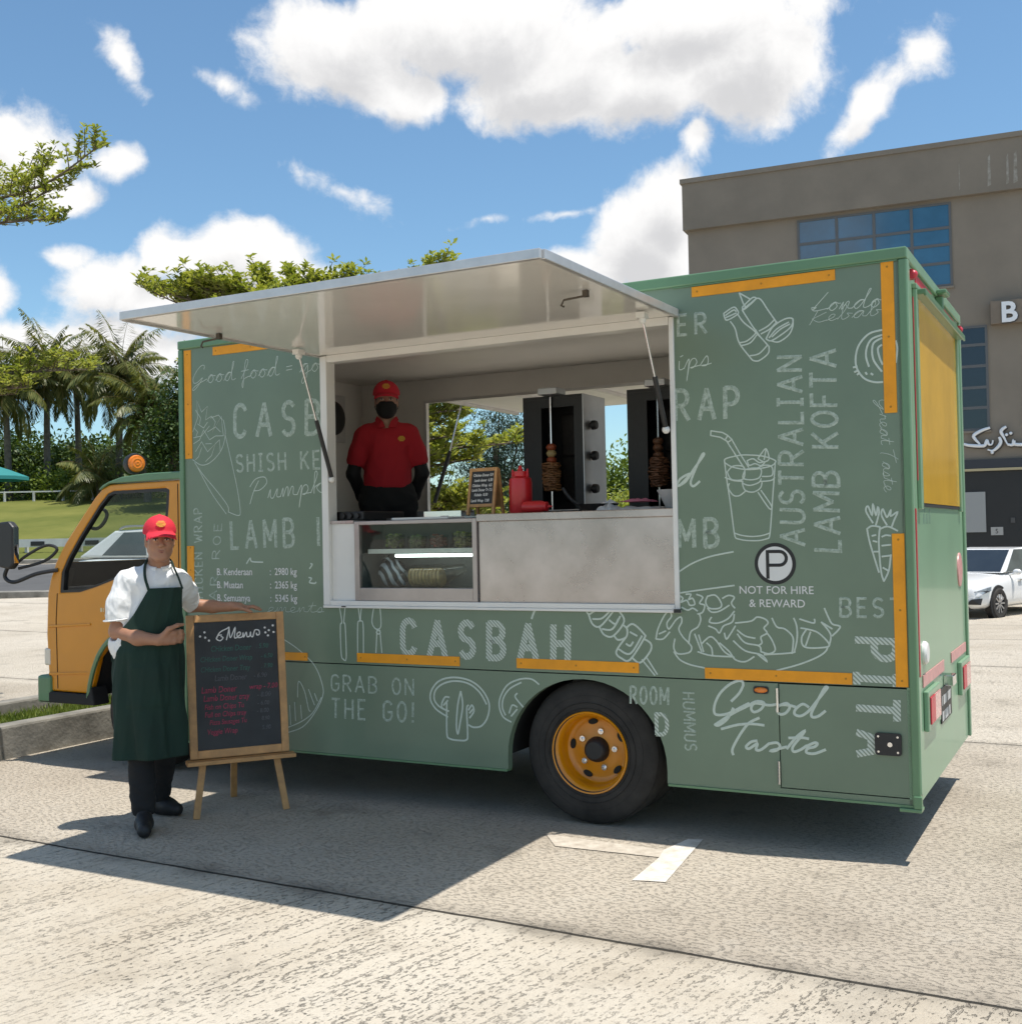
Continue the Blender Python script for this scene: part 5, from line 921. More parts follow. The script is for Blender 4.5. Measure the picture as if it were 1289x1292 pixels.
('lettering','faded',0.0143,0,[[2385,965,2391,1185],[2334,1184,2447,1185],[2523,966,2529,1186],[2630,967,2636,1187],[2526,1076,2633,1077],[2811,1189,2719,1188,2713,968,2805,969],[2716,1082,2794,1083],[3176,1159,3163,1177,3146,1189,3125,1192,3104,1187,3086,1174,3074,1155,3069,1132,3066,1031,3071,1005,3086,985,3108,974,3133,974,3155,986,3171,1006,3177,1032,3178,1072,3127,1071],[3321,1194,3299,1186,3280,1162,3266,1126,3261,1084,3264,1042,3275,1006,3293,982,3315,974,3336,983,3355,1007,3369,1043,3374,1085,3371,1127,3360,1163,3342,1186,3321,1194],[3470,1196,3465,1037],[3464,993,3464,976]]),
('food_drawing','chalk',0.006,1,[[1616,1872,1854,1748,2088,1566,2200,1336,2196,1196,2076,1002,1894,826,1652,740],[2182,1194,2046,1000,1866,884,1654,800],[1826,1178,1846,1368,1932,1254,1988,1044,2016,1022],[1992,1280,2078,1096],[2080,1236,2122,1146],[1704,1076,1714,840],[1780,1116,1790,892],[1870,1086,1882,920]]),
('food_drawing','chalk',0.007,1,[[2466,2276,2500,2092,2476,2044,2482,1720,2510,1656,2554,1676,2546,2046,2528,2092,2552,2278],[2736,2280,2756,2118,2726,2072,2718,1738],[2786,2280,2766,2120,2802,2074,2800,1740],[2960,2282,2928,2100,2982,2020,3052,2056,3042,2284],[2996,2010,2976,1746],[3036,2010,3058,1748],[2986,1982,3014,2004,3042,1982,3014,1960,2986,1982]])
]

for kind, style, w, sm, lines in DECALS:
    b = MB()
    for l in lines:
        p = [(l[i] / 2000.0, l[i + 1] / 2000.0) for i in range(0, len(l), 2)]
        if sm: p = catmull(p, 5)
        ridge(b, p, w * 0.5)
    o = b.build(kind, CH[style], T, fix=False)
RX = (pi / 2, 0, 0)
def vt(s, x, z, size, m=SIGNW, sx=0.86, off=0.0): return text_obj('lettering', s, m, T, size, (x, -0.0016, z), RX, sx=sx, off=off, ext=0.0006)
for s, v_, z in (('B. Kenderaan', '2980 kg', 1.322), ('B. Muatan', '2365 kg', 1.241), ('B. Semuanya', '5345 kg', 1.160)):
    vt(s, 0.290, z, 0.062, off=0.0006); vt(':', 0.715, z, 0.062, off=0.0006); vt(v_, 0.753, z, 0.062, off=0.0006)
vt('NOT FOR HIRE', 3.641, 1.227, 0.054, sx=1.0, off=0.0002); vt('& REWARD', 3.690, 1.163, 0.054, sx=1.0, off=0.0002)
b = MB(); b.lathe([(0.0, 0.0016), (0.1005, 0.0016), (0.1005, 0.0)], (3.823, 0.0, 1.372), (0, -1, 0), 40); pb = b.build('parking_emblem', SIGNB, T)
b = MB(); b.lathe([(0.0, 0.0024), (0.083, 0.0024), (0.083, 0.0)], (3.823, 0.0, 1.372), (0, -1, 0), 40); b.build('emblem_disc', SIGNW, pb)
b = MB()
pp = [(3.787, 1.300), (3.787, 1.440)]; b.box(3.779, 3.795, -0.0032, -0.0004, 1.300, 1.438)
arcP = [(3.795, 1.431)] + [(3.845 + 0.033 * cos(t), 1.398 + 0.033 * sin(t)) for t in np.linspace(pi / 2, -pi / 2, 12)] + [(3.795, 1.365)]
ridge(b, arcP, 0.008, -0.0026, 0.001); b.build('emblem_letter', SIGNB, pb, fix=False)
# ------------------------------------------------------------------ rear wall
X = L_
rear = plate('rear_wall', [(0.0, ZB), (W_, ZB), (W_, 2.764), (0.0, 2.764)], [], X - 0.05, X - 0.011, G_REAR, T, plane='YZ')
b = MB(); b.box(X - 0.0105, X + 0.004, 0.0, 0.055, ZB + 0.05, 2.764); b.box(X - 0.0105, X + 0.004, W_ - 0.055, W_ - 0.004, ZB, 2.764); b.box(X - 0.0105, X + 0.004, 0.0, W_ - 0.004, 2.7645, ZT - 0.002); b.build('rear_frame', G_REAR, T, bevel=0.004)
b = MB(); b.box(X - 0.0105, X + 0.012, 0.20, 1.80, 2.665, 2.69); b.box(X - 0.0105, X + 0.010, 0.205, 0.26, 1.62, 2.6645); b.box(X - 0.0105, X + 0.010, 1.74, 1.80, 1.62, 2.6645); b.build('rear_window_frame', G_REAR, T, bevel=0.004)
b = MB(); b.box(X - 0.0105, X - 0.002, 0.262, 1.738, 1.65, 2.655); b.build('rear_window', YELG, T)
b = MB(); b.box(X - 0.01, X + 0.05, 0.225, 1.775, 2.638, 2.664); b.tube([(X + 0.045, 0.23, 2.636), (X + 0.045, 1.77, 2.636)], 0.008, 6); b.build('rear_awning_roll', G_FRAME, T, bevel=0.004)
b = MB(); b.box(X - 0.0105, X - 0.0035, 0.262, 1.738, 1.632, 1.6495); b.build('window_gap', BACKING, T)
b = MB(); b.box(X - 0.0105, X - 0.0065, 0.30, 0.83, 2.705, 2.752); b.build('reflector', PINKREF if False else REDREF, T)
b = MB(); b.box(X - 0.0105, X - 0.0065, 1.02, 1.72, 2.705, 2.752); b.build('reflector', REDREF, T)
for y in (0.115, 1.85):
    b = MB(); b.box(X + 0.0041, X + 0.02, y - 0.02, y + 0.02, 2.69, 2.735) if y > 1 else b.box(X - 0.0105, X + 0.012, y - 0.02, y + 0.02, 2.69, 2.735)
    b.ball((X + 0.012, y, 2.712), 0.020, 12, 8); b.build('top_lamp', REDREF, T, smooth=True)
b = MB(); b.box(X + 0.0045, X + 0.055, 0.93, 1.08, 2.768, 2.79); b.box(X - 0.0105, X + 0.03, 0.985, 1.015, 2.69, 2.764); cam_b = b.build('number_lamp_bracket', G_FRAME, T, bevel=0.006)
b = MB(); b.box(X + 0.0105, X + 0.0135, 0.07, 0.085, 1.75, 2.6); b.build('reflector', REDREF, T)
b = MB(); b.box(X + 0.0045, X + 0.008, 0.015, 0.04, 0.85, 1.62); b.build('reflector', REDREF, T)
for (y0, y1, z0, z1) in ((0.20, 0.92, 0.778, 0.835), (1.22, 1.88, 0.785, 0.84)):
    b = MB(); b.box(X - 0.0105, X - 0.006, y0, y1, z0, z1); b.build('reflector', PINKREF, T)
TAILW = mat('tail_lamp_lens', (0.72, 0.34, 0.32), 0.25, var=0.3, vscale=25, coat=0.5)
for y0 in (0.24, 1.52):
    b = MB(); b.box(X - 0.0105, X + 0.014, y0 - 0.03, y0 + 0.36, 0.57, 0.76); hl = b.build('lamp_recess', G_REAR, T, bevel=0.006)
    b = MB(); b.box(X + 0.0145, X + 0.022, y0, y0 + 0.13, 0.60, 0.73); b.build('tail_lamp', REDREF, hl, bevel=0.004)
    b = MB(); b.box(X + 0.0145, X + 0.022, y0 + 0.135, y0 + 0.32, 0.60, 0.73); b.build('tail_lamp', TAILW, hl, bevel=0.004)
b = MB(); b.box(X - 0.0105, X - 0.004, 0.76, 1.16, 0.52, 0.70); npl = b.build('number_plate', BLACK, T, bevel=0.003)
b = MB()
for r_, z in enumerate((0.635, 0.555)):
    for k in range(7 if r_ == 0 else 6): b.box(X - 0.0036, X - 0.0026, 0.785 + 0.052 * k, 0.785 + 0.052 * k + (0.036 if (k * 5 + r_) % 3 else 0.014), z - 0.024, z + 0.024)
b.build('plate_lettering', SIGNW, npl)
b = MB(); b.box(X - 0.0105, X + 0.04, 0.90, 1.02, 0.70, 0.755); b.build('plate_lamp', CHROME, T, bevel=0.004)
for y, z in ((0.262, 0.937),):
    b = MB(); b.lathe([(0.0, 0.012), (0.045, 0.010), (0.055, 0.0), (0.056, -0.012)], (X, y, z), (1, 0, 0), 20); b.build('round_reflector', PINKREF if y > 1 else WHITE, T, smooth=True)
b = MB(); b.lathe([(0.0, 0.0), (0.08, -0.001), (0.098, -0.004), (0.1, -0.0105)], (X, 1.70, 1.28), (1, 0, 0), 24); b.build('fuel_cap', PINKREF, T, smooth=True)
b = MB()
for k, (w_, h_) in enumerate(((.03, .05), (.012, .075), (.03, .05), (.012, .05), (.03, .075))): b.box(X - 0.0108, X - 0.0103, 0.36 + .05 * k, 0.36 + .05 * k + w_, 1.55, 1.55 + h_)
b.build('small_lettering', mat('faint_grey_print', (.13, .22, .16), .6), T)
# ------------------------------------------------------------------ chassis and wheels
b = MB(); b.box(-1.2, 4.30, 0.58, 0.68, 0.52, 0.70); b.box(-1.2, 4.30, 1.30, 1.40, 0.52, 0.70)
for x in (0.2, 1.2, 2.2, 3.6, 4.2): b.box(x, x + 0.1, 0.681, 1.299, 0.55, 0.66)
for x in np.arange(0.3, 4.3, 0.6): b.box(x, x + 0.06, 0.08, 1.90, 0.705, 0.795)
b.tube([(2.80, 0.35, 0.385), (2.80, 1.63, 0.385)], 0.07, 10); b.ball((2.80, 0.99, 0.385), 0.17, 12, 8); b.tube([(-0.52, 0.30, 0.385), (-0.52, 1.66, 0.385)], 0.055, 8)
b.box(0.9, 1.7, 0.72, 1.26, 0.40, 0.70)
b.build('chassis', CHASSIS, T)
def wheel(x, y, side, dual=False):
    s = side  # outward direction along y
    tp = [(0.205, 0.0), (0.215, 0.012), (0.25, 0.014), (0.315, 0.006), (0.350, -0.006), (0.372, -0.022), (0.383, -0.045), (0.385, -0.09), (0.385, -0.12), (0.383, -0.165), (0.372, -0.19), (0.33, -0.21), (0.215, -0.21), (0.205, -0.2)]
    b = MB(); b.lathe(tp, (x, y, 0.385), (0, s, 0), 56)
    ty = b.build('tyre', RUBBER, T, smooth=True, angle=60)
    b = MB()
    for r in (0.373, 0.30, 0.262, 0.232):
        b.lathe([(r - 0.003, -0.004 if r < 0.3 else -0.03), (r, 0.0175 if r < 0.29 else (0.0095 if r < 0.32 else -0.018)), (r + 0.003, -0.004 if r < 0.3 else -0.03)], (x, y, 0.385), (0, s, 0), 56)
    b.build('tyre_rib', RUBBER, ty, smooth=True)
    if dual:
        b = MB(); b.lathe(tp, (x, y - s * 0.235, 0.385), (0, s, 0), 40); b.build('inner_tyre', RUBBER, T, smooth=True)
    dish = -0.105 if dual else 0.03
    b = MB(); b.lathe([(0.207, 0.018), (0.214, 0.020), (0.217, 0.014), (0.213, 0.004), (0.206, 0.0), (0.190, -0.012), (0.184, -0.05), (0.183, dish + 0.012), (0.172, dish + 0.002), (0.150, dish - 0.006), (0.105, dish + 0.008), (0.0, dish + 0.010)], (x, y, 0.385), (0, s, 0), 56)
    rim = b.build('rim', YELC, T, smooth=True, angle=50)
    b = MB()
    for k in range(5):
        a = 2 * pi * k / 5 + 0.5; c = (x + 0.148 * cos(a), 0.385 + 0.148 * sin(a)); pts = []
        for t in np.linspace(0, 2 * pi, 14, endpoint=False):
            u = 0.027 * cos(t); w = 0.015 * sin(t); pts.append((c[0] - u * sin(a) + w * cos(a), c[1] + u * cos(a) + w * sin(a)))
        b.prism(pts, y + s * (dish - 0.002), y + s * (dish + 0.0065))
    b.build('rim_hole', BACKING, rim)
    b = MB(); b.lathe([(0.0, 0.055), (0.045, 0.055), (0.058, 0.045), (0.066, 0.02), (0.068, 0.0)], (x, y + s * (dish + 0.01), 0.385), (0, s, 0), 28); b.build('hub_cap', BLACK, rim, smooth=True)
    for k in range(5):
        b = MB(); a = 2 * pi * k / 5 + 0.08; b.lathe([(0.0, 0.03), (0.007, 0.03), (0.008, 0.012), (0.016, 0.012), (0.018, 0.0)], (x + 0.100 * cos(a), y + s * (dish + 0.008), 0.385 + 0.100 * sin(a)), (0, s, 0), 8); b.build('wheel_nut', CHROME, rim, smooth=True)
wheel(2.805, 0.052, -1, True); wheel(2.805, W_ - 0.052, 1, True); wheel(-0.535, 0.21, -1); wheel(-0.535, 1.77, 1)
# ------------------------------------------------------------------ cab
CY0, CY1 = 0.15, 1.81
outl = [(-1.423, 0.50), (-1.446, 0.90), (-1.431, 1.183), (-1.399, 1.295), (-1.346, 1.407), (-1.244, 1.545), (-1.063, 1.736), (-0.944, 1.856), (-0.872, 1.915), (-0.80, 1.938), (-0.10, 1.945), (-0.10, 0.86),
        (-0.10, 0.60), (-0.118, 0.80), (-0.20, 0.875), (-0.535, 0.905), (-0.81, 0.875), (-0.926, 0.765), (-0.995, 0.60), (-1.022, 0.495)]
outl = outl[:11] + [(-0.10, 0.80), (-0.20, 0.875), (-0.535, 0.905), (-0.81, 0.870), (-0.926, 0.755), (-1.017, 0.497)]
win = [(-1.304, 1.195), (-1.287, 1.337), (-1.226, 1.434), (-1.104, 1.585), (-0.907, 1.800), (-0.820, 1.876), (-0.770, 1.891), (-0.285, 1.893), (-0.255, 1.880), (-0.262, 1.793), (-0.300, 1.50), (-0.335, 1.40), (-0.50, 1.365), (-0.802, 1.282), (-0.955, 1.238), (-1.111, 1.202)]
def shrink(poly, d):
    c = np.mean(np.array(poly), axis=0); return [tuple(c + (np.array(p) - c) * (1 - d)) for p in poly]
for y0, y1 in ((CY0, CY0 + 0.05), (CY1 - 0.05, CY1)):
    cs = plate('cab_side', outl, [win], y0, y1, YELC, T, bevel=0.012)
    fr_ = plate('window_seal', shrink(win, -0.006), [shrink(win, 0.05)], y0 + 0.006, y1 - 0.006, BLACK, cs)
    ym = (y0 + y1) / 2
    b = MB(); w2 = shrink(win, 0.045); k = len(w2); b.add([(x, ym, z) for x, z in w2], [tuple(range(k))]); b.build('side_window', GLASS, cs)
for y0, y1 in ((CY0 + 0.0505, CY0 + 0.0525), (CY1 - 0.0525, CY1 - 0.0505)): plate('door_lining', shrink(outl, 0.02), [shrink(win, 0.0)], y0, y1, DOORDARK, T)
b = MB(); b.box(-1.22, -0.13, CY1 - 0.073, CY1 - 0.054, 1.10, 1.345); b.build('far_door_sill', DOORDARK, T, bevel=0.008)
# door seam lines, handle, creases
ns = MB(); ns.tube([(-1.335, CY0 - 0.001, 0.52), (-1.345, CY0 - 0.001, 1.0), (-1.33, CY0 - 0.001, 1.19)], 0.003, 5); ns.build('door_seam', BACKING, T); ns = MB(); ns.tube([(-0.175, CY0 - 0.001, 0.88), (-0.175, CY0 - 0.001, 1.92)], 0.003, 5); ns.build('door_seam', BACKING, T)
b = MB(); b.prism([(-1.42, 0.965), (-1.00, 0.985), (-1.00, 0.97), (-1.42, 0.945)], CY0 - 0.008, CY0 + 0.002); b.build('door_crease', YELC, T, bevel=0.004); b = MB(); b.prism([(-1.42, 0.63), (-1.00, 0.65), (-1.0, 0.635), (-1.42, 0.61)], CY0 - 0.008, CY0 + 0.002); b.build('door_crease', YELC, T, bevel=0.004)
b = MB(); b.box(-0.42, -0.27, CY0 - 0.022, CY0 - 0.001, 1.18, 1.215); b.build('door_handle', BLACK, T, bevel=0.008)
# front skin following the outline, windscreen, roof
b = MB(); fp = outl[:5]; n = len(fp)
ins = [(x + 0.012, z) for x, z in fp]
b.add([(x, CY0 + 0.052, z) for x, z in fp] + [(x, CY1 - 0.052, z) for x, z in fp], [(i, i + 1, i + 1 + n, i + n) for i in range(n - 1)]); b.build('cab_front', YELC, T, smooth=True)
b = MB(); fp = [(x + 0.016, z) for x, z in outl[:5]]; fp[-1] = (fp[-1][0], fp[-1][1] - .004); n = len(fp); b.add([(x, CY0 + 0.054, z) for x, z in fp] + [(x, CY1 - 0.054, z) for x, z in fp], [(i, i + 1, i + 1 + n, i + n) for i in range(n - 1)]); b.build('front_lining', DOORDARK, T, smooth=True)
b = MB(); wp = outl[4:9]; n = len(wp); b.add([(x + 0.004, CY0 + 0.053, z) for x, z in wp] + [(x + 0.004, CY1 - 0.053, z) for x, z in wp], [(i, i + 1, i + 1 + n, i + n) for i in range(n - 1)]); b.build('windscreen', GLASS, T, smooth=True)
b = MB(); rp = [(-0.90, 1.905), (-0.86, 1.935), (-0.80, 1.958), (-0.68, 1.985), (-0.45, 2.0), (-0.02, 2.0), (-0.02, 1.952), (-0.80, 1.944), (-0.88, 1.905)]
b.prism(rp, CY0 - 0.012, CY1 + 0.012); b.build('cab_roof', G_FRAME, T, bevel=0.01)
b = MB(); b.box(-0.102, -0.05, CY0 + 0.051, CY1 - 0.051, 0.75, 1.40); b.build('cab_back', YELC, T)
# cab interior
b = MB(); b.box(-1.30, -1.02, CY0 + 0.052, CY1 - 0.052, 0.95, 1.235); b.box(-1.02, -0.12, CY0 + 0.06, CY1 - 0.06, 0.905, 0.95); b.box(-1.25, -0.12, CY1 - 0.075, CY1 - 0.051, 0.95, 1.33); b.build('dashboard', DOORDARK, T, bevel=0.02)
for y in (0.32, 1.18):
    b = MB(); b.box(-0.62, -0.18, y, y + 0.46, 0.96, 1.10); b.prism([(-0.30, 1.10), (-0.15, 1.10), (-0.11, 1.44), (-0.17, 1.44)], y, y + 0.46); b.build('seat', DOORDARK, T, bevel=0.03)
b = MB(); th = np.linspace(0, 2 * pi, 25)
b.tube([(-0.93 + 0.09 * cos(t), 1.40 + 0.19 * sin(t), 1.30 + 0.17 * cos(t)) for t in th], 0.014, 6); b.build('steering_wheel', BLACK, T, smooth=True)
GH = [(-1.091, 0.23, 1.658), (-1.059, 0.23, 1.724), (-1.011, 0.23, 1.768), (-0.949, 0.23, 1.771), (-0.918, 0.23, 1.732), (-0.958, 0.23, 1.672), (-1.021, 0.23, 1.640)]
b = MB(); b.tube(catmull(GH, 4, True) + [GH[0]], 0.0125, 8); b.build('grab_handle', BLACK, T, smooth=True)
# bumper, step, fender rim, headlight
b = MB(); b.prism([(-1.505, 0.42), (-1.515, 0.60), (-1.43, 0.605), (-1.42, 0.497), (-1.02, 0.492), (-0.985, 0.55), (-0.955, 0.42)], CY0 - 0.02, CY0 + 0.12); b.build('step_panel', CHASSIS, T, bevel=0.01)
b = MB(); b.box(-1.525, -1.39, CY0 - 0.022, CY1 + 0.02, 0.415, 0.61); b.build('bumper', G_FRAME, T, bevel=0.02)
HLM = mat('headlight_lens', (0.75, 0.74, 0.70), 0.1, coat=1.0)
for ya_ in (CY0 + 0.04, CY1 - 0.34): b = MB(); b.box(-1.46, -1.425, ya_, ya_ + 0.30, 0.66, 0.82); b.build('headlight', HLM, T, bevel=0.012)
b = MB(); b.box(-1.468, -1.405, CY0 - 0.006, CY0 + 0.03, 0.68, 0.80); b.build('corner_lamp', mat('corner_lens', (0.72, 0.66, 0.55), 0.15, coat=0.8), T, bevel=0.012)
b = MB(); fa = [(-1.03, 0.47), (-1.0, 0.60), (-0.926, 0.762), (-0.81, 0.878), (-0.70, 0.905), (-0.535, 0.912), (-0.20, 0.882), (-0.09, 0.80)]
b.tube([(x, CY0 - 0.006, z) for x, z in catmull(fa, 4)], 0.016, 6); b.build('fender_rim', G_FRAME, T, smooth=True)
b = MB(); fw = catmull(fa, 4); n = len(fw); b.add([(x, CY0 + 0.051, z + 0.005) for x, z in fw] + [(x, 0.70, z + 0.005) for x, z in fw], [(i, i + 1, i + 1 + n, i + n) for i in range(n - 1)]); b.build('fender_liner', CHASSIS, T, smooth=True)
b = MB(); b.prism([(-1.44, 1.20), (-1.425, 1.36), (-1.33, 1.36), (-1.39, 1.2)], CY0 + 0.056, CY0 + 0.16); b.build('air_vent', BLACK, T)
# mirror
b = MB(); b.prism([(x, z) for x, z in ((-1.728, 1.42), (-1.728, 1.66), (-1.70, 1.70), (-1.60, 1.705), (-1.552, 1.665), (-1.552, 1.40), (-1.59, 1.365), (-1.70, 1.38))], -0.04, 0.02)
mi = b.build('wing_mirror', BLACK, T, bevel=0.015)
b = MB(); b.box(-1.551, -1.549, -0.03, 0.01, 1.41, 1.66); b.build('mirror_glass', MIRROR, mi)
b = MB(); b.tube(catmull([(-1.66, 0.0, 1.375), (-1.685, 0.0, 1.31), (-1.60, 0.01, 1.275), (-1.45, 0.07, 1.33), (-1.32, 0.149, 1.355)], 5), 0.014, 8); b.tube(catmull([(-1.60, 0.02, 1.40), (-1.50, 0.05, 1.47), (-1.40, 0.12, 1.53), (-1.33, 0.152, 1.50), (-1.42, 0.12, 1.42), (-1.58, 0.03, 1.37)], 5), 0.011, 8); b.build('mirror_arm', BLACK, mi, smooth=True)
# beacon on the cab roof
b = MB(); b.lathe([(r_ * .9, h_) for r_, h_ in [(0.0, 0.030), (0.012, 0.034), (0.024, 0.030), (0.036, 0.033), (0.050, 0.026), (0.058, 0.026), (0.066, 0.014), (0.068, -0.02)]], (-0.665, 0.26, 2.080), (0.92, -0.39, 0.0), 24); bc = b.build('beacon_lens', AMBER, T, smooth=True)
b = MB(); b.lathe([(0.0615, 0.008), (0.071, 0.006), (0.075, -0.02), (0.070, -0.06), (0.04, -0.09), (0.0, -0.095)], (-0.665, 0.26, 2.080), (0.92, -0.39, 0.0), 24); b.tube([(-0.69, 0.335, 2.03), (-0.69, 0.335, 2.0)], 0.03, 8); b.build('beacon_housing', BLACK, bc, smooth=True)
# company lettering on the cab door
CABT = mat('cab_lettering', (0.72, 0.62, 0.40), 0.5)
text_obj('lettering', 'CASBAH', CABT, T, 0.078, (-0.800, CY0 - 0.0012, 1.150), RX, ext=0.0006, sx=0.9)
b = MB()
for x0, n_, z, h_ in ((-0.79, 9, 1.115, .018), (-0.905, 17, 1.065, .028), (-0.855, 14, 1.025, .022)):
    for k in range(n_): b.box(x0 + .027 * k, x0 + .027 * k + (.017 if (k * 7 + n_) % 4 else .006), CY0 - .0016, CY0 - .0004, z, z + h_)
b.build('small_lettering', CABT, T)

# ================================================================== loose things
WOOD_ = mat('pine_wood', (0.50, 0.27, 0.105), 0.5, var=0.22, vscale=14, bump=0.08, bscale=40)
SLATE = mat('chalkboard', (0.016, 0.017, 0.018), 0.55, var=0.5, vscale=5, vcol=(0.030, 0.031, 0.033))
CHW = mat('chalk_white', (0.75, 0.74, 0.72), 0.9)
CHG = mat('chalk_green', (0.05, 0.13, 0.105), 0.9, var=.5, vscale=120)
CHP = mat('chalk_pink', (0.34, 0.045, 0.085), 0.9, var=.5, vscale=120)
CHF = mat('chalk_grey', (0.10, 0.10, 0.11), 0.9, var=.5, vscale=120)
REDP = mat('red_plastic', (0.58, 0.016, 0.022), 0.35, var=.08, vscale=8, coat=.2)
def ftext(par, s, m, size, x, t, y=-0.0145, sx=1.0, shear=0.15, align='LEFT', off=0.0):
    o = text_obj('chalk_text', s, m, par, size, (x, y, t), (pi / 2, 0, 0), ext=0.0004, sx=sx, align=align, off=off, shear=shear); return o
# ---- easel board
ez = thing('menu_easel', 'wooden easel with a tall black chalkboard menu beside the man in the apron', 'chalkboard easel', (0.9025, -0.493, 0), R(51.5))
A8 = R(7.8)
b = MB(); hw, H0 = 0.275, 0.80
b.box(-hw, -hw + .042, -.012, .012, .0, H0); b.box(hw - .042, hw, -.012, .012, .0, H0); b.box(-hw + .0421, hw - .0421, -.0115, .0115, .0, .045); b.box(-hw + .0421, hw - .0421, -.0115, .0115, H0 - .042, H0)
fr_ = b.build('board_frame', WOOD_, ez, bevel=.003, loc=(0, .02, .325), rot=(-A8, 0, 0))
b = MB(); b.box(-hw + .043, hw - .043, -.004, .004, .046, H0 - .043)
bd = b.build('chalkboard', SLATE, fr_)
b = MB(); b.box(-.30, .30, -.055, .035, .300, .322); b.build('ledge', WOOD_, ez, bevel=.003)
for s in (-1, 1):
    b = MB(); b.bar((s * .25, 0.0, 0.0), (s * .205, .03, .30), .036, .022, (0, 1, 0)); b.bar((s * .205, .045, .31), (s * .10, .16, 1.06), .036, .018, (0, 1, 0)); b.build('leg', WOOD_, ez, bevel=.002)
b = MB(); b.bar((.035, .47, 0.0), (.0, .16, 1.02), .036, .022, (0, 1, 0)); b.build('leg', WOOD_, ez, bevel=.002)
T0 = H0 - .043; TS = H0 - .09
def tt(fr): return T0 - fr * TS
ME = [[(-.075, .02), (-.095, .018), (-.105, .000), (-.085, -.012), (-.068, .004), (-.080, .012)], [(-.105, .000), (-.085, .035), (-.045, .055), (-.032, .058), (-.050, -.010)], [(-.032, .058), (-.030, .010), (-.022, .008), (.002, .060), (-.004, .004), (.006, .000)],
      [(.006, .000), (.030, .018), (.026, .032), (.012, .022), (.016, .002), (.040, .004), (.046, .026), (.048, .002), (.064, .028), (.068, .004), (.082, .006), (.088, .028), (.090, .006), (.100, .002), (.108, .026), (.116, .040), (.136, .036), (.138, .014), (.124, .010), (.122, .022)]]
b = MB()
for l in ME: ridge(b, [(x - .005, tt(.135) + z) for x, z in catmull(l, 5)], .0032, -.0045, .0012)
for x, z in ((-.20, .018), (-.175, .040), (-.172, .010), (-.152, -.008), (.165, .050), (.168, .022), (.188, .034), (.212, .060), (.215, .022), (.182, .004)): b.lathe([(0, .0015), (.0062, .0012), (.0065, 0)], (x, -.0045, tt(.135) + z), (0, -1, 0), 10)
b.build('chalk_heading', CHW, fr_ if False else bd, fix=False)
for s, pr, fr, m, x, px_, sz in (('CHicken Doner', '. 5.90', .235, CHG, -.145, .11, .046), ('CHicken Doner Wrap', '- 6.50', .315, CHG, -.205, .135, .042), ('CHicken Doner Tray', '. 7.90', .395, CHG, -.205, .135, .042), ('Lamb Doner', '- 6.90', .470, CHF, -.13, .09, .046),
                                 ('Lamb Doner', 'wrap - 7.00', .560, CHP, -.205, .062, .050), ('Lamb Doner tray', '- 8.00', .625, CHP, -.195, .105, .048), ('Fish on Chips Tu', '- 6.00', .690, CHP, -.19, .105, .042), ('Full on Chips tray', '- 8.00', .750, CHP, -.19, .10, .042), ('Pizza Sausages Tu', '8.90', .810, CHP, -.165, .125, .038), ('Veggie Wrap', '5.90', .885, CHP, -.18, .125, .042)):
    ftext(bd, s, m, sz, x, tt(fr), -.0046, .76, off=.0003); ftext(bd, pr, CHF if fr > .6 or m is CHF else (CHG if m is CHG else CHP), sz * .82, px_, tt(fr - .008), -.0046, .85, off=.0004)
# ---- little A-board
ab = thing('table_menu_board', 'small wooden A-frame chalkboard standing on the steel counter', 'menu board', (2.06, 0.30, 1.6555), R(-8))
b = MB(); hw, H1 = .100, .275; a9 = R(9)
b.box(-hw, -hw + .018, -.008, .008, 0, H1); b.box(hw - .018, hw, -.008, .008, 0, H1); b.box(-hw + .0181, hw - .0181, -.0075, .0075, .045, .063); b.box(-hw + .0181, hw - .0181, -.0075, .0075, H1 - .02, H1)
f1 = b.build('front_frame', WOOD_, ab, bevel=.002, loc=(0, -.045, 0), rot=(-a9, 0, 0))
b = MB(); b.box(-hw + .0185, hw - .0185, -.003, .003, .0635, H1 - .0205); s1 = b.build('slate', SLATE, f1)
b = MB(); b.box(-hw, -hw + .018, -.008, .008, 0, H1 - .008); b.box(hw - .018, hw, -.008, .008, 0, H1 - .008); b.box(-hw + .0181, hw - .0181, -.003, .003, .045, H1 - .012); b.build('rear_frame', WOOD_, ab, bevel=.002, loc=(0, .052, 0), rot=(a9, 0, 0))
for s, t_, x in (('Chicken Doner 5.9', .225, -.072), ('Lamb doner  6.50', .195, -.062), ('Chicken Wrap  6.5', .165, -.075), ('Lamb Doner Tr 7.5', .138, -.075), ('Kebabs  8.50', .110, -.055), ('Lamb Wrap  7.00', .076, -.076)):
    ftext(s1, s, CHW, .0225, x, t_, -.0034, .82, off=.0004)
# ---- display fridge
FRM = mat('fridge_frame', (0.42, 0.37, 0.35), 0.3, metal=.5, var=.1, vscale=5)
FIN = mat('fridge_interior', (0.16, 0.17, 0.17), 0.5, var=.2, vscale=4)
df = thing('display_fridge', 'glass-fronted counter fridge with food tubs on its shelf', 'display fridge', (1.3495, 0.0, 1.1715))
w, h, d = .822, .462, .30
b = MB(); b.box(0, .034, -.004, .03, 0, h); b.box(w - .028, w, -.004, .03, 0, h); b.box(.0341, w - .0281, -.004, .03, h - .022, h); b.box(.0341, w - .0281, -.003, .03, 0, .075); b.build('frame', FRM, df, bevel=.003)
b = MB(); b.box(0, w, d - .012, d, 0, h); b.box(0, .006, .0305, d - .0125, 0, h); b.box(w - .006, w, .0305, d - .0125, 0, h); b.box(.0065, w - .0065, .0305, d - .0125, .0, .070); b.box(.0065, w - .0065, .0305, d - .0125, h - .012, h); b.build('cabinet', FIN, df)
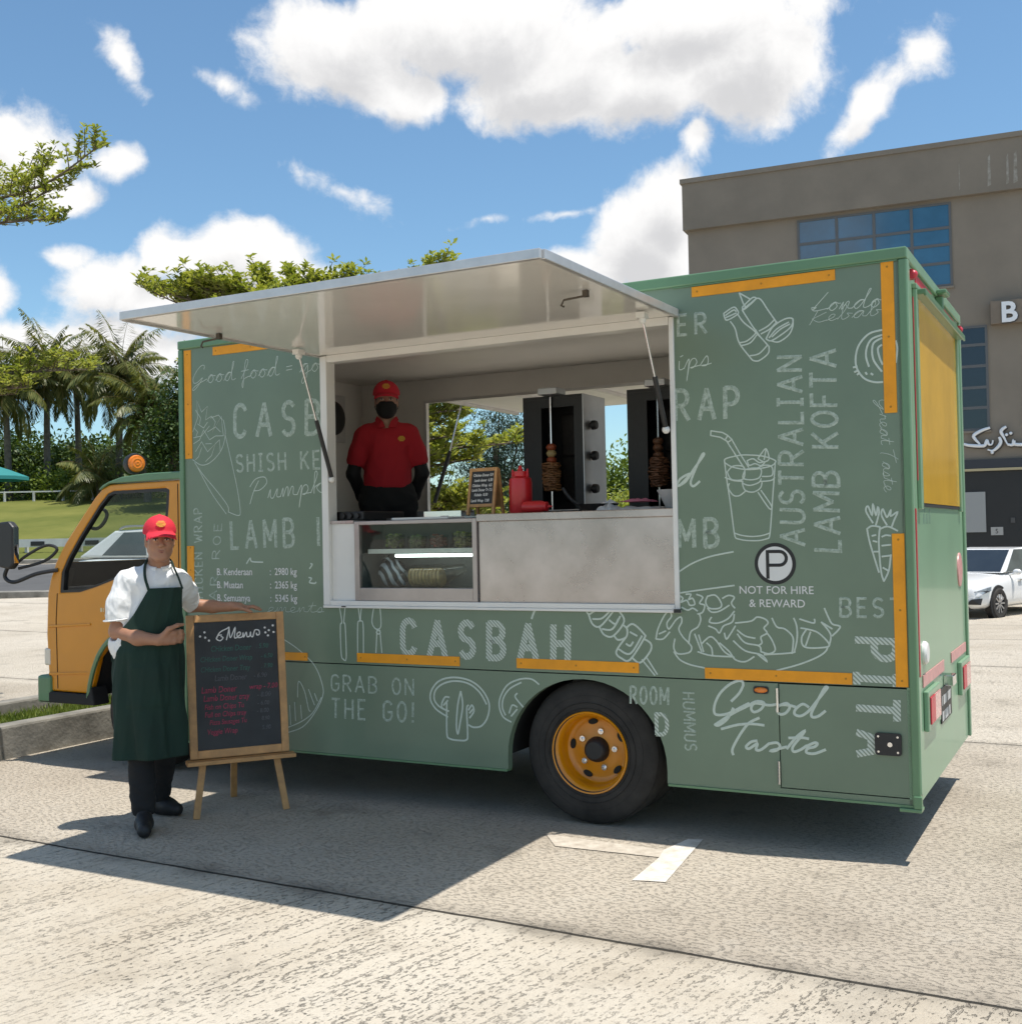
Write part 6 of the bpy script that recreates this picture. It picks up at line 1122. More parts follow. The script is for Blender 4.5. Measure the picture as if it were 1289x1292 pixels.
b = MB(); b.box(.036, w - .030, .012, .016, .0755, h - .0225); b.build('front_glass', CLEAR, df)
b = MB(); b.box(.06, w - .0065, .05, d - .0125, .272, .298); sh = b.build('shelf', ALU, df)
em = mat('fridge_lamp', (.85, .9, .9), .4); em.node_tree.nodes['Principled BSDF'].inputs['Emission Color'].default_value = (.9, 1, .98, 1); em.node_tree.nodes['Principled BSDF'].inputs['Emission Strength'].default_value = 5.0
b = MB(); b.tube([(.24, .07, .258), (.75, .07, .258)], .009, 8); b.build('tube_lamp', em, sh)
TUB = glass_mat('tub_plastic', (.85, .88, .85), .7)
def tub(name, label, x0, x1, z, hgt, m, y=.12):
    t = thing(name, label, 'food tub', (1.3495 + (x0 + x1) / 2, y, 1.1715 + z), 0, 'food tubs on the fridge shelf'); hw = (x1 - x0) / 2
    b = MB(); b.lathe([(hw * .9, 0), (hw, hgt)], (0, 0, 0), (0, 0, 1), 16); b.lathe([(0, 0.001), (hw * .9, .0008)], (0, 0, 0), (0, 0, 1), 16); b.build('tub_wall', TUB, t, smooth=True)
    b = MB(); 
    for k in range(46):
        a = rng.uniform(0, 6.28); r = hw * .78 * math.sqrt(rng.random()); b.ball((r * cos(a), r * sin(a), .012 + hgt * .85 * rng.random()), hw * rng.uniform(.14, .3), 6, 4, (1, 1, rng.uniform(.4, 1)))
    b.build('filling', m, t, smooth=True)
LETT = mat('lettuce', (.22, .30, .05), .5, var=.5, vscale=40); CUC = mat('cucumber', (.10, .20, .05), .5, var=.6, vscale=60, vcol=(.3, .36, .15)); TOM = mat('tomato', (.36, .06, .04), .35, var=.3, vscale=40); PICK = mat('pickle', (.26, .29, .04), .45, var=.4, vscale=40)
tub('food_tub', 'tub of shredded pale lettuce, first on the fridge shelf', .145, .265, .2985, .085, LETT)
tub('food_tub', 'tub of chopped cucumber beside the lettuce tub', .300, .415, .2985, .070, CUC)
tub('food_tub', 'tub of red chopped tomato on the fridge shelf', .445, .560, .2985, .075, TOM)
tub('food_tub', 'tub of yellow-green pickles at the end of the fridge shelf', .600, .735, .2985, .085, PICK)
t = thing('bread_pack', 'clear pack of stacked flat breads on the fridge floor', 'bread', (1.3495 + .40, .15, 1.1715 + .0715)); b = MB()
BRD = mat('flat_bread', (.42, .31, .15), .7, var=.3, vscale=25)
for k in range(9):
    b = MB(); x = -.095 + .024 * k; b.lathe([(0, -.010), (.050, -.009), (.056, 0), (.050, .009), (0, .010)], (x, 0, .058), (1, 0.10, .12), 18); b.build('flat_bread', BRD, t, smooth=True)
b = MB(); b.tube(catmull([(-.14, 0, .06), (-.08, 0, .065), (.08, 0, .068), (.16, 0, .085), (.25, .01, .11)], 4), [.03, .045, .058, .062, .066, .066, .066, .066, .066, .066, .06, .05, .045, .04, .035, .03, .025][:17], 12); b.build('wrapper', glass_mat('wrapper_film', (.95, .95, .9), .9, .12), t, smooth=True)
t = thing('striped_bag', 'black and white striped bag at the left end of the fridge floor', 'bag', (1.3495 + .155, .16, 1.1715 + .0715))
sm = bpy.data.materials.new('striped_plastic'); sm.use_nodes = True; nt = sm.node_tree; wv = nt.nodes.new('ShaderNodeTexWave'); wv.bands_direction = 'DIAGONAL'; wv.inputs['Scale'].default_value = 9; wv.inputs['Distortion'].default_value = 5; wv.inputs['Detail'].default_value = 1; tc = nt.nodes.new('ShaderNodeTexCoord'); nt.links.new(tc.outputs['Object'], wv.inputs['Vector'])
cr = nt.nodes.new('ShaderNodeValToRGB'); cr.color_ramp.elements[0].position = .5; cr.color_ramp.elements[1].position = .72; cr.color_ramp.elements[0].color = (.02, .02, .022, 1); cr.color_ramp.elements[1].color = (.42, .45, .5, 1); nt.links.new(wv.outputs['Fac'], cr.inputs[0]); nt.links.new(cr.outputs[0], nt.nodes['Principled BSDF'].inputs['Base Color']); nt.nodes['Principled BSDF'].inputs['Roughness'].default_value = .3
b = MB(); b.ball((0, 0, .085), .088, 16, 10, (1.05, .8, .95)); b.ball((.06, 0, .05), .05, 12, 8); b.build('bag_body', sm, t, smooth=True)
b = MB(); b.tube([(-.02, -.02, .155), (-.03, -.03, .175)], [.02, .03], 8); b.build('bag_knot', sm, t, smooth=True)
# on top of the fridge / counters
t = thing('cutting_board', 'thin white cutting board lying on top of the glass fridge', 'cutting board', (1.78, .13, 1.6345)); b = MB(); b.box(-.19, .19, -.10, .10, 0, .014); b.build('board', WHITE, t, bevel=.004); b = MB(); b.tube([(.12, -.06, .0165), (.17, -.06, .0165)], .0025, 6); b.build('juice_groove', ALU, t)
t = thing('griddle', 'flat black griddle behind the white end panel', 'griddle', (1.27, .30, 1.641)); b = MB(); b.box(-.09, .09, -.22, .22, 0, .055); b.build('hot_plate', BLACK, t, bevel=.008); 
for k in range(3): b = MB(); b.lathe([(.0, .02), (.016, .018), (.018, 0)], (-.05 + .05 * k, -.2201, .028), (0, -1, 0), 12); b.build('control_knob', BLACK, t, smooth=True)
# ---- rotisseries
MEAT = mat('roast_meat', (0.36, 0.17, 0.065), 0.55, var=.5, vscale=22, vcol=(.13, .05, .02), bump=.5, bscale=45)
MEATD = mat('roast_meat_dark', (0.16, 0.07, 0.035), 0.55, var=.5, vscale=22, bump=.5, bscale=45)
SIDE = mat('rotisserie_side_steel', (.55, .55, .56), .38, metal=.7, var=.1, vscale=5)
BURN = mat('burner_screen', (.035, .030, .028), .5, metal=.3, var=.4, vscale=14)
def rotisserie(label, x, y, meat, onion, shelf):
    t = thing('kebab_rotisserie', label, 'rotisserie grill', (x, y, 1.6555), 0, 'kebab rotisseries on the back counter'); w, d, h = .43, .34, .765
    b = MB(); b.box(0, .008, 0, d, 0, h); b.box(.0081, w - .0091, d - .01, d, 0, h); b.box(.0081, w - .0091, 0, d - .0101, h - .02, h); b.box(.0081, .130, .0, .02, .0, h - .0205); b.box(w - .07, w - .0091, 0.0, .02, .0, h - .0205); b.box(.1301, w - .0701, 0, .02, h - .075, h - .0205); b.build('cabinet', BLACK, t)
    b = MB(); b.box(w - .009, w, -.006, d, 0, h); sd = b.build('side_panel', SIDE, t, bevel=.003)
    for z in (.57, .375, .165):
        k = MB(); k.lathe([(0, .045), (.026, .044), (.030, .03), (.030, .012), (.018, .010), (.016, 0)], (w, .10, z), (1, 0, 0), 16); k.build('gas_knob', BLACK, sd, smooth=True)
    for za_, zb2 in ((.40, .67), (.10, .385)): b = MB(); b.box(.135, w - .075, d - .05, d - .0105, za_, zb2); b.build('burner', BURN, t, bevel=.004)
    b = MB(); b.box(.02, w - .02, -.06, .0, .004, .022); b.tube([(.02, -.06, .03), (w - .02, -.06, .03)], .006, 6); b.build('drip_tray', SIDE, t, bevel=.003)
    cx, cy = .205, -.015
    b = MB(); b.tube([(cx, cy, .03), (cx, cy, .755)], .008, 8); sp = b.build('spit', CHROME, t, smooth=True)
    b = MB(); b.box(cx - .06, cx + .075, -.08, .06, h + .001, h + .045); b.build('motor', SIDE, t, bevel=.006)
    b = MB(); z = .155
    for k in range(13):
        r = .064 * (1 - .14 * abs(k - 6) / 6) * rng.uniform(.90, 1.07); n0_ = len(b.v); b.lathe([(0, 0), (r * .9, .001), (r, .006), (r * .97, .014), (0, .0155)], (cx + rng.uniform(-.004, .004), cy, z), (0, 0, 1), 22); z += .0138
        p0, p1, p2 = rng.uniform(0, 6.28, 3)
        for q_ in b.v[n0_:]:
            a_ = math.atan2(q_.y - cy, q_.x - cx); s_ = 1 + .07 * sin(3 * a_ + p0) + .05 * sin(7 * a_ + p1) + .03 * sin(12 * a_ + p2); q_.x = cx + (q_.x - cx) * s_; q_.y = cy + (q_.y - cy) * s_; q_.z += .003 * sin(4 * a_ + p1)
    b.build('meat_stack', meat, sp, smooth=True)
    b = MB(); b.ball((cx, cy, z + .018), .034, 12, 8, (1, 1, .7)); b.ball((cx, cy, z + .10), .034, 12, 8, (1, 1, .75)); b.build('tomato', MEATD if not onion else mat('roast_tomato', (.33, .075, .03), .4, var=.3, vscale=30), sp, smooth=True)
    b = MB(); b.ball((cx, cy, z + .06), .033, 12, 8, (1, 1, .8)); b.build('onion', mat('onion', (.50, .38, .18), .4, var=.2, vscale=30) if onion else MEATD, sp, smooth=True)
rotisserie('black kebab rotisserie with a lit brown meat stack and grey knobbed side', 1.905, 1.1, MEAT, True, 1)
rotisserie('black kebab rotisserie with dark meat, half hidden by the right post of the hatch', 2.62, 1.12, MEATD, False, 0)
# ---- bottles and small stuff on the near counter
t = thing('sauce_bottle', 'big upright red plastic sauce bottle beside the small menu board', 'sauce bottle', (2.294, .30, 1.6555)); b = MB(); b.lathe([(0, 0), (.060, 0), (.066, .012), (.066, .175), (.062, .20), (.040, .215)], (0, 0, 0), (0, 0, 1), 24); b.build('body', REDP, t, smooth=True)
b = MB(); b.lathe([(.042, .213), (.042, .24), (.018, .243), (.007, .275), (0, .276)], (0, 0, 0), (0, 0, 1), 18); b.lathe([(.012, 0), (.005, .045), (0, .046)], (-.045, .0, .208), (-.1, 0, 1), 10); b.lathe([(.012, 0), (.005, .05), (0, .051)], (.042, .0, .205), (.1, 0, 1), 10); b.build('cap', REDP, t, smooth=True)
t = thing('sauce_bottle', 'red plastic sauce bottle lying on its side on the counter', 'sauce bottle', (2.365, .20, 1.6895)); b = MB(); b.lathe([(0, 0), (.032, .0), (.034, .01), (.034, .11), (.026, .13)], (0, 0, 0), (1, 0, 0), 20); b.build('body', REDP, t, smooth=True); b = MB(); b.lathe([(.027, .129), (.027, .145), (.008, .150), (.004, .175), (0, .176)], (0, 0, 0), (1, 0, 0), 14); b.build('cap', REDP, t, smooth=True)
t = thing('frying_pan', 'black frying pan between the two rotisseries, handle up', 'pan', (2.72, .42, 1.6555)); b = MB(); b.lathe([(0, .002), (.085, .0), (.115, .045), (.112, .045), (.083, .005), (0, .006)], (0, 0, 0), (0, 0, 1), 28); b.build('bowl', BLACK, t, smooth=True); b = MB(); b.tube(catmull([(-.11, -.02, .042), (-.16, -.03, .08), (-.20, -.04, .14)], 4), .010, 8); b.build('handle', BLACK, t, smooth=True)
t = thing('folded_cloth', 'crumpled white cloth with a pink one on top, near the mixing bowl', 'cloth', (3.02, .24, 1.6555)); b = MB()
CL = mat('white_cloth', (.55, .54, .54), .9, bump=.4, bscale=25); CLP = mat('pink_cloth', (.52, .16, .24), .9, bump=.4, bscale=25)
def rag(bb, x0, x1, y0, y1, z, amp, seed, th=.012):
    rg = np.random.default_rng(seed); n = 14; ph = rg.uniform(0, 6, 6); k0 = len(bb.v); v = []
    for j in range(n + 1):
        for i in range(n + 1):
            u, w_ = i / n, j / n; e = (min(u, 1 - u) * min(w_, 1 - w_)) ** .3; v.append((x0 + (x1 - x0) * u + .01 * sin(9 * w_ + ph[0]), y0 + (y1 - y0) * w_ + .01 * sin(8 * u + ph[1]), z + e * (th + amp * (.5 + .5 * sin(11 * u + 5 * w_ + ph[2]) * sin(7 * w_ - 4 * u + ph[3])))))
    bb.add(v, [(j * (n + 1) + i, j * (n + 1) + i + 1, (j + 1) * (n + 1) + i + 1, (j + 1) * (n + 1) + i) for j in range(n) for i in range(n)])
rag(b, -.13, .14, -.12, .14, .001, .03, 3); b.build('under_cloth', CL, t, smooth=True); b = MB(); rag(b, -.07, .08, -.07, .1, .045, .025, 5); b.build('pink_fold', CLP, t, smooth=True)
t = thing('mixing_bowl', 'white bowl at the far right end of the counter by the post', 'bowl', (3.22, .30, 1.6555)); b = MB(); b.lathe([(0, 0), (.05, 0), (.085, .075), (.098, .098), (.100, .104), (.094, .100), (.05, .008), (0, .006)], (0, 0, 0), (0, 0, 1), 28); b.build('bowl_body', CL, t, smooth=True)
t = thing('paper_napkin', 'crumpled white napkin beside the frying pan', 'napkin', (2.88, .20, 1.6555)); b = MB(); rag(b, -.06, .06, -.05, .05, .001, .055, 8, .02); b.build('sheet', CL, t, smooth=True); b = MB(); rag(b, -.03, .035, -.03, .03, .04, .03, 9, .01); b.build('upper_fold', CL, t, smooth=True)
t = thing('steel_tray', 'shiny steel tray behind the small menu board, near the light tree', 'tray', (1.72, .46, 1.6525)); b = MB(); b.box(-.13, .13, -.08, .08, 0, .004); b.box(-.13, .13, -.08, -.075, .0041, .035); b.box(-.13, .13, .075, .08, .0041, .035); b.box(-.13, -.125, -.0749, .0749, .0041, .035); b.box(.125, .13, -.0749, .0749, .0041, .035); b.build('tray_body', CHROME, t); b = MB(); b.tube(catmull([(.131, -.03, .03), (.155, -.02, .035), (.155, .02, .035), (.131, .03, .03)], 4), .004, 6); b.build('handle', CHROME, t, smooth=True)
# ------------------------------------------------------------------ cars
CARW = mat('white_car_paint', (.78, .78, .77), .22, coat=.6, var=.02, vscale=1)
CGL = mat('car_glass_dark', (.022, .026, .028), .06, spec=.8, var=.3, vscale=1.2)
CGL2 = mat('car_glass_side', (.10, .115, .11), .08, spec=.8, var=.3, vscale=1.2)
HL = mat('car_headlight', (.36, .37, .38), .12, coat=1.0, var=.5, vscale=14, vcol=(.08, .08, .085))
ALLOY = mat('alloy_rim', (.45, .45, .46), .3, metal=.8)
def car(name, label, cat, loc, rz, top, ghouse, hw, rails=False, sedan=True):
    """top: (x, z) of the body's upper line from nose to tail; ghouse: (xw0, zw0, xr0, zr0, xr1, zr1, xt, zt)"""
    t = thing(name, label, cat, loc, rz)
    # body shell: rounded cross-sections lofted along the length
    xs = np.array([p[0] for p in top]); n = 13; v = []; f = []
    for i, (x, z, wf, zb) in enumerate(top):
        w = hw * wf
        prof = [(w * .80, zb), (w * .97, zb + .10), (w, zb + .22), (w * 1.0, z * .62), (w * .985, z * .80), (w * .93, z - .05), (w * .80, z - .005), (0, z + .035)]
        ring = [(x, y, zz) for y, zz in prof] + [(x, -y, zz) for y, zz in prof[-2::-1]]
        v += ring
    k = 15
    for i in range(len(top) - 1):
        for j in range(k - 1): f.append((i * k + j, i * k + j + 1, (i + 1) * k + j + 1, (i + 1) * k + j))
        f.append((i * k + k - 1, i * k, (i + 1) * k, (i + 1) * k + k - 1))
    f.append(tuple(range(k))); f.append(tuple(range(len(v) - 1, len(v) - k - 1, -1)))
    b = MB(); b.add(v, f); bd = b.build('body', CARW, t, smooth=True, angle=70, sub=1)
    x0, z0, xa, za, xb, zb_, x1, z1 = ghouse
    def ringg(x, z, w): return [(x, w, z), (x, -w, z)]
    wb, wt = hw * .90, hw * .70
    P = {'a': (x0, wb, z0), 'b': (xa, wt, za), 'c': (xb, wt * .98, zb_), 'd': (x1, wb * .95, z1)}
    mir = lambda p: (p[0], -p[1], p[2])
    b = MB(); a_, b_, c_, d_ = P['a'], P['b'], P['c'], P['d']; mid = ((xa + xb) / 2, wt, max(za, zb_) + .03)
    vv = [a_, b_, mid, c_, d_] + [mir(p) for p in (a_, b_, mid, c_, d_)]
    b.add(vv, [(0, 1, 6, 5), (1, 2, 7, 6), (2, 3, 8, 7), (3, 4, 9, 8), (0, 4, 3, 2, 1), (5, 6, 7, 8, 9), (0, 5, 9, 4)]); b.build('cabin', CARW, t, bevel=.05, seg=3)
    def lerp(p, q_, s): return tuple(p[i] + (q_[i] - p[i]) * s for i in range(3))
    def pane(name_, pts, m, off):
        c = np.array(pts); nrm = np.cross(c[1] - c[0], c[2] - c[0]); nrm /= np.linalg.norm(nrm); nrm = nrm if nrm @ (c.mean(0) - np.array(((xa + xb) / 2, 0, z0))) > 0 else -nrm
        bb = MB(); vs = [tuple(p + nrm * off) for p in c] + [tuple(p - nrm * .01) for p in c]; n_ = len(c)
        bb.add(vs, [tuple(range(n_)), tuple(range(2 * n_ - 1, n_ - 1, -1))] + [(i, i + n_, (i + 1) % n_ + n_, (i + 1) % n_) for i in range(n_)]); return bb.build(name_, m, t)
    def quadin(a, b2, c, d, m):  # inset a quad
        g = [sum(p[i] for p in (a, b2, c, d)) / 4 for i in range(3)]; return [tuple(p[i] + (g[i] - p[i]) * m for i in range(3)) for p in (a, b2, c, d)]
    pane('windscreen', quadin(a_, b_, mir(b_), mir(a_), .10), CGL, .006)
    pane('rear_window', quadin(c_, d_, mir(d_), mir(c_), .12), CGL, .006)
    for sgn in (1, -1):
        S = (lambda p: p) if sgn == 1 else mir
        ms = lerp(a_, d_, .48); mt = ((xa + xb) / 2, wt, max(za, zb_) + .0)
        pane('side_window', quadin(S(lerp(a_, d_, .03)), S(b_), S(mt), S(ms), .07 if sedan else .13), CGL2, .008)
        pane('side_window', quadin(S(ms), S(mt), S(c_ if sedan else lerp(c_, mid, .28)), S(lerp(a_, d_, .94 if sedan else .86)), .07 if sedan else .16), CGL2, .008)
    L0 = top[0][0]
    for sgn in (1, -1):
        b = MB(); y = sgn * hw
        b.add([(L0 - .06, y * .60, top[0][1] * .86), (L0 - .14, y * .86, top[0][1] * .90), (L0 - .52, y * .995, top[0][1] * 1.03), (L0 - .50, y * 1.0, top[0][1] * .90), (L0 - .16, y * .92, top[0][1] * .74), (L0 - .02, y * .62, top[0][1] * .72)], [(0, 1, 2, 3, 4, 5)])
        o = b.build('headlight', HL, t); sm_ = o.modifiers.new('s', 'SOLIDIFY'); sm_.thickness = .06; sm_.offset = 0
        b = MB(); b.ball((x0 - .28, sgn * (hw + .07), z0 + .02), .10, 12, 8, (.55, .95, .62)); b.tube([(x0 - .26, sgn * (hw - .08), z0 - .04), (x0 - .27, sgn * (hw + .04), z0 - .01)], .03, 6); b.build('wing_mirror', CARW, t, smooth=True)
        b = MB()
        for xx in (x0 - .55, x0 - 1.45): b.box(xx - .10, xx + .06, sgn * (hw * .985), sgn * (hw + .022), z0 - .17, z0 - .14)
        b.build('door_handle', CHROME, t, bevel=.005)
        for xx in (L0 - .88, L0 - .88 - (2.72 if sedan else 2.55)):
            b = MB(); b.lathe([(.19, .0), (.225, .012), (.29, .012), (.318, -.01), (.325, -.04), (.325, -.17), (.19, -.19)], (xx, sgn * (hw + .0), .325), (0, sgn, 0), 28); ty = b.build('tyre', RUBBER, t, smooth=True)
            b = MB(); b.lathe([(.205, .006), (.21, -.02), (.19, -.06), (0, -.06)], (xx, sgn * (hw + .001), .325), (0, sgn, 0), 28)
            for q_ in range(10):
                a = 2 * pi * q_ / 10; b.bar((xx + .03 * cos(a), sgn * (hw - .012), .325 + .03 * sin(a)), (xx + .2 * cos(a), sgn * (hw - .004), .325 + .2 * sin(a)), .03, .02, (0, 1, 0))
            b.build('rim', ALLOY, ty, smooth=True)
            b = MB(); b.lathe([(0.0, .004), (.365, .004), (.37, -.02)], (xx, sgn * (hw - .014), .335), (0, sgn, 0), 28); b.build('wheel_arch', CHASSIS, t, smooth=True)
    b = MB(); b.box(L0 - .25, L0 + .012, -hw * .40, hw * .40, top[0][1] * .74, top[0][1] * .86); b.box(L0 - .3, L0 + .0, -hw * .72, hw * .72, .22, .36); b.build('grille', BLACK, t, bevel=.02)
    b = MB(); b.add([(L0 - .05, s_ * hw * .80, .44) for s_ in (1,)] + [(L0 - .20, hw * .97, .46), (L0 - .16, hw * .95, .33), (L0 - .0, hw * .70, .34)], [(0, 1, 2, 3)]); o = b.build('fog_lamp_recess', BLACK, t); sm_ = o.modifiers.new('s', 'SOLIDIFY'); sm_.thickness = .05; sm_.offset = 0
    if rails:
        for sgn in (1, -1):
            b = MB(); b.tube(catmull([(xa - .1, sgn * wt * .93, za + .02), (xa - .3, sgn * wt * .95, za + .085), (xb + .3, sgn * wt * .95, zb_ + .085), (xb + .1, sgn * wt * .93, zb_ + .02)], 4), .022, 6); b.build('roof_rail', ALLOY, t, smooth=True)
    return t
SED = [(2.30, .66, .80, .26), (2.18, .74, .92, .20), (1.80, .82, .985, .18), (1.20, .90, 1.0, .18), (.60, .95, 1.0, .18), (-.8, .96, 1.0, .18), (-1.6, .98, .99, .18), (-2.1, .98, .95, .22), (-2.32, .86, .85, .30)]
ha = math.atan2(-_f.y * -1, -_f.x * -1)
# headings: the nose of the saloon points to the photographer and a little to the left
bear = math.atan2(CP.y - 20.2, CP.x - 2.6)
fwx, fwy = along(1257, 23.4)
rzs = bear - R(27)
cx_, cy_ = fwx - 1.42 * cos(rzs) - (-.0) , fwy - 1.42 * sin(rzs)
cx_ += .90 * sin(rzs) * 1; cy_ -= .90 * cos(rzs) * 1
car('parked_saloon', 'white saloon car parked in front of the dark shopfront', 'car', (cx_, cy_, ground_z(cx_, cy_) - .02), rzs, SED, (1.05, .93, .20, 1.42, -.85, 1.41, -1.80, 1.00), .915)
SUVT = [(2.15, .82, .82, .30), (2.05, .92, .93, .25), (1.65, 1.0, .99, .22), (1.05, 1.06, 1.0, .22), (.5, 1.08, 1.0, .22), (-.8, 1.09, 1.0, .22), (-1.5, 1.10, 1.0, .22), (-2.0, 1.08, .96, .26), (-2.15, .95, .90, .34)]
sx_, sy_ = along(236, 23)
car('parked_hatchback', 'white car with roof rails seen through the cab window of the truck', 'car', (sx_, sy_, ground_z(sx_, sy_) + .10), math.atan2(RG.y, RG.x) - R(9), SUVT, (1.0, 1.06, .15, 1.60, -1.25, 1.62, -1.95, 1.10), .90, rails=True, sedan=False)

# ================================================================== people: smooth-union distance fields turned into one skin each
class Field:
    def __init__(s, lo, hi, res):
        s.lo = np.array(lo, float); s.res = res; s.n = np.ceil((np.array(hi) - s.lo) / res).astype(int) + 1
        s.d = np.full(tuple(s.n), 1.0, np.float32)
    def _win(s, lo, hi, pad):
        a = np.maximum(0, np.floor((np.array(lo) - pad - s.lo) / s.res).astype(int)); b = np.minimum(s.n, np.ceil((np.array(hi) + pad - s.lo) / s.res).astype(int) + 1)
        ax = [s.lo[i] + s.res * np.arange(a[i], b[i]) for i in range(3)]
        return tuple(slice(a[i], b[i]) for i in range(3)), ax[0][:, None, None], ax[1][None, :, None], ax[2][None, None, :]
    def _mix(s, w, d, k, sub=False):
        o = s.d[w]; d = d.astype(np.float32)
        if sub:
            h = np.maximum(k - np.abs(o + d), 0) / k; s.d[w] = np.maximum(o, -d) + h * h * k * .25
        else:
            h = np.maximum(k - np.abs(o - d), 0) / k; s.d[w] = np.minimum(o, d) - h * h * k * .25
    def cap(s, a, b, ra, rb=None, k=.02, sy=1.0, sub=False):
        rb = ra if rb is None else rb; a = np.array(a, float); b = np.array(b, float); R_ = max(ra, rb)
        w, x, y, z = s._win(np.minimum(a, b) - R_ * np.array([1, max(1, sy), 1]), np.maximum(a, b) + R_ * np.array([1, max(1, sy), 1]), k + .015)
        ab = b - a; ab_ = ab * np.array([1, 1 / sy, 1]); L = max(1e-9, (ab_ ** 2).sum())
        X, Y, Z = x - a[0], (y - a[1]) / sy, z - a[2]
        t = np.clip((X * ab_[0] + Y * ab_[1] + Z * ab_[2]) / L, 0, 1)
        d = np.sqrt((X - t * ab_[0]) ** 2 + (Y - t * ab_[1]) ** 2 + (Z - t * ab_[2]) ** 2) - (ra + (rb - ra) * t)
        s._mix(w, d * min(1, sy), k, sub)
    def ell(s, c, r, k=.02, sub=False):
        c = np.array(c, float); r = np.array(r, float); w, x, y, z = s._win(c - r, c + r, k + .015)
        q = np.sqrt(((x - c[0]) / r[0]) ** 2 + ((y - c[1]) / r[1]) ** 2 + ((z - c[2]) / r[2]) ** 2)
        g = np.sqrt(((x - c[0]) / r[0] ** 2) ** 2 + ((y - c[1]) / r[1] ** 2) ** 2 + ((z - c[2]) / r[2] ** 2) ** 2)
        s._mix(w, q * (q - 1) / np.maximum(g, 1e-6), k, sub)
    def chain(s, pts, rs, k=.015, sy=1.0):
        for i in range(len(pts) - 1): s.cap(pts[i], pts[i + 1], rs[i], rs[i + 1], k, sy)
    def cut(s, n, off):
        """remove the half space n.p > off"""
        x, y, z = [s.lo[i] + s.res * np.arange(s.n[i]) for i in range(3)]
        n = np.array(n, float); n /= np.linalg.norm(n)
        d = x[:, None, None] * n[0] + y[None, :, None] * n[1] + z[None, None, :] * n[2] - off
        s.d = np.maximum(s.d, d.astype(np.float32))
    def mesh(s):
        d = s.d; neg = d < 0; n = d.shape; idx = -np.ones((n[0] - 1, n[1] - 1, n[2] - 1), np.int64)
        cnt = np.zeros(idx.shape, np.int8)
        for i in (0, 1):
            for j in (0, 1):
                for k in (0, 1): cnt += neg[i:n[0] - 1 + i, j:n[1] - 1 + j, k:n[2] - 1 + k]
        act = np.argwhere((cnt > 0) & (cnt < 8)); idx[tuple(act.T)] = np.arange(len(act))
        acc = np.zeros((len(act), 3)); w = np.zeros(len(act)); cs = [(i, j, k) for i in (0, 1) for j in (0, 1) for k in (0, 1)]
        val = {c: d[act[:, 0] + c[0], act[:, 1] + c[1], act[:, 2] + c[2]].astype(float) for c in cs}
        for a in cs:
            for ax in range(3):
                if a[ax]: continue
                b = list(a); b[ax] = 1; b = tuple(b); va, vb = val[a], val[b]; m = (va < 0) != (vb < 0)
                t = np.where(m, va / np.where(m, va - vb, 1), 0); p = np.tile(np.array(a, float), (len(act), 1)); p[:, ax] += t; acc += p * m[:, None]; w += m
        V = s.lo + (act + acc / w[:, None]) * s.res
        F = []
        for ax in range(3):
            u, v = [(1, 2), (2, 0), (0, 1)][ax]
            sl = [slice(None)] * 3; sl2 = [slice(None)] * 3; sl[ax] = slice(0, -1); sl2[ax] = slice(1, None)
            e = np.argwhere(neg[tuple(sl)] != neg[tuple(sl2)]); e = e[(e[:, u] > 0) & (e[:, v] > 0) & (e[:, u] < n[u] - 1) & (e[:, v] < n[v] - 1)]
            if not len(e): continue
            flip = neg[tuple(e.T)]; q = []
            for du, dv in ((-1, -1), (0, -1), (0, 0), (-1, 0)):
                t = e.copy(); t[:, u] += du; t[:, v] += dv; q.append(idx[tuple(t.T)])
            q = np.stack(q, 1); q[~flip] = q[~flip][:, ::-1]; F.append(q)
        F = np.concatenate(F)
        return V, F
def smooth_v(V, F, it=2, lam=.5):
    E = np.concatenate([F[:, [0, 1]], F[:, [1, 2]], F[:, [2, 3]], F[:, [3, 0]]]); E = np.concatenate([E, E[:, ::-1]])
    for _ in range(it):
        S = np.zeros_like(V); c = np.zeros(len(V)); np.add.at(S, E[:, 0], V[E[:, 1]]); np.add.at(c, E[:, 0], 1); V = V + lam * (S / c[:, None] - V)
    return V
def skin(fld, name, m, parent, it=2, disp=None):
    V, F = fld.mesh(); V = smooth_v(V, F, it)
    if disp is not None:
        me0 = newmesh('t', V, F); nn = np.zeros(len(V) * 3); me0.vertices.foreach_get('normal', nn); nn = nn.reshape(-1, 3); bpy.data.meshes.remove(me0); V = V + nn * disp(V)[:, None]
    me = bpy.data.meshes.new(name); me.vertices.add(len(V)); me.vertices.foreach_set('co', V.astype(np.float32).ravel())
    me.loops.add(4 * len(F)); me.loops.foreach_set('vertex_index', F.astype(np.int32).ravel()); me.polygons.add(len(F)); me.polygons.foreach_set('loop_start', np.arange(0, 4 * len(F), 4, dtype=np.int32))
    try: me.polygons.foreach_set('loop_total', np.full(len(F), 4, np.int32))
    except Exception: pass
    me.update(calc_edges=True); me.validate(); me.materials.append(m); me.shade_smooth()
    return link(name, me, parent)
def folds(amp, seed, freq=(18, 14, 11), diag=1.0):
    rg = np.random.default_rng(seed); K = rg.normal(size=(9, 3)) * np.array(freq) ; ph = rg.uniform(0, 6.28, 9); A = rg.uniform(.4, 1, 9)
    def f(V):
        o = np.zeros(len(V))
        for k, p, a in zip(K, ph, A):
            s = np.sin(V @ k + p + 1.3 * np.sin(V @ k[[2, 0, 1]] * .6 + p)); o += a * (1 - np.abs(s)) ** 1.6
        return (o / 9 - .28) * amp * 2
    return f
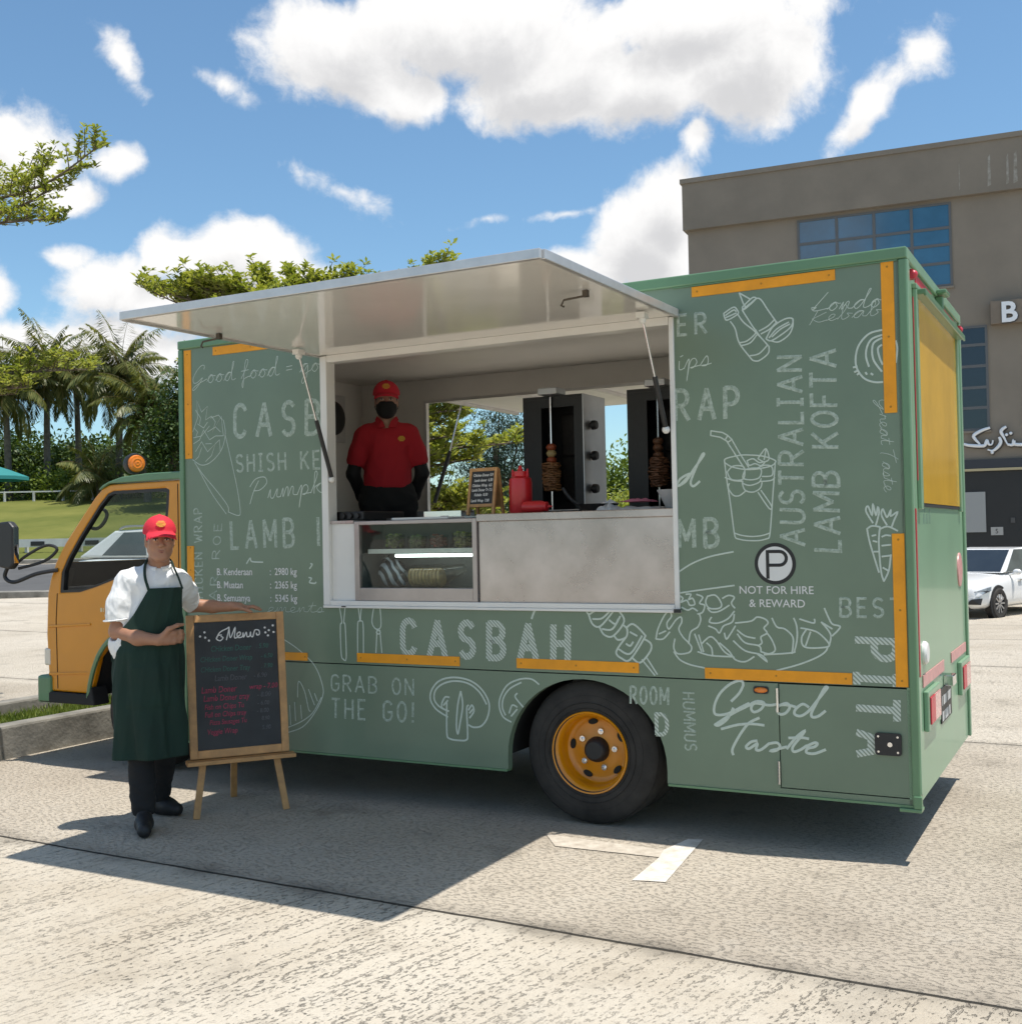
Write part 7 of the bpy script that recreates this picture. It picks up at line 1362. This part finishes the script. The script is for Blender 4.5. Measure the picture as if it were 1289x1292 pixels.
def skin_mat(name, col, dark):
    m = mat(name, col, .48, var=.10, vscale=14, spec=.35, bump=.05, bscale=140, vcol=dark); b = m.node_tree.nodes['Principled BSDF']
    b.inputs['Subsurface Weight'].default_value = .12; b.inputs['Subsurface Radius'].default_value = (.9, .35, .2); b.inputs['Subsurface Scale'].default_value = .008
    return m
SK1 = skin_mat('skin_tan', (.43, .225, .140), (.35, .175, .108)); SK2 = skin_mat('skin_light', (.46, .28, .20), (.40, .235, .165))
HAIR = mat('black_hair', (.012, .010, .009), .55, bump=.6, bscale=120); EYEW = mat('eye_white', (.62, .60, .57), .2); IRIS = mat('dark_iris', (.018, .011, .008), .15); LIP = mat('lips', (.30, .115, .085), .45)
CHEFW = mat('white_cotton', (.80, .80, .79), .85, bump=.25, bscale=28); APR = mat('dark_green_cotton', (.006, .026, .017), .85, var=.2, vscale=5, bump=.25, bscale=18); TRO = mat('black_trousers', (.014, .014, .015), .9, var=.2, vscale=5, bump=.3, bscale=16)
SHOE = mat('black_shoe', (.013, .013, .014), .55, bump=.2, bscale=60); REDC = mat('red_cap_cotton', (.62, .018, .040), .8, bump=.15, bscale=90); REDS = mat('red_polo_pique', (.46, .014, .026), .85, bump=.2, bscale=26)
MASK = mat('black_mask', (.010, .010, .011), .9, bump=.2, bscale=40); SLEEVE = mat('black_sleeve', (.011, .011, .012), .75, bump=.15, bscale=30); LOGO = mat('yellow_embroidery', (.85, .62, .08), .7)

def head(f, c, s, yaw=0.0):
    """c: head centre (eye line); s: scale"""
    cy_, sy_ = cos(yaw), sin(yaw)
    def p(x, y, z): return (c[0] + s * (x * cy_ - y * sy_), c[1] + s * (x * sy_ + y * cy_), c[2] + s * z)
    S = lambda *r: tuple(s * q for q in r)
    f.ell(p(0, .018, .035), S(.076, .096, .100), .02)
    f.ell(p(0, -.020, -.045), S(.060, .072, .076), .03)
    for q in (1, -1):
        f.ell(p(q * .040, -.052, -.022), S(.026, .026, .026), .025); f.cap(p(q * .050, .010, -.055), p(q * .024, -.060, -.094), s * .018, s * .018, .03)
        f.ell(p(q * .077, .018, -.008), S(.010, .022, .032), .008); f.ell(p(q * .081, .010, -.006), S(.006, .010, .016), .004, True)
    f.cap(p(-.014, -.074, -.100), p(.014, -.074, -.100), s * .019, s * .019, .02)
    f.cap(p(-.040, -.078, .028), p(.040, -.078, .028), s * .011, s * .011, .018)
    for q in (1, -1): f.ell(p(q * .031, -.094, .004), S(.019, .014, .012), .012, True)
    f.cap(p(0, -.086, .016), p(0, -.108, -.026), s * .0085, s * .0135, .012)
    for q in (1, -1): f.ell(p(q * .013, -.096, -.031), S(.0105, .011, .009), .006)
    for q in (1, -1): f.ell(p(q * .031, -.083, .004), S(.0185, .013, .0125), .004)
    f.cap(p(-.019, -.086, -.058), p(.019, -.086, -.058), s * .0075, s * .0075, .008); f.cap(p(-.016, -.084, -.070), p(.016, -.084, -.070), s * .0085, s * .0085, .008)
    f.cap(p(-.024, -.094, -.064), p(.024, -.094, -.064), s * .0028, s * .0028, .004, 1, True)
    return p
def face_parts(body, p, s, mouth=True):
    for q in (1, -1):
        b = MB(); b.ball(p(q * .031, -.0875, .0045), s * .0112, 12, 8, (1.15, .8, .50)); e = b.build('eye', EYEW, body, smooth=True)
        b = MB(); b.ball(p(q * .031, -.0945, .0045), s * .0052, 10, 8, (1, .6, .95)); b.build('iris', IRIS, e, smooth=True)
        b = MB(); b.tube([p(q * .016, -.0935, .011), p(q * .031, -.0965, .0135), p(q * .047, -.088, .009)], [s * .0018, s * .0024, s * .0016], 6); b.build('eyelid', HAIR, e, smooth=True)
        b = MB(); b.tube([p(q * .013, -.089, .0275), p(q * .030, -.0915, .033), p(q * .050, -.079, .029)], [s * .0032, s * .0042, s * .002], 6); b.build('eyebrow', HAIR, body, smooth=True)
    if mouth:
        b = MB(); b.tube([p(-.023, -.0885, -.0635), p(-.008, -.0950, -.0590), p(0, -.0950, -.0605), p(.008, -.0950, -.0590), p(.023, -.0885, -.0635)], [s * .0010, s * .0030, s * .0032, s * .0030, s * .0010], 8)
        b.tube([p(-.021, -.0885, -.0645), p(0, -.0945, -.0705), p(.021, -.0885, -.0645)], [s * .0010, s * .0038, s * .0010], 8); b.build('lips', LIP, body, smooth=True)
def cap_part(body, p, s, f_lo, f_hi, logo):
    f = Field(f_lo, f_hi, .005)
    f.ell(p(0, .016, .050), (s * .095, s * .112, s * .100), .01)
    f.cut((0, .20, -1), (.20 * p(0, 0, .040)[1] - p(0, 0, .040)[2]) / math.hypot(.20, 1))
    # brim: a thin curved tongue
    for k in range(-6, 7):
        x = k * .0130; y1 = -.172 + .055 * (k / 6) ** 2 * 1.0; f.cap(p(x, -.070, .046 - .012 * (k / 6) ** 2), p(x * 1.02, y1, .026 - .024 * (k / 6) ** 2), s * .0062, s * .0052, .014)
    f.ell(p(0, .016, .150), (s * .010, s * .010, s * .006), .005)
    c = skin(f, 'cap', REDC, body, 2)
    b = MB(); o = p(0, -.088, .094); cx = Vector(o)
    ax = Vector(p(0, -1, .42)) - Vector(p(0, 0, 0)); ax.normalize(); rt_ = (Vector(p(1, 0, 0)) - Vector(p(0, 0, 0))).normalized(); up_ = rt_.cross(ax) * -1
    if up_.z < 0: up_ = -up_
    for w_, z_ in ((.016, .017), (.023, .011), (.027, .003), (.026, -.005), (.021, -.012), (.012, -.018)):
        bend = lambda u: ax * (.006 - .0045 * (u / .027) ** 2 - abs(z_) * .10)
        pts = [cx + rt_ * (w_ * u) * s + up_ * z_ * s + bend(w_ * u) for u in np.linspace(-1, 1, 7)]; b.tube(pts, .0016, 6)
    b.build('cap_emblem', logo, c, smooth=True)
    return c
def hair_part(body, p, s, lo, hi):
    f = Field(lo, hi, .005); f.ell(p(0, .022, .030), (s * .081, s * .099, s * .100), .01); f.ell(p(0, -.075, -.03), (s * .095, s * .085, s * .105), .01, True); f.cut((0, 0, -1), -(p(0, 0, -.055)[2])); f.cut((0, 0, 1), p(0, 0, .070)[2])
    return skin(f, 'hair', HAIR, body, 1)
def shoe(par, heel, toe, m=SHOE):
    h = np.array(heel, float); t = np.array(toe, float); f = Field(np.minimum(h, t) - .09, np.maximum(h, t) + np.array([.09, .09, .16]), .006)
    d = t - h; L = np.linalg.norm(d); d /= L
    f.cap(h + d * .04 + [0, 0, .045], h + d * .11 + [0, 0, .050], .038, .044, .02); f.cap(h + d * .11 + [0, 0, .048], t - d * .045 + [0, 0, .036], .044, .036, .03); f.cap(h + d * .045 + [0, 0, .05], h + d * .06 + [0, 0, .10], .040, .038, .03)
    f.cut((0, 0, -1), -.004)
    return skin(f, 'shoe', m, par, 2)

# ------------------------------------------------------------------ the man in the apron
ch = thing('person', 'man in white shirt and dark green apron leaning on the tall menu easel', 'person', (.627, -.908, 0), R(45.8))
B = Field((-.34, -.34, .02), (.72, .42, 1.74), .0055)
hs = .93; hc = (.068, -.045, 1.545)
hp = head(B, hc, hs, R(4))
B.chain([(.045, .035, 1.33), (.058, .012, 1.41), (.068, -.012, 1.49)], [.062, .054, .052], .03)
# torso core, hips, legs under the clothes
B.cap((.03, .02, 1.26), (.005, .015, .98), .115, .115, .05, .75); B.cap((-.075, .01, 1.325), (.135, .03, 1.312), .050, .050, .05)
B.cap((-.06, .01, .92), (.075, .02, .92), .10, .10, .05)
B.chain([(-.065, 0, .86), (-.052, -.055, .48), (-.035, -.045, .09)], [.088, .056, .040], .03); B.chain([(.085, .02, .86), (.095, .09, .48), (.052, .255, .10)], [.088, .056, .040], .03)
# his right arm across the belly
B.chain([(-.102, .01, 1.318), (-.158, -.020, 1.062), (-.050, -.130, 1.030), (.055, -.172, 1.018)], [.046, .041, .039, .028], .02)
def hand_grip(B):
    w = np.array((.055, -.172, 1.018)); B.cap(w, (.092, -.172, 1.024), .027, .026, .015, .8); B.cap((.090, -.170, 1.045), (.132, -.162, 1.052), .021, .019, .015); B.cap((.090, -.172, 1.008), (.130, -.162, 1.006), .020, .018, .015)
    for z, l, r in ((1.058, .052, .0095), (1.039, .058, .0100), (1.019, .055, .0095), (1.001, .045, .0085)):
        a = np.array((.132, -.163, z)); B.chain([a, a + [l * .62, .020, .002], a + [l * .85, .062, -.004], a + [l * .55, .092, -.008]], [r * 1.12, r * 1.05, r, r * .85], .006)
    B.chain([(.075, -.185, 1.040), (.105, -.196, 1.075), (.150, -.180, 1.092), (.180, -.158, 1.094)], [.017, .0135, .0115, .0095], .010)
hand_grip(B)
# his left arm along the top of the easel
B.chain([(.165, .04, 1.305), (.232, .225, 1.176), (.350, .205, 1.163), (.455, .190, 1.158)], [.046, .040, .035, .026], .02)
def hand_flat(B):
    B.cap((.455, .190, 1.165), (.500, .188, 1.160), .024, .024, .014, 1.1)
    for dy in (-.026, -.008, .012, .030): B.cap((.475, .188 + dy * .6, 1.158), (.538, .190 + dy, 1.152), .0165, .0135, .012)
    for dy, l, r in ((-.030, .072, .0090), (-.009, .080, .0094), (.013, .075, .0090), (.034, .058, .0080)):
        a = np.array((.540, .190 + dy, 1.153)); B.chain([a, a + [l * .45, dy * .15, .004], a + [l * .78, dy * .25, -.006], a + [l, dy * .3, -.017]], [r * 1.1, r * 1.02, r * .95, r * .8], .005)
    B.chain([(.470, .166, 1.158), (.505, .143, 1.152), (.540, .132, 1.140), (.562, .130, 1.128)], [.0145, .0125, .0110, .0090], .009)
hand_flat(B)
cb = skin(B, 'body', SK1, ch, 2)
face_parts(cb, hp, hs)
LO = np.array(hc) - (.16, .24, .16); HI = np.array(hc) + (.16, .20, .22)
hair_part(cb, hp, hs, LO, HI)
cap_part(cb, hp, hs, LO, HI, LOGO)
# white shirt
S_ = Field((-.36, -.30, .80), (.42, .42, 1.50), .0065)
S_.cap((.045, .018, 1.275), (-.005, .010, .99), .148, .150, .06, .80); S_.cap((-.072, .012, 1.318), (.140, .030, 1.305), .074, .072, .06); S_.cap((.0, .01, .98), (-.01, .02, .93), .155, .158, .05, .80)
S_.chain([(-.102, .010, 1.318), (-.142, -.008, 1.215), (-.154, -.018, 1.145)], [.072, .068, .070], .03); S_.chain([(.165, .04, 1.305), (.205, .12, 1.250), (.230, .200, 1.196)], [.074, .064, .060], .03)
S_.cap((-.125, -.01, 1.02), (-.150, .0, .985), .070, .056, .05)
S_.cap((.048, .030, 1.375), (.058, .020, 1.396), .070, .064, .03); S_.cap((.062, -.005, 1.435), (.068, -.03, 1.52), .056, .056, .008, 1, True)
S_.cap((-.157, -.022, 1.13), (-.162, -.03, 1.06), .050, .050, .01, 1, True); S_.cap((.237, .218, 1.188), (.33, .21, 1.166), .046, .042, .01, 1, True)
sh_ = skin(S_, 'shirt', CHEFW, ch, 2, folds(.019, 4, (24, 20, 14)))
b = MB(); b.tube([(-.155 + .0705 * cos(t), -.020 + .0705 * sin(t), 1.126 + .006 * cos(t)) for t in np.linspace(0, 2 * pi, 25)], .0045, 6); b.build('sleeve_hem', CHEFW, sh_, smooth=True)
b = MB(); b.tube([(.061 + .064 * cos(t), .006 + .062 * sin(t), 1.412 + .022 * sin(t)) for t in np.linspace(-1.36, 4.50, 26)], .0125, 8); b.build('collar', CHEFW, sh_, smooth=True)
# trousers
Tr = Field((-.22, -.18, .05), (.24, .34, .96), .007)
Tr.cap((-.055, .015, .92), (.065, .02, .92), .108, .108, .05, .9); Tr.chain([(-.060, .01, .86), (-.046, -.035, .48), (-.036, -.045, .12)], [.098, .076, .068], .03); Tr.chain([(.080, .02, .86), (.085, .09, .48), (.050, .255, .13)], [.100, .076, .066], .03); Tr.cut((0, 0, -1), -.075)
skin(Tr, 'trousers', TRO, ch, 2, folds(.014, 9, (9, 9, 26)))
shoe(ch, (-.034, -.015, 0), (-.032, -.285, 0)); shoe(ch, (.010, .300, 0), (.175, .165, 0))
# apron: a wrapped sheet
def apron():
    Zs = np.linspace(.385, 1.292, 64); v = []; f = []; n = 57
    for z in Zs:
        cx = interp(z, [(.38, .008), (.95, .004), (1.1, .025), (1.30, .055)]); cyy = .012
        rx = interp(z, [(.38, .198), (.6, .194), (.95, .184), (1.1, .178), (1.30, .170)]); ry = interp(z, [(.38, .175), (.7, .166), (.95, .156), (1.10, .150), (1.2, .148), (1.295, .136)])
        al = interp(z, [(.38, -1.60), (.93, -1.52), (1.00, -1.40), (1.08, -1.0), (1.16, -.62), (1.30, -.25)]); ar = interp(z, [(.38, 1.45), (.95, 1.45), (1.05, 1.30), (1.15, 1.02), (1.30, .82)])
        for j in range(n):
            a = al + (ar - al) * j / (n - 1); fl = max(0, (.98 - z)) * .026 * sin(a * 6.3 + 1.0 + z * 1.5) + .0035 * sin(11 * a + 7 * z) * (1 if z < .98 else .6) + .004 * sin(17 * z + 4 * a)
            r = 1 + fl / .17
            if .965 < z < 1.0: r *= .975
            if .66 < z < .885 and abs(a + .05) < .62: r += .030
            fl2 = (1 - abs(sin(4.3 * a + 1.9 * z + .6))) ** 3 * .010 * min(1, max(0, (1.02 - z) * 3)) + .004 * (1 - abs(sin(9 * a - 6 * z))) ** 2
            r += fl2 / .17
            v.append((cx + rx * sin(a) * r, cyy - ry * cos(a) * r - .004, z))
    for i in range(len(Zs) - 1):
        for j in range(n - 1): f.append((i * n + j, i * n + j + 1, (i + 1) * n + j + 1, (i + 1) * n + j))
    o = link('apron', newmesh('apron', v, f, APR, True), ch); m_ = o.modifiers.new('s', 'SOLIDIFY'); m_.thickness = .004; m_.offset = -1; d = o.modifiers.new('sub', 'SUBSURF'); d.levels = 1; d.render_levels = 1
    b = MB(); tl = Vector(v[(len(Zs) - 1) * n]); tr = Vector(v[-1])
    b.tube(catmull([tuple(tl + Vector((0, -.003, -.01))), (-.010, -.108, 1.345), (-.012, -.065, 1.400), (.0, -.01, 1.437), (.02, .04, 1.452), (.06, .066, 1.455)], 5), .0075, 8); b.tube(catmull([tuple(tr + Vector((0, -.003, -.01))), (.160, -.085, 1.345), (.140, -.05, 1.395), (.128, -.01, 1.430), (.105, .035, 1.450), (.06, .066, 1.455)], 5), .0055, 8); b.build('neck_strap', APR, o, smooth=True)
    b = MB(); b.tube([(-.172, .03, .978), (-.165, .10, .975), (-.06, .148, .975), (.06, .150, .975), (.165, .10, .975), (.178, .03, .978)], .006, 6); b.tube([(-.176, .0, .976), (-.186, -.01, .93), (-.187, -.012, .90)], .004, 6); b.build('waist_tie', CHEFW if False else APR, o, smooth=True)
apron()
# ------------------------------------------------------------------ the man inside the truck
op = thing('person', 'man in a red cap, black face mask and red polo shirt standing inside the truck', 'person', (.98, .90, .861), R(34))
B = Field((-.34, -.22, .03), (.34, .30, 1.78), .0065)
hs = .95; hc = (0, -.03, 1.585); hp = head(B, hc, hs)
B.chain([(0, .03, 1.38), (0, .012, 1.44), (0, -.005, 1.53)], [.066, .058, .054], .03)
B.cap((0, .02, 1.30), (0, .015, 1.02), .125, .115, .05, .75); B.cap((-.125, .02, 1.375), (.125, .02, 1.375), .052, .052, .05); B.cap((-.07, .01, .95), (.07, .01, .95), .10, .10, .05)
for q in (1, -1):
    B.chain([(q * .085, .01, .90), (q * .095, -.01, .50), (q * .10, .02, .10)], [.09, .058, .042], .03)
    B.chain([(q * .160, .02, 1.365), (q * .232, .055, 1.105), (q * .175, .155, .960), (q * .085, .190, .915)], [.045, .041, .037, .028], .02)
    B.cap((q * .085, .190, .915), (q * .04, .195, .895), .027, .026, .014)
    for i in range(4): a = np.array((q * .045, .190 + .004 * i, .915 - .018 * i)); B.chain([a, a + [-q * .045, .012, -.006], a + [-q * .065, .030, -.016]], [.0095, .009, .008], .005)
    B.chain([(q * .075, .205, .905), (q * .05, .222, .885), (q * .02, .228, .870)], [.013, .011, .009], .008)
ob = skin(B, 'body', SK2, op, 2)
face_parts(ob, hp, hs, mouth=False)
LO = np.array(hc) - (.16, .24, .16); HI = np.array(hc) + (.16, .20, .22); hair_part(ob, hp, hs, LO, HI); cap_part(ob, hp, hs, LO, HI, LOGO)
f = Field(np.array(hc) - (.13, .18, .15), np.array(hc) + (.13, .10, .05), .004)
f.ell(hp(0, -.026, -.050), (hs * .075, hs * .086, hs * .078), .02); f.cap(hp(0, -.100, -.026), hp(0, -.100, -.060), hs * .020, hs * .022, .04); f.cap(hp(-.016, -.084, -.100), hp(.016, -.084, -.100), hs * .028, hs * .028, .03)
f.cut((0, .32, 1), hp(0, -.1, -.012)[2] + .32 * hp(0, -.1, -.012)[1] + .0) if False else None
nz_ = np.array([0, -.12, 1.0]); nz_ /= np.linalg.norm(nz_); f.cut(nz_, float(nz_ @ np.array(hp(0, -.105, -.012)))); f.cut((0, 1, .0), hp(0, -.012, 0)[1])
mk_ = skin(f, 'face_mask', MASK, ob, 2)
b = MB()
for q in (1, -1): b.tube(catmull([hp(q * .062, -.005, -.030), hp(q * .078, .025, .012), hp(q * .084, .040, -.005), hp(q * .080, .035, -.045), hp(q * .062, .0, -.070)], 4), .0022, 5)
b.build('ear_loop', MASK, mk_, smooth=True)
S_ = Field((-.36, -.24, .92), (.36, .28, 1.50), .007)
S_.cap((0, .018, 1.285), (0, .012, 1.08), .150, .145, .06, .78); S_.cap((-.120, .02, 1.372), (.120, .02, 1.372), .072, .072, .06); S_.cap((0, .012, 1.08), (0, .012, 1.02), .150, .158, .05, .80)
for q in (1, -1):
    S_.chain([(q * .155, .02, 1.360), (q * .196, .035, 1.245), (q * .212, .042, 1.19)], [.068, .062, .064], .03); S_.cap((q * .215, .044, 1.175), (q * .235, .055, 1.09), .050, .050, .01, 1, True)
S_.cap((0, .025, 1.43), (0, .018, 1.455), .074, .070, .03); S_.cap((0, -.03, 1.46), (0, -.05, 1.55), .062, .062, .01, 1, True); S_.cap((0, -.13, 1.42), (0, -.09, 1.47), .022, .034, .015, 1, True); S_.cut((0, 0, -1), -1.0)
ps = skin(S_, 'polo_shirt', REDS, op, 2, folds(.013, 14, (16, 12, 9)))
b = MB()
for q in (1, -1):
    b.add([(q * .012, -.105, 1.405), (q * .060, -.088, 1.405), (q * .078, -.030, 1.462), (q * .066, -.030, 1.487), (q * .030, -.085, 1.450)], [(0, 1, 2, 3, 4)])
c_ = b.build('collar', REDS, ps); m_ = c_.modifiers.new('s', 'SOLIDIFY'); m_.thickness = .006
b = MB()
for w_, z_ in ((.014, .016), (.021, .009), (.024, .002), (.022, -.006), (.014, -.013)):
    b.tube([(.095 + w_ * u, -.1245 + .0015 + .012 * (abs(u)) * 0 + .10 * (.015 * u + .0) - .004, 1.325 + z_) for u in np.linspace(-1, 1, 5)], .0022, 5)
b.build('chest_emblem', LOGO, ps, smooth=True)
for q in (1, -1):
    f = Field(np.array((q * .17 - .17, -.08, .86)), np.array((q * .17 + .17, .30, 1.26)), .006); f.chain([(q * .206, .040, 1.215), (q * .232, .055, 1.105), (q * .175, .155, .960), (q * .105, .185, .922)], [.049, .046, .043, .035], .02); skin(f, 'arm_sleeve', SLEEVE, op, 2, folds(.006, 30, (20, 20, 20)))
Tr = Field((-.26, -.2, .05), (.26, .24, 1.08), .008)
Tr.cap((0, .012, 1.04), (0, .012, .92), .150, .150, .05, .80); Tr.cap((-.07, .01, .94), (.07, .01, .94), .125, .125, .05, .9)
for q in (1, -1): Tr.chain([(q * .085, .01, .88), (q * .095, -.008, .50), (q * .10, .015, .10)], [.112, .085, .070], .03)
Tr.cut((0, 0, -1), -.06)
skin(Tr, 'trousers', TRO, op, 2, folds(.02, 19, (9, 9, 22)))
for q in (1, -1): shoe(op, (q * .10, .06, 0), (q * .125, -.20, 0))
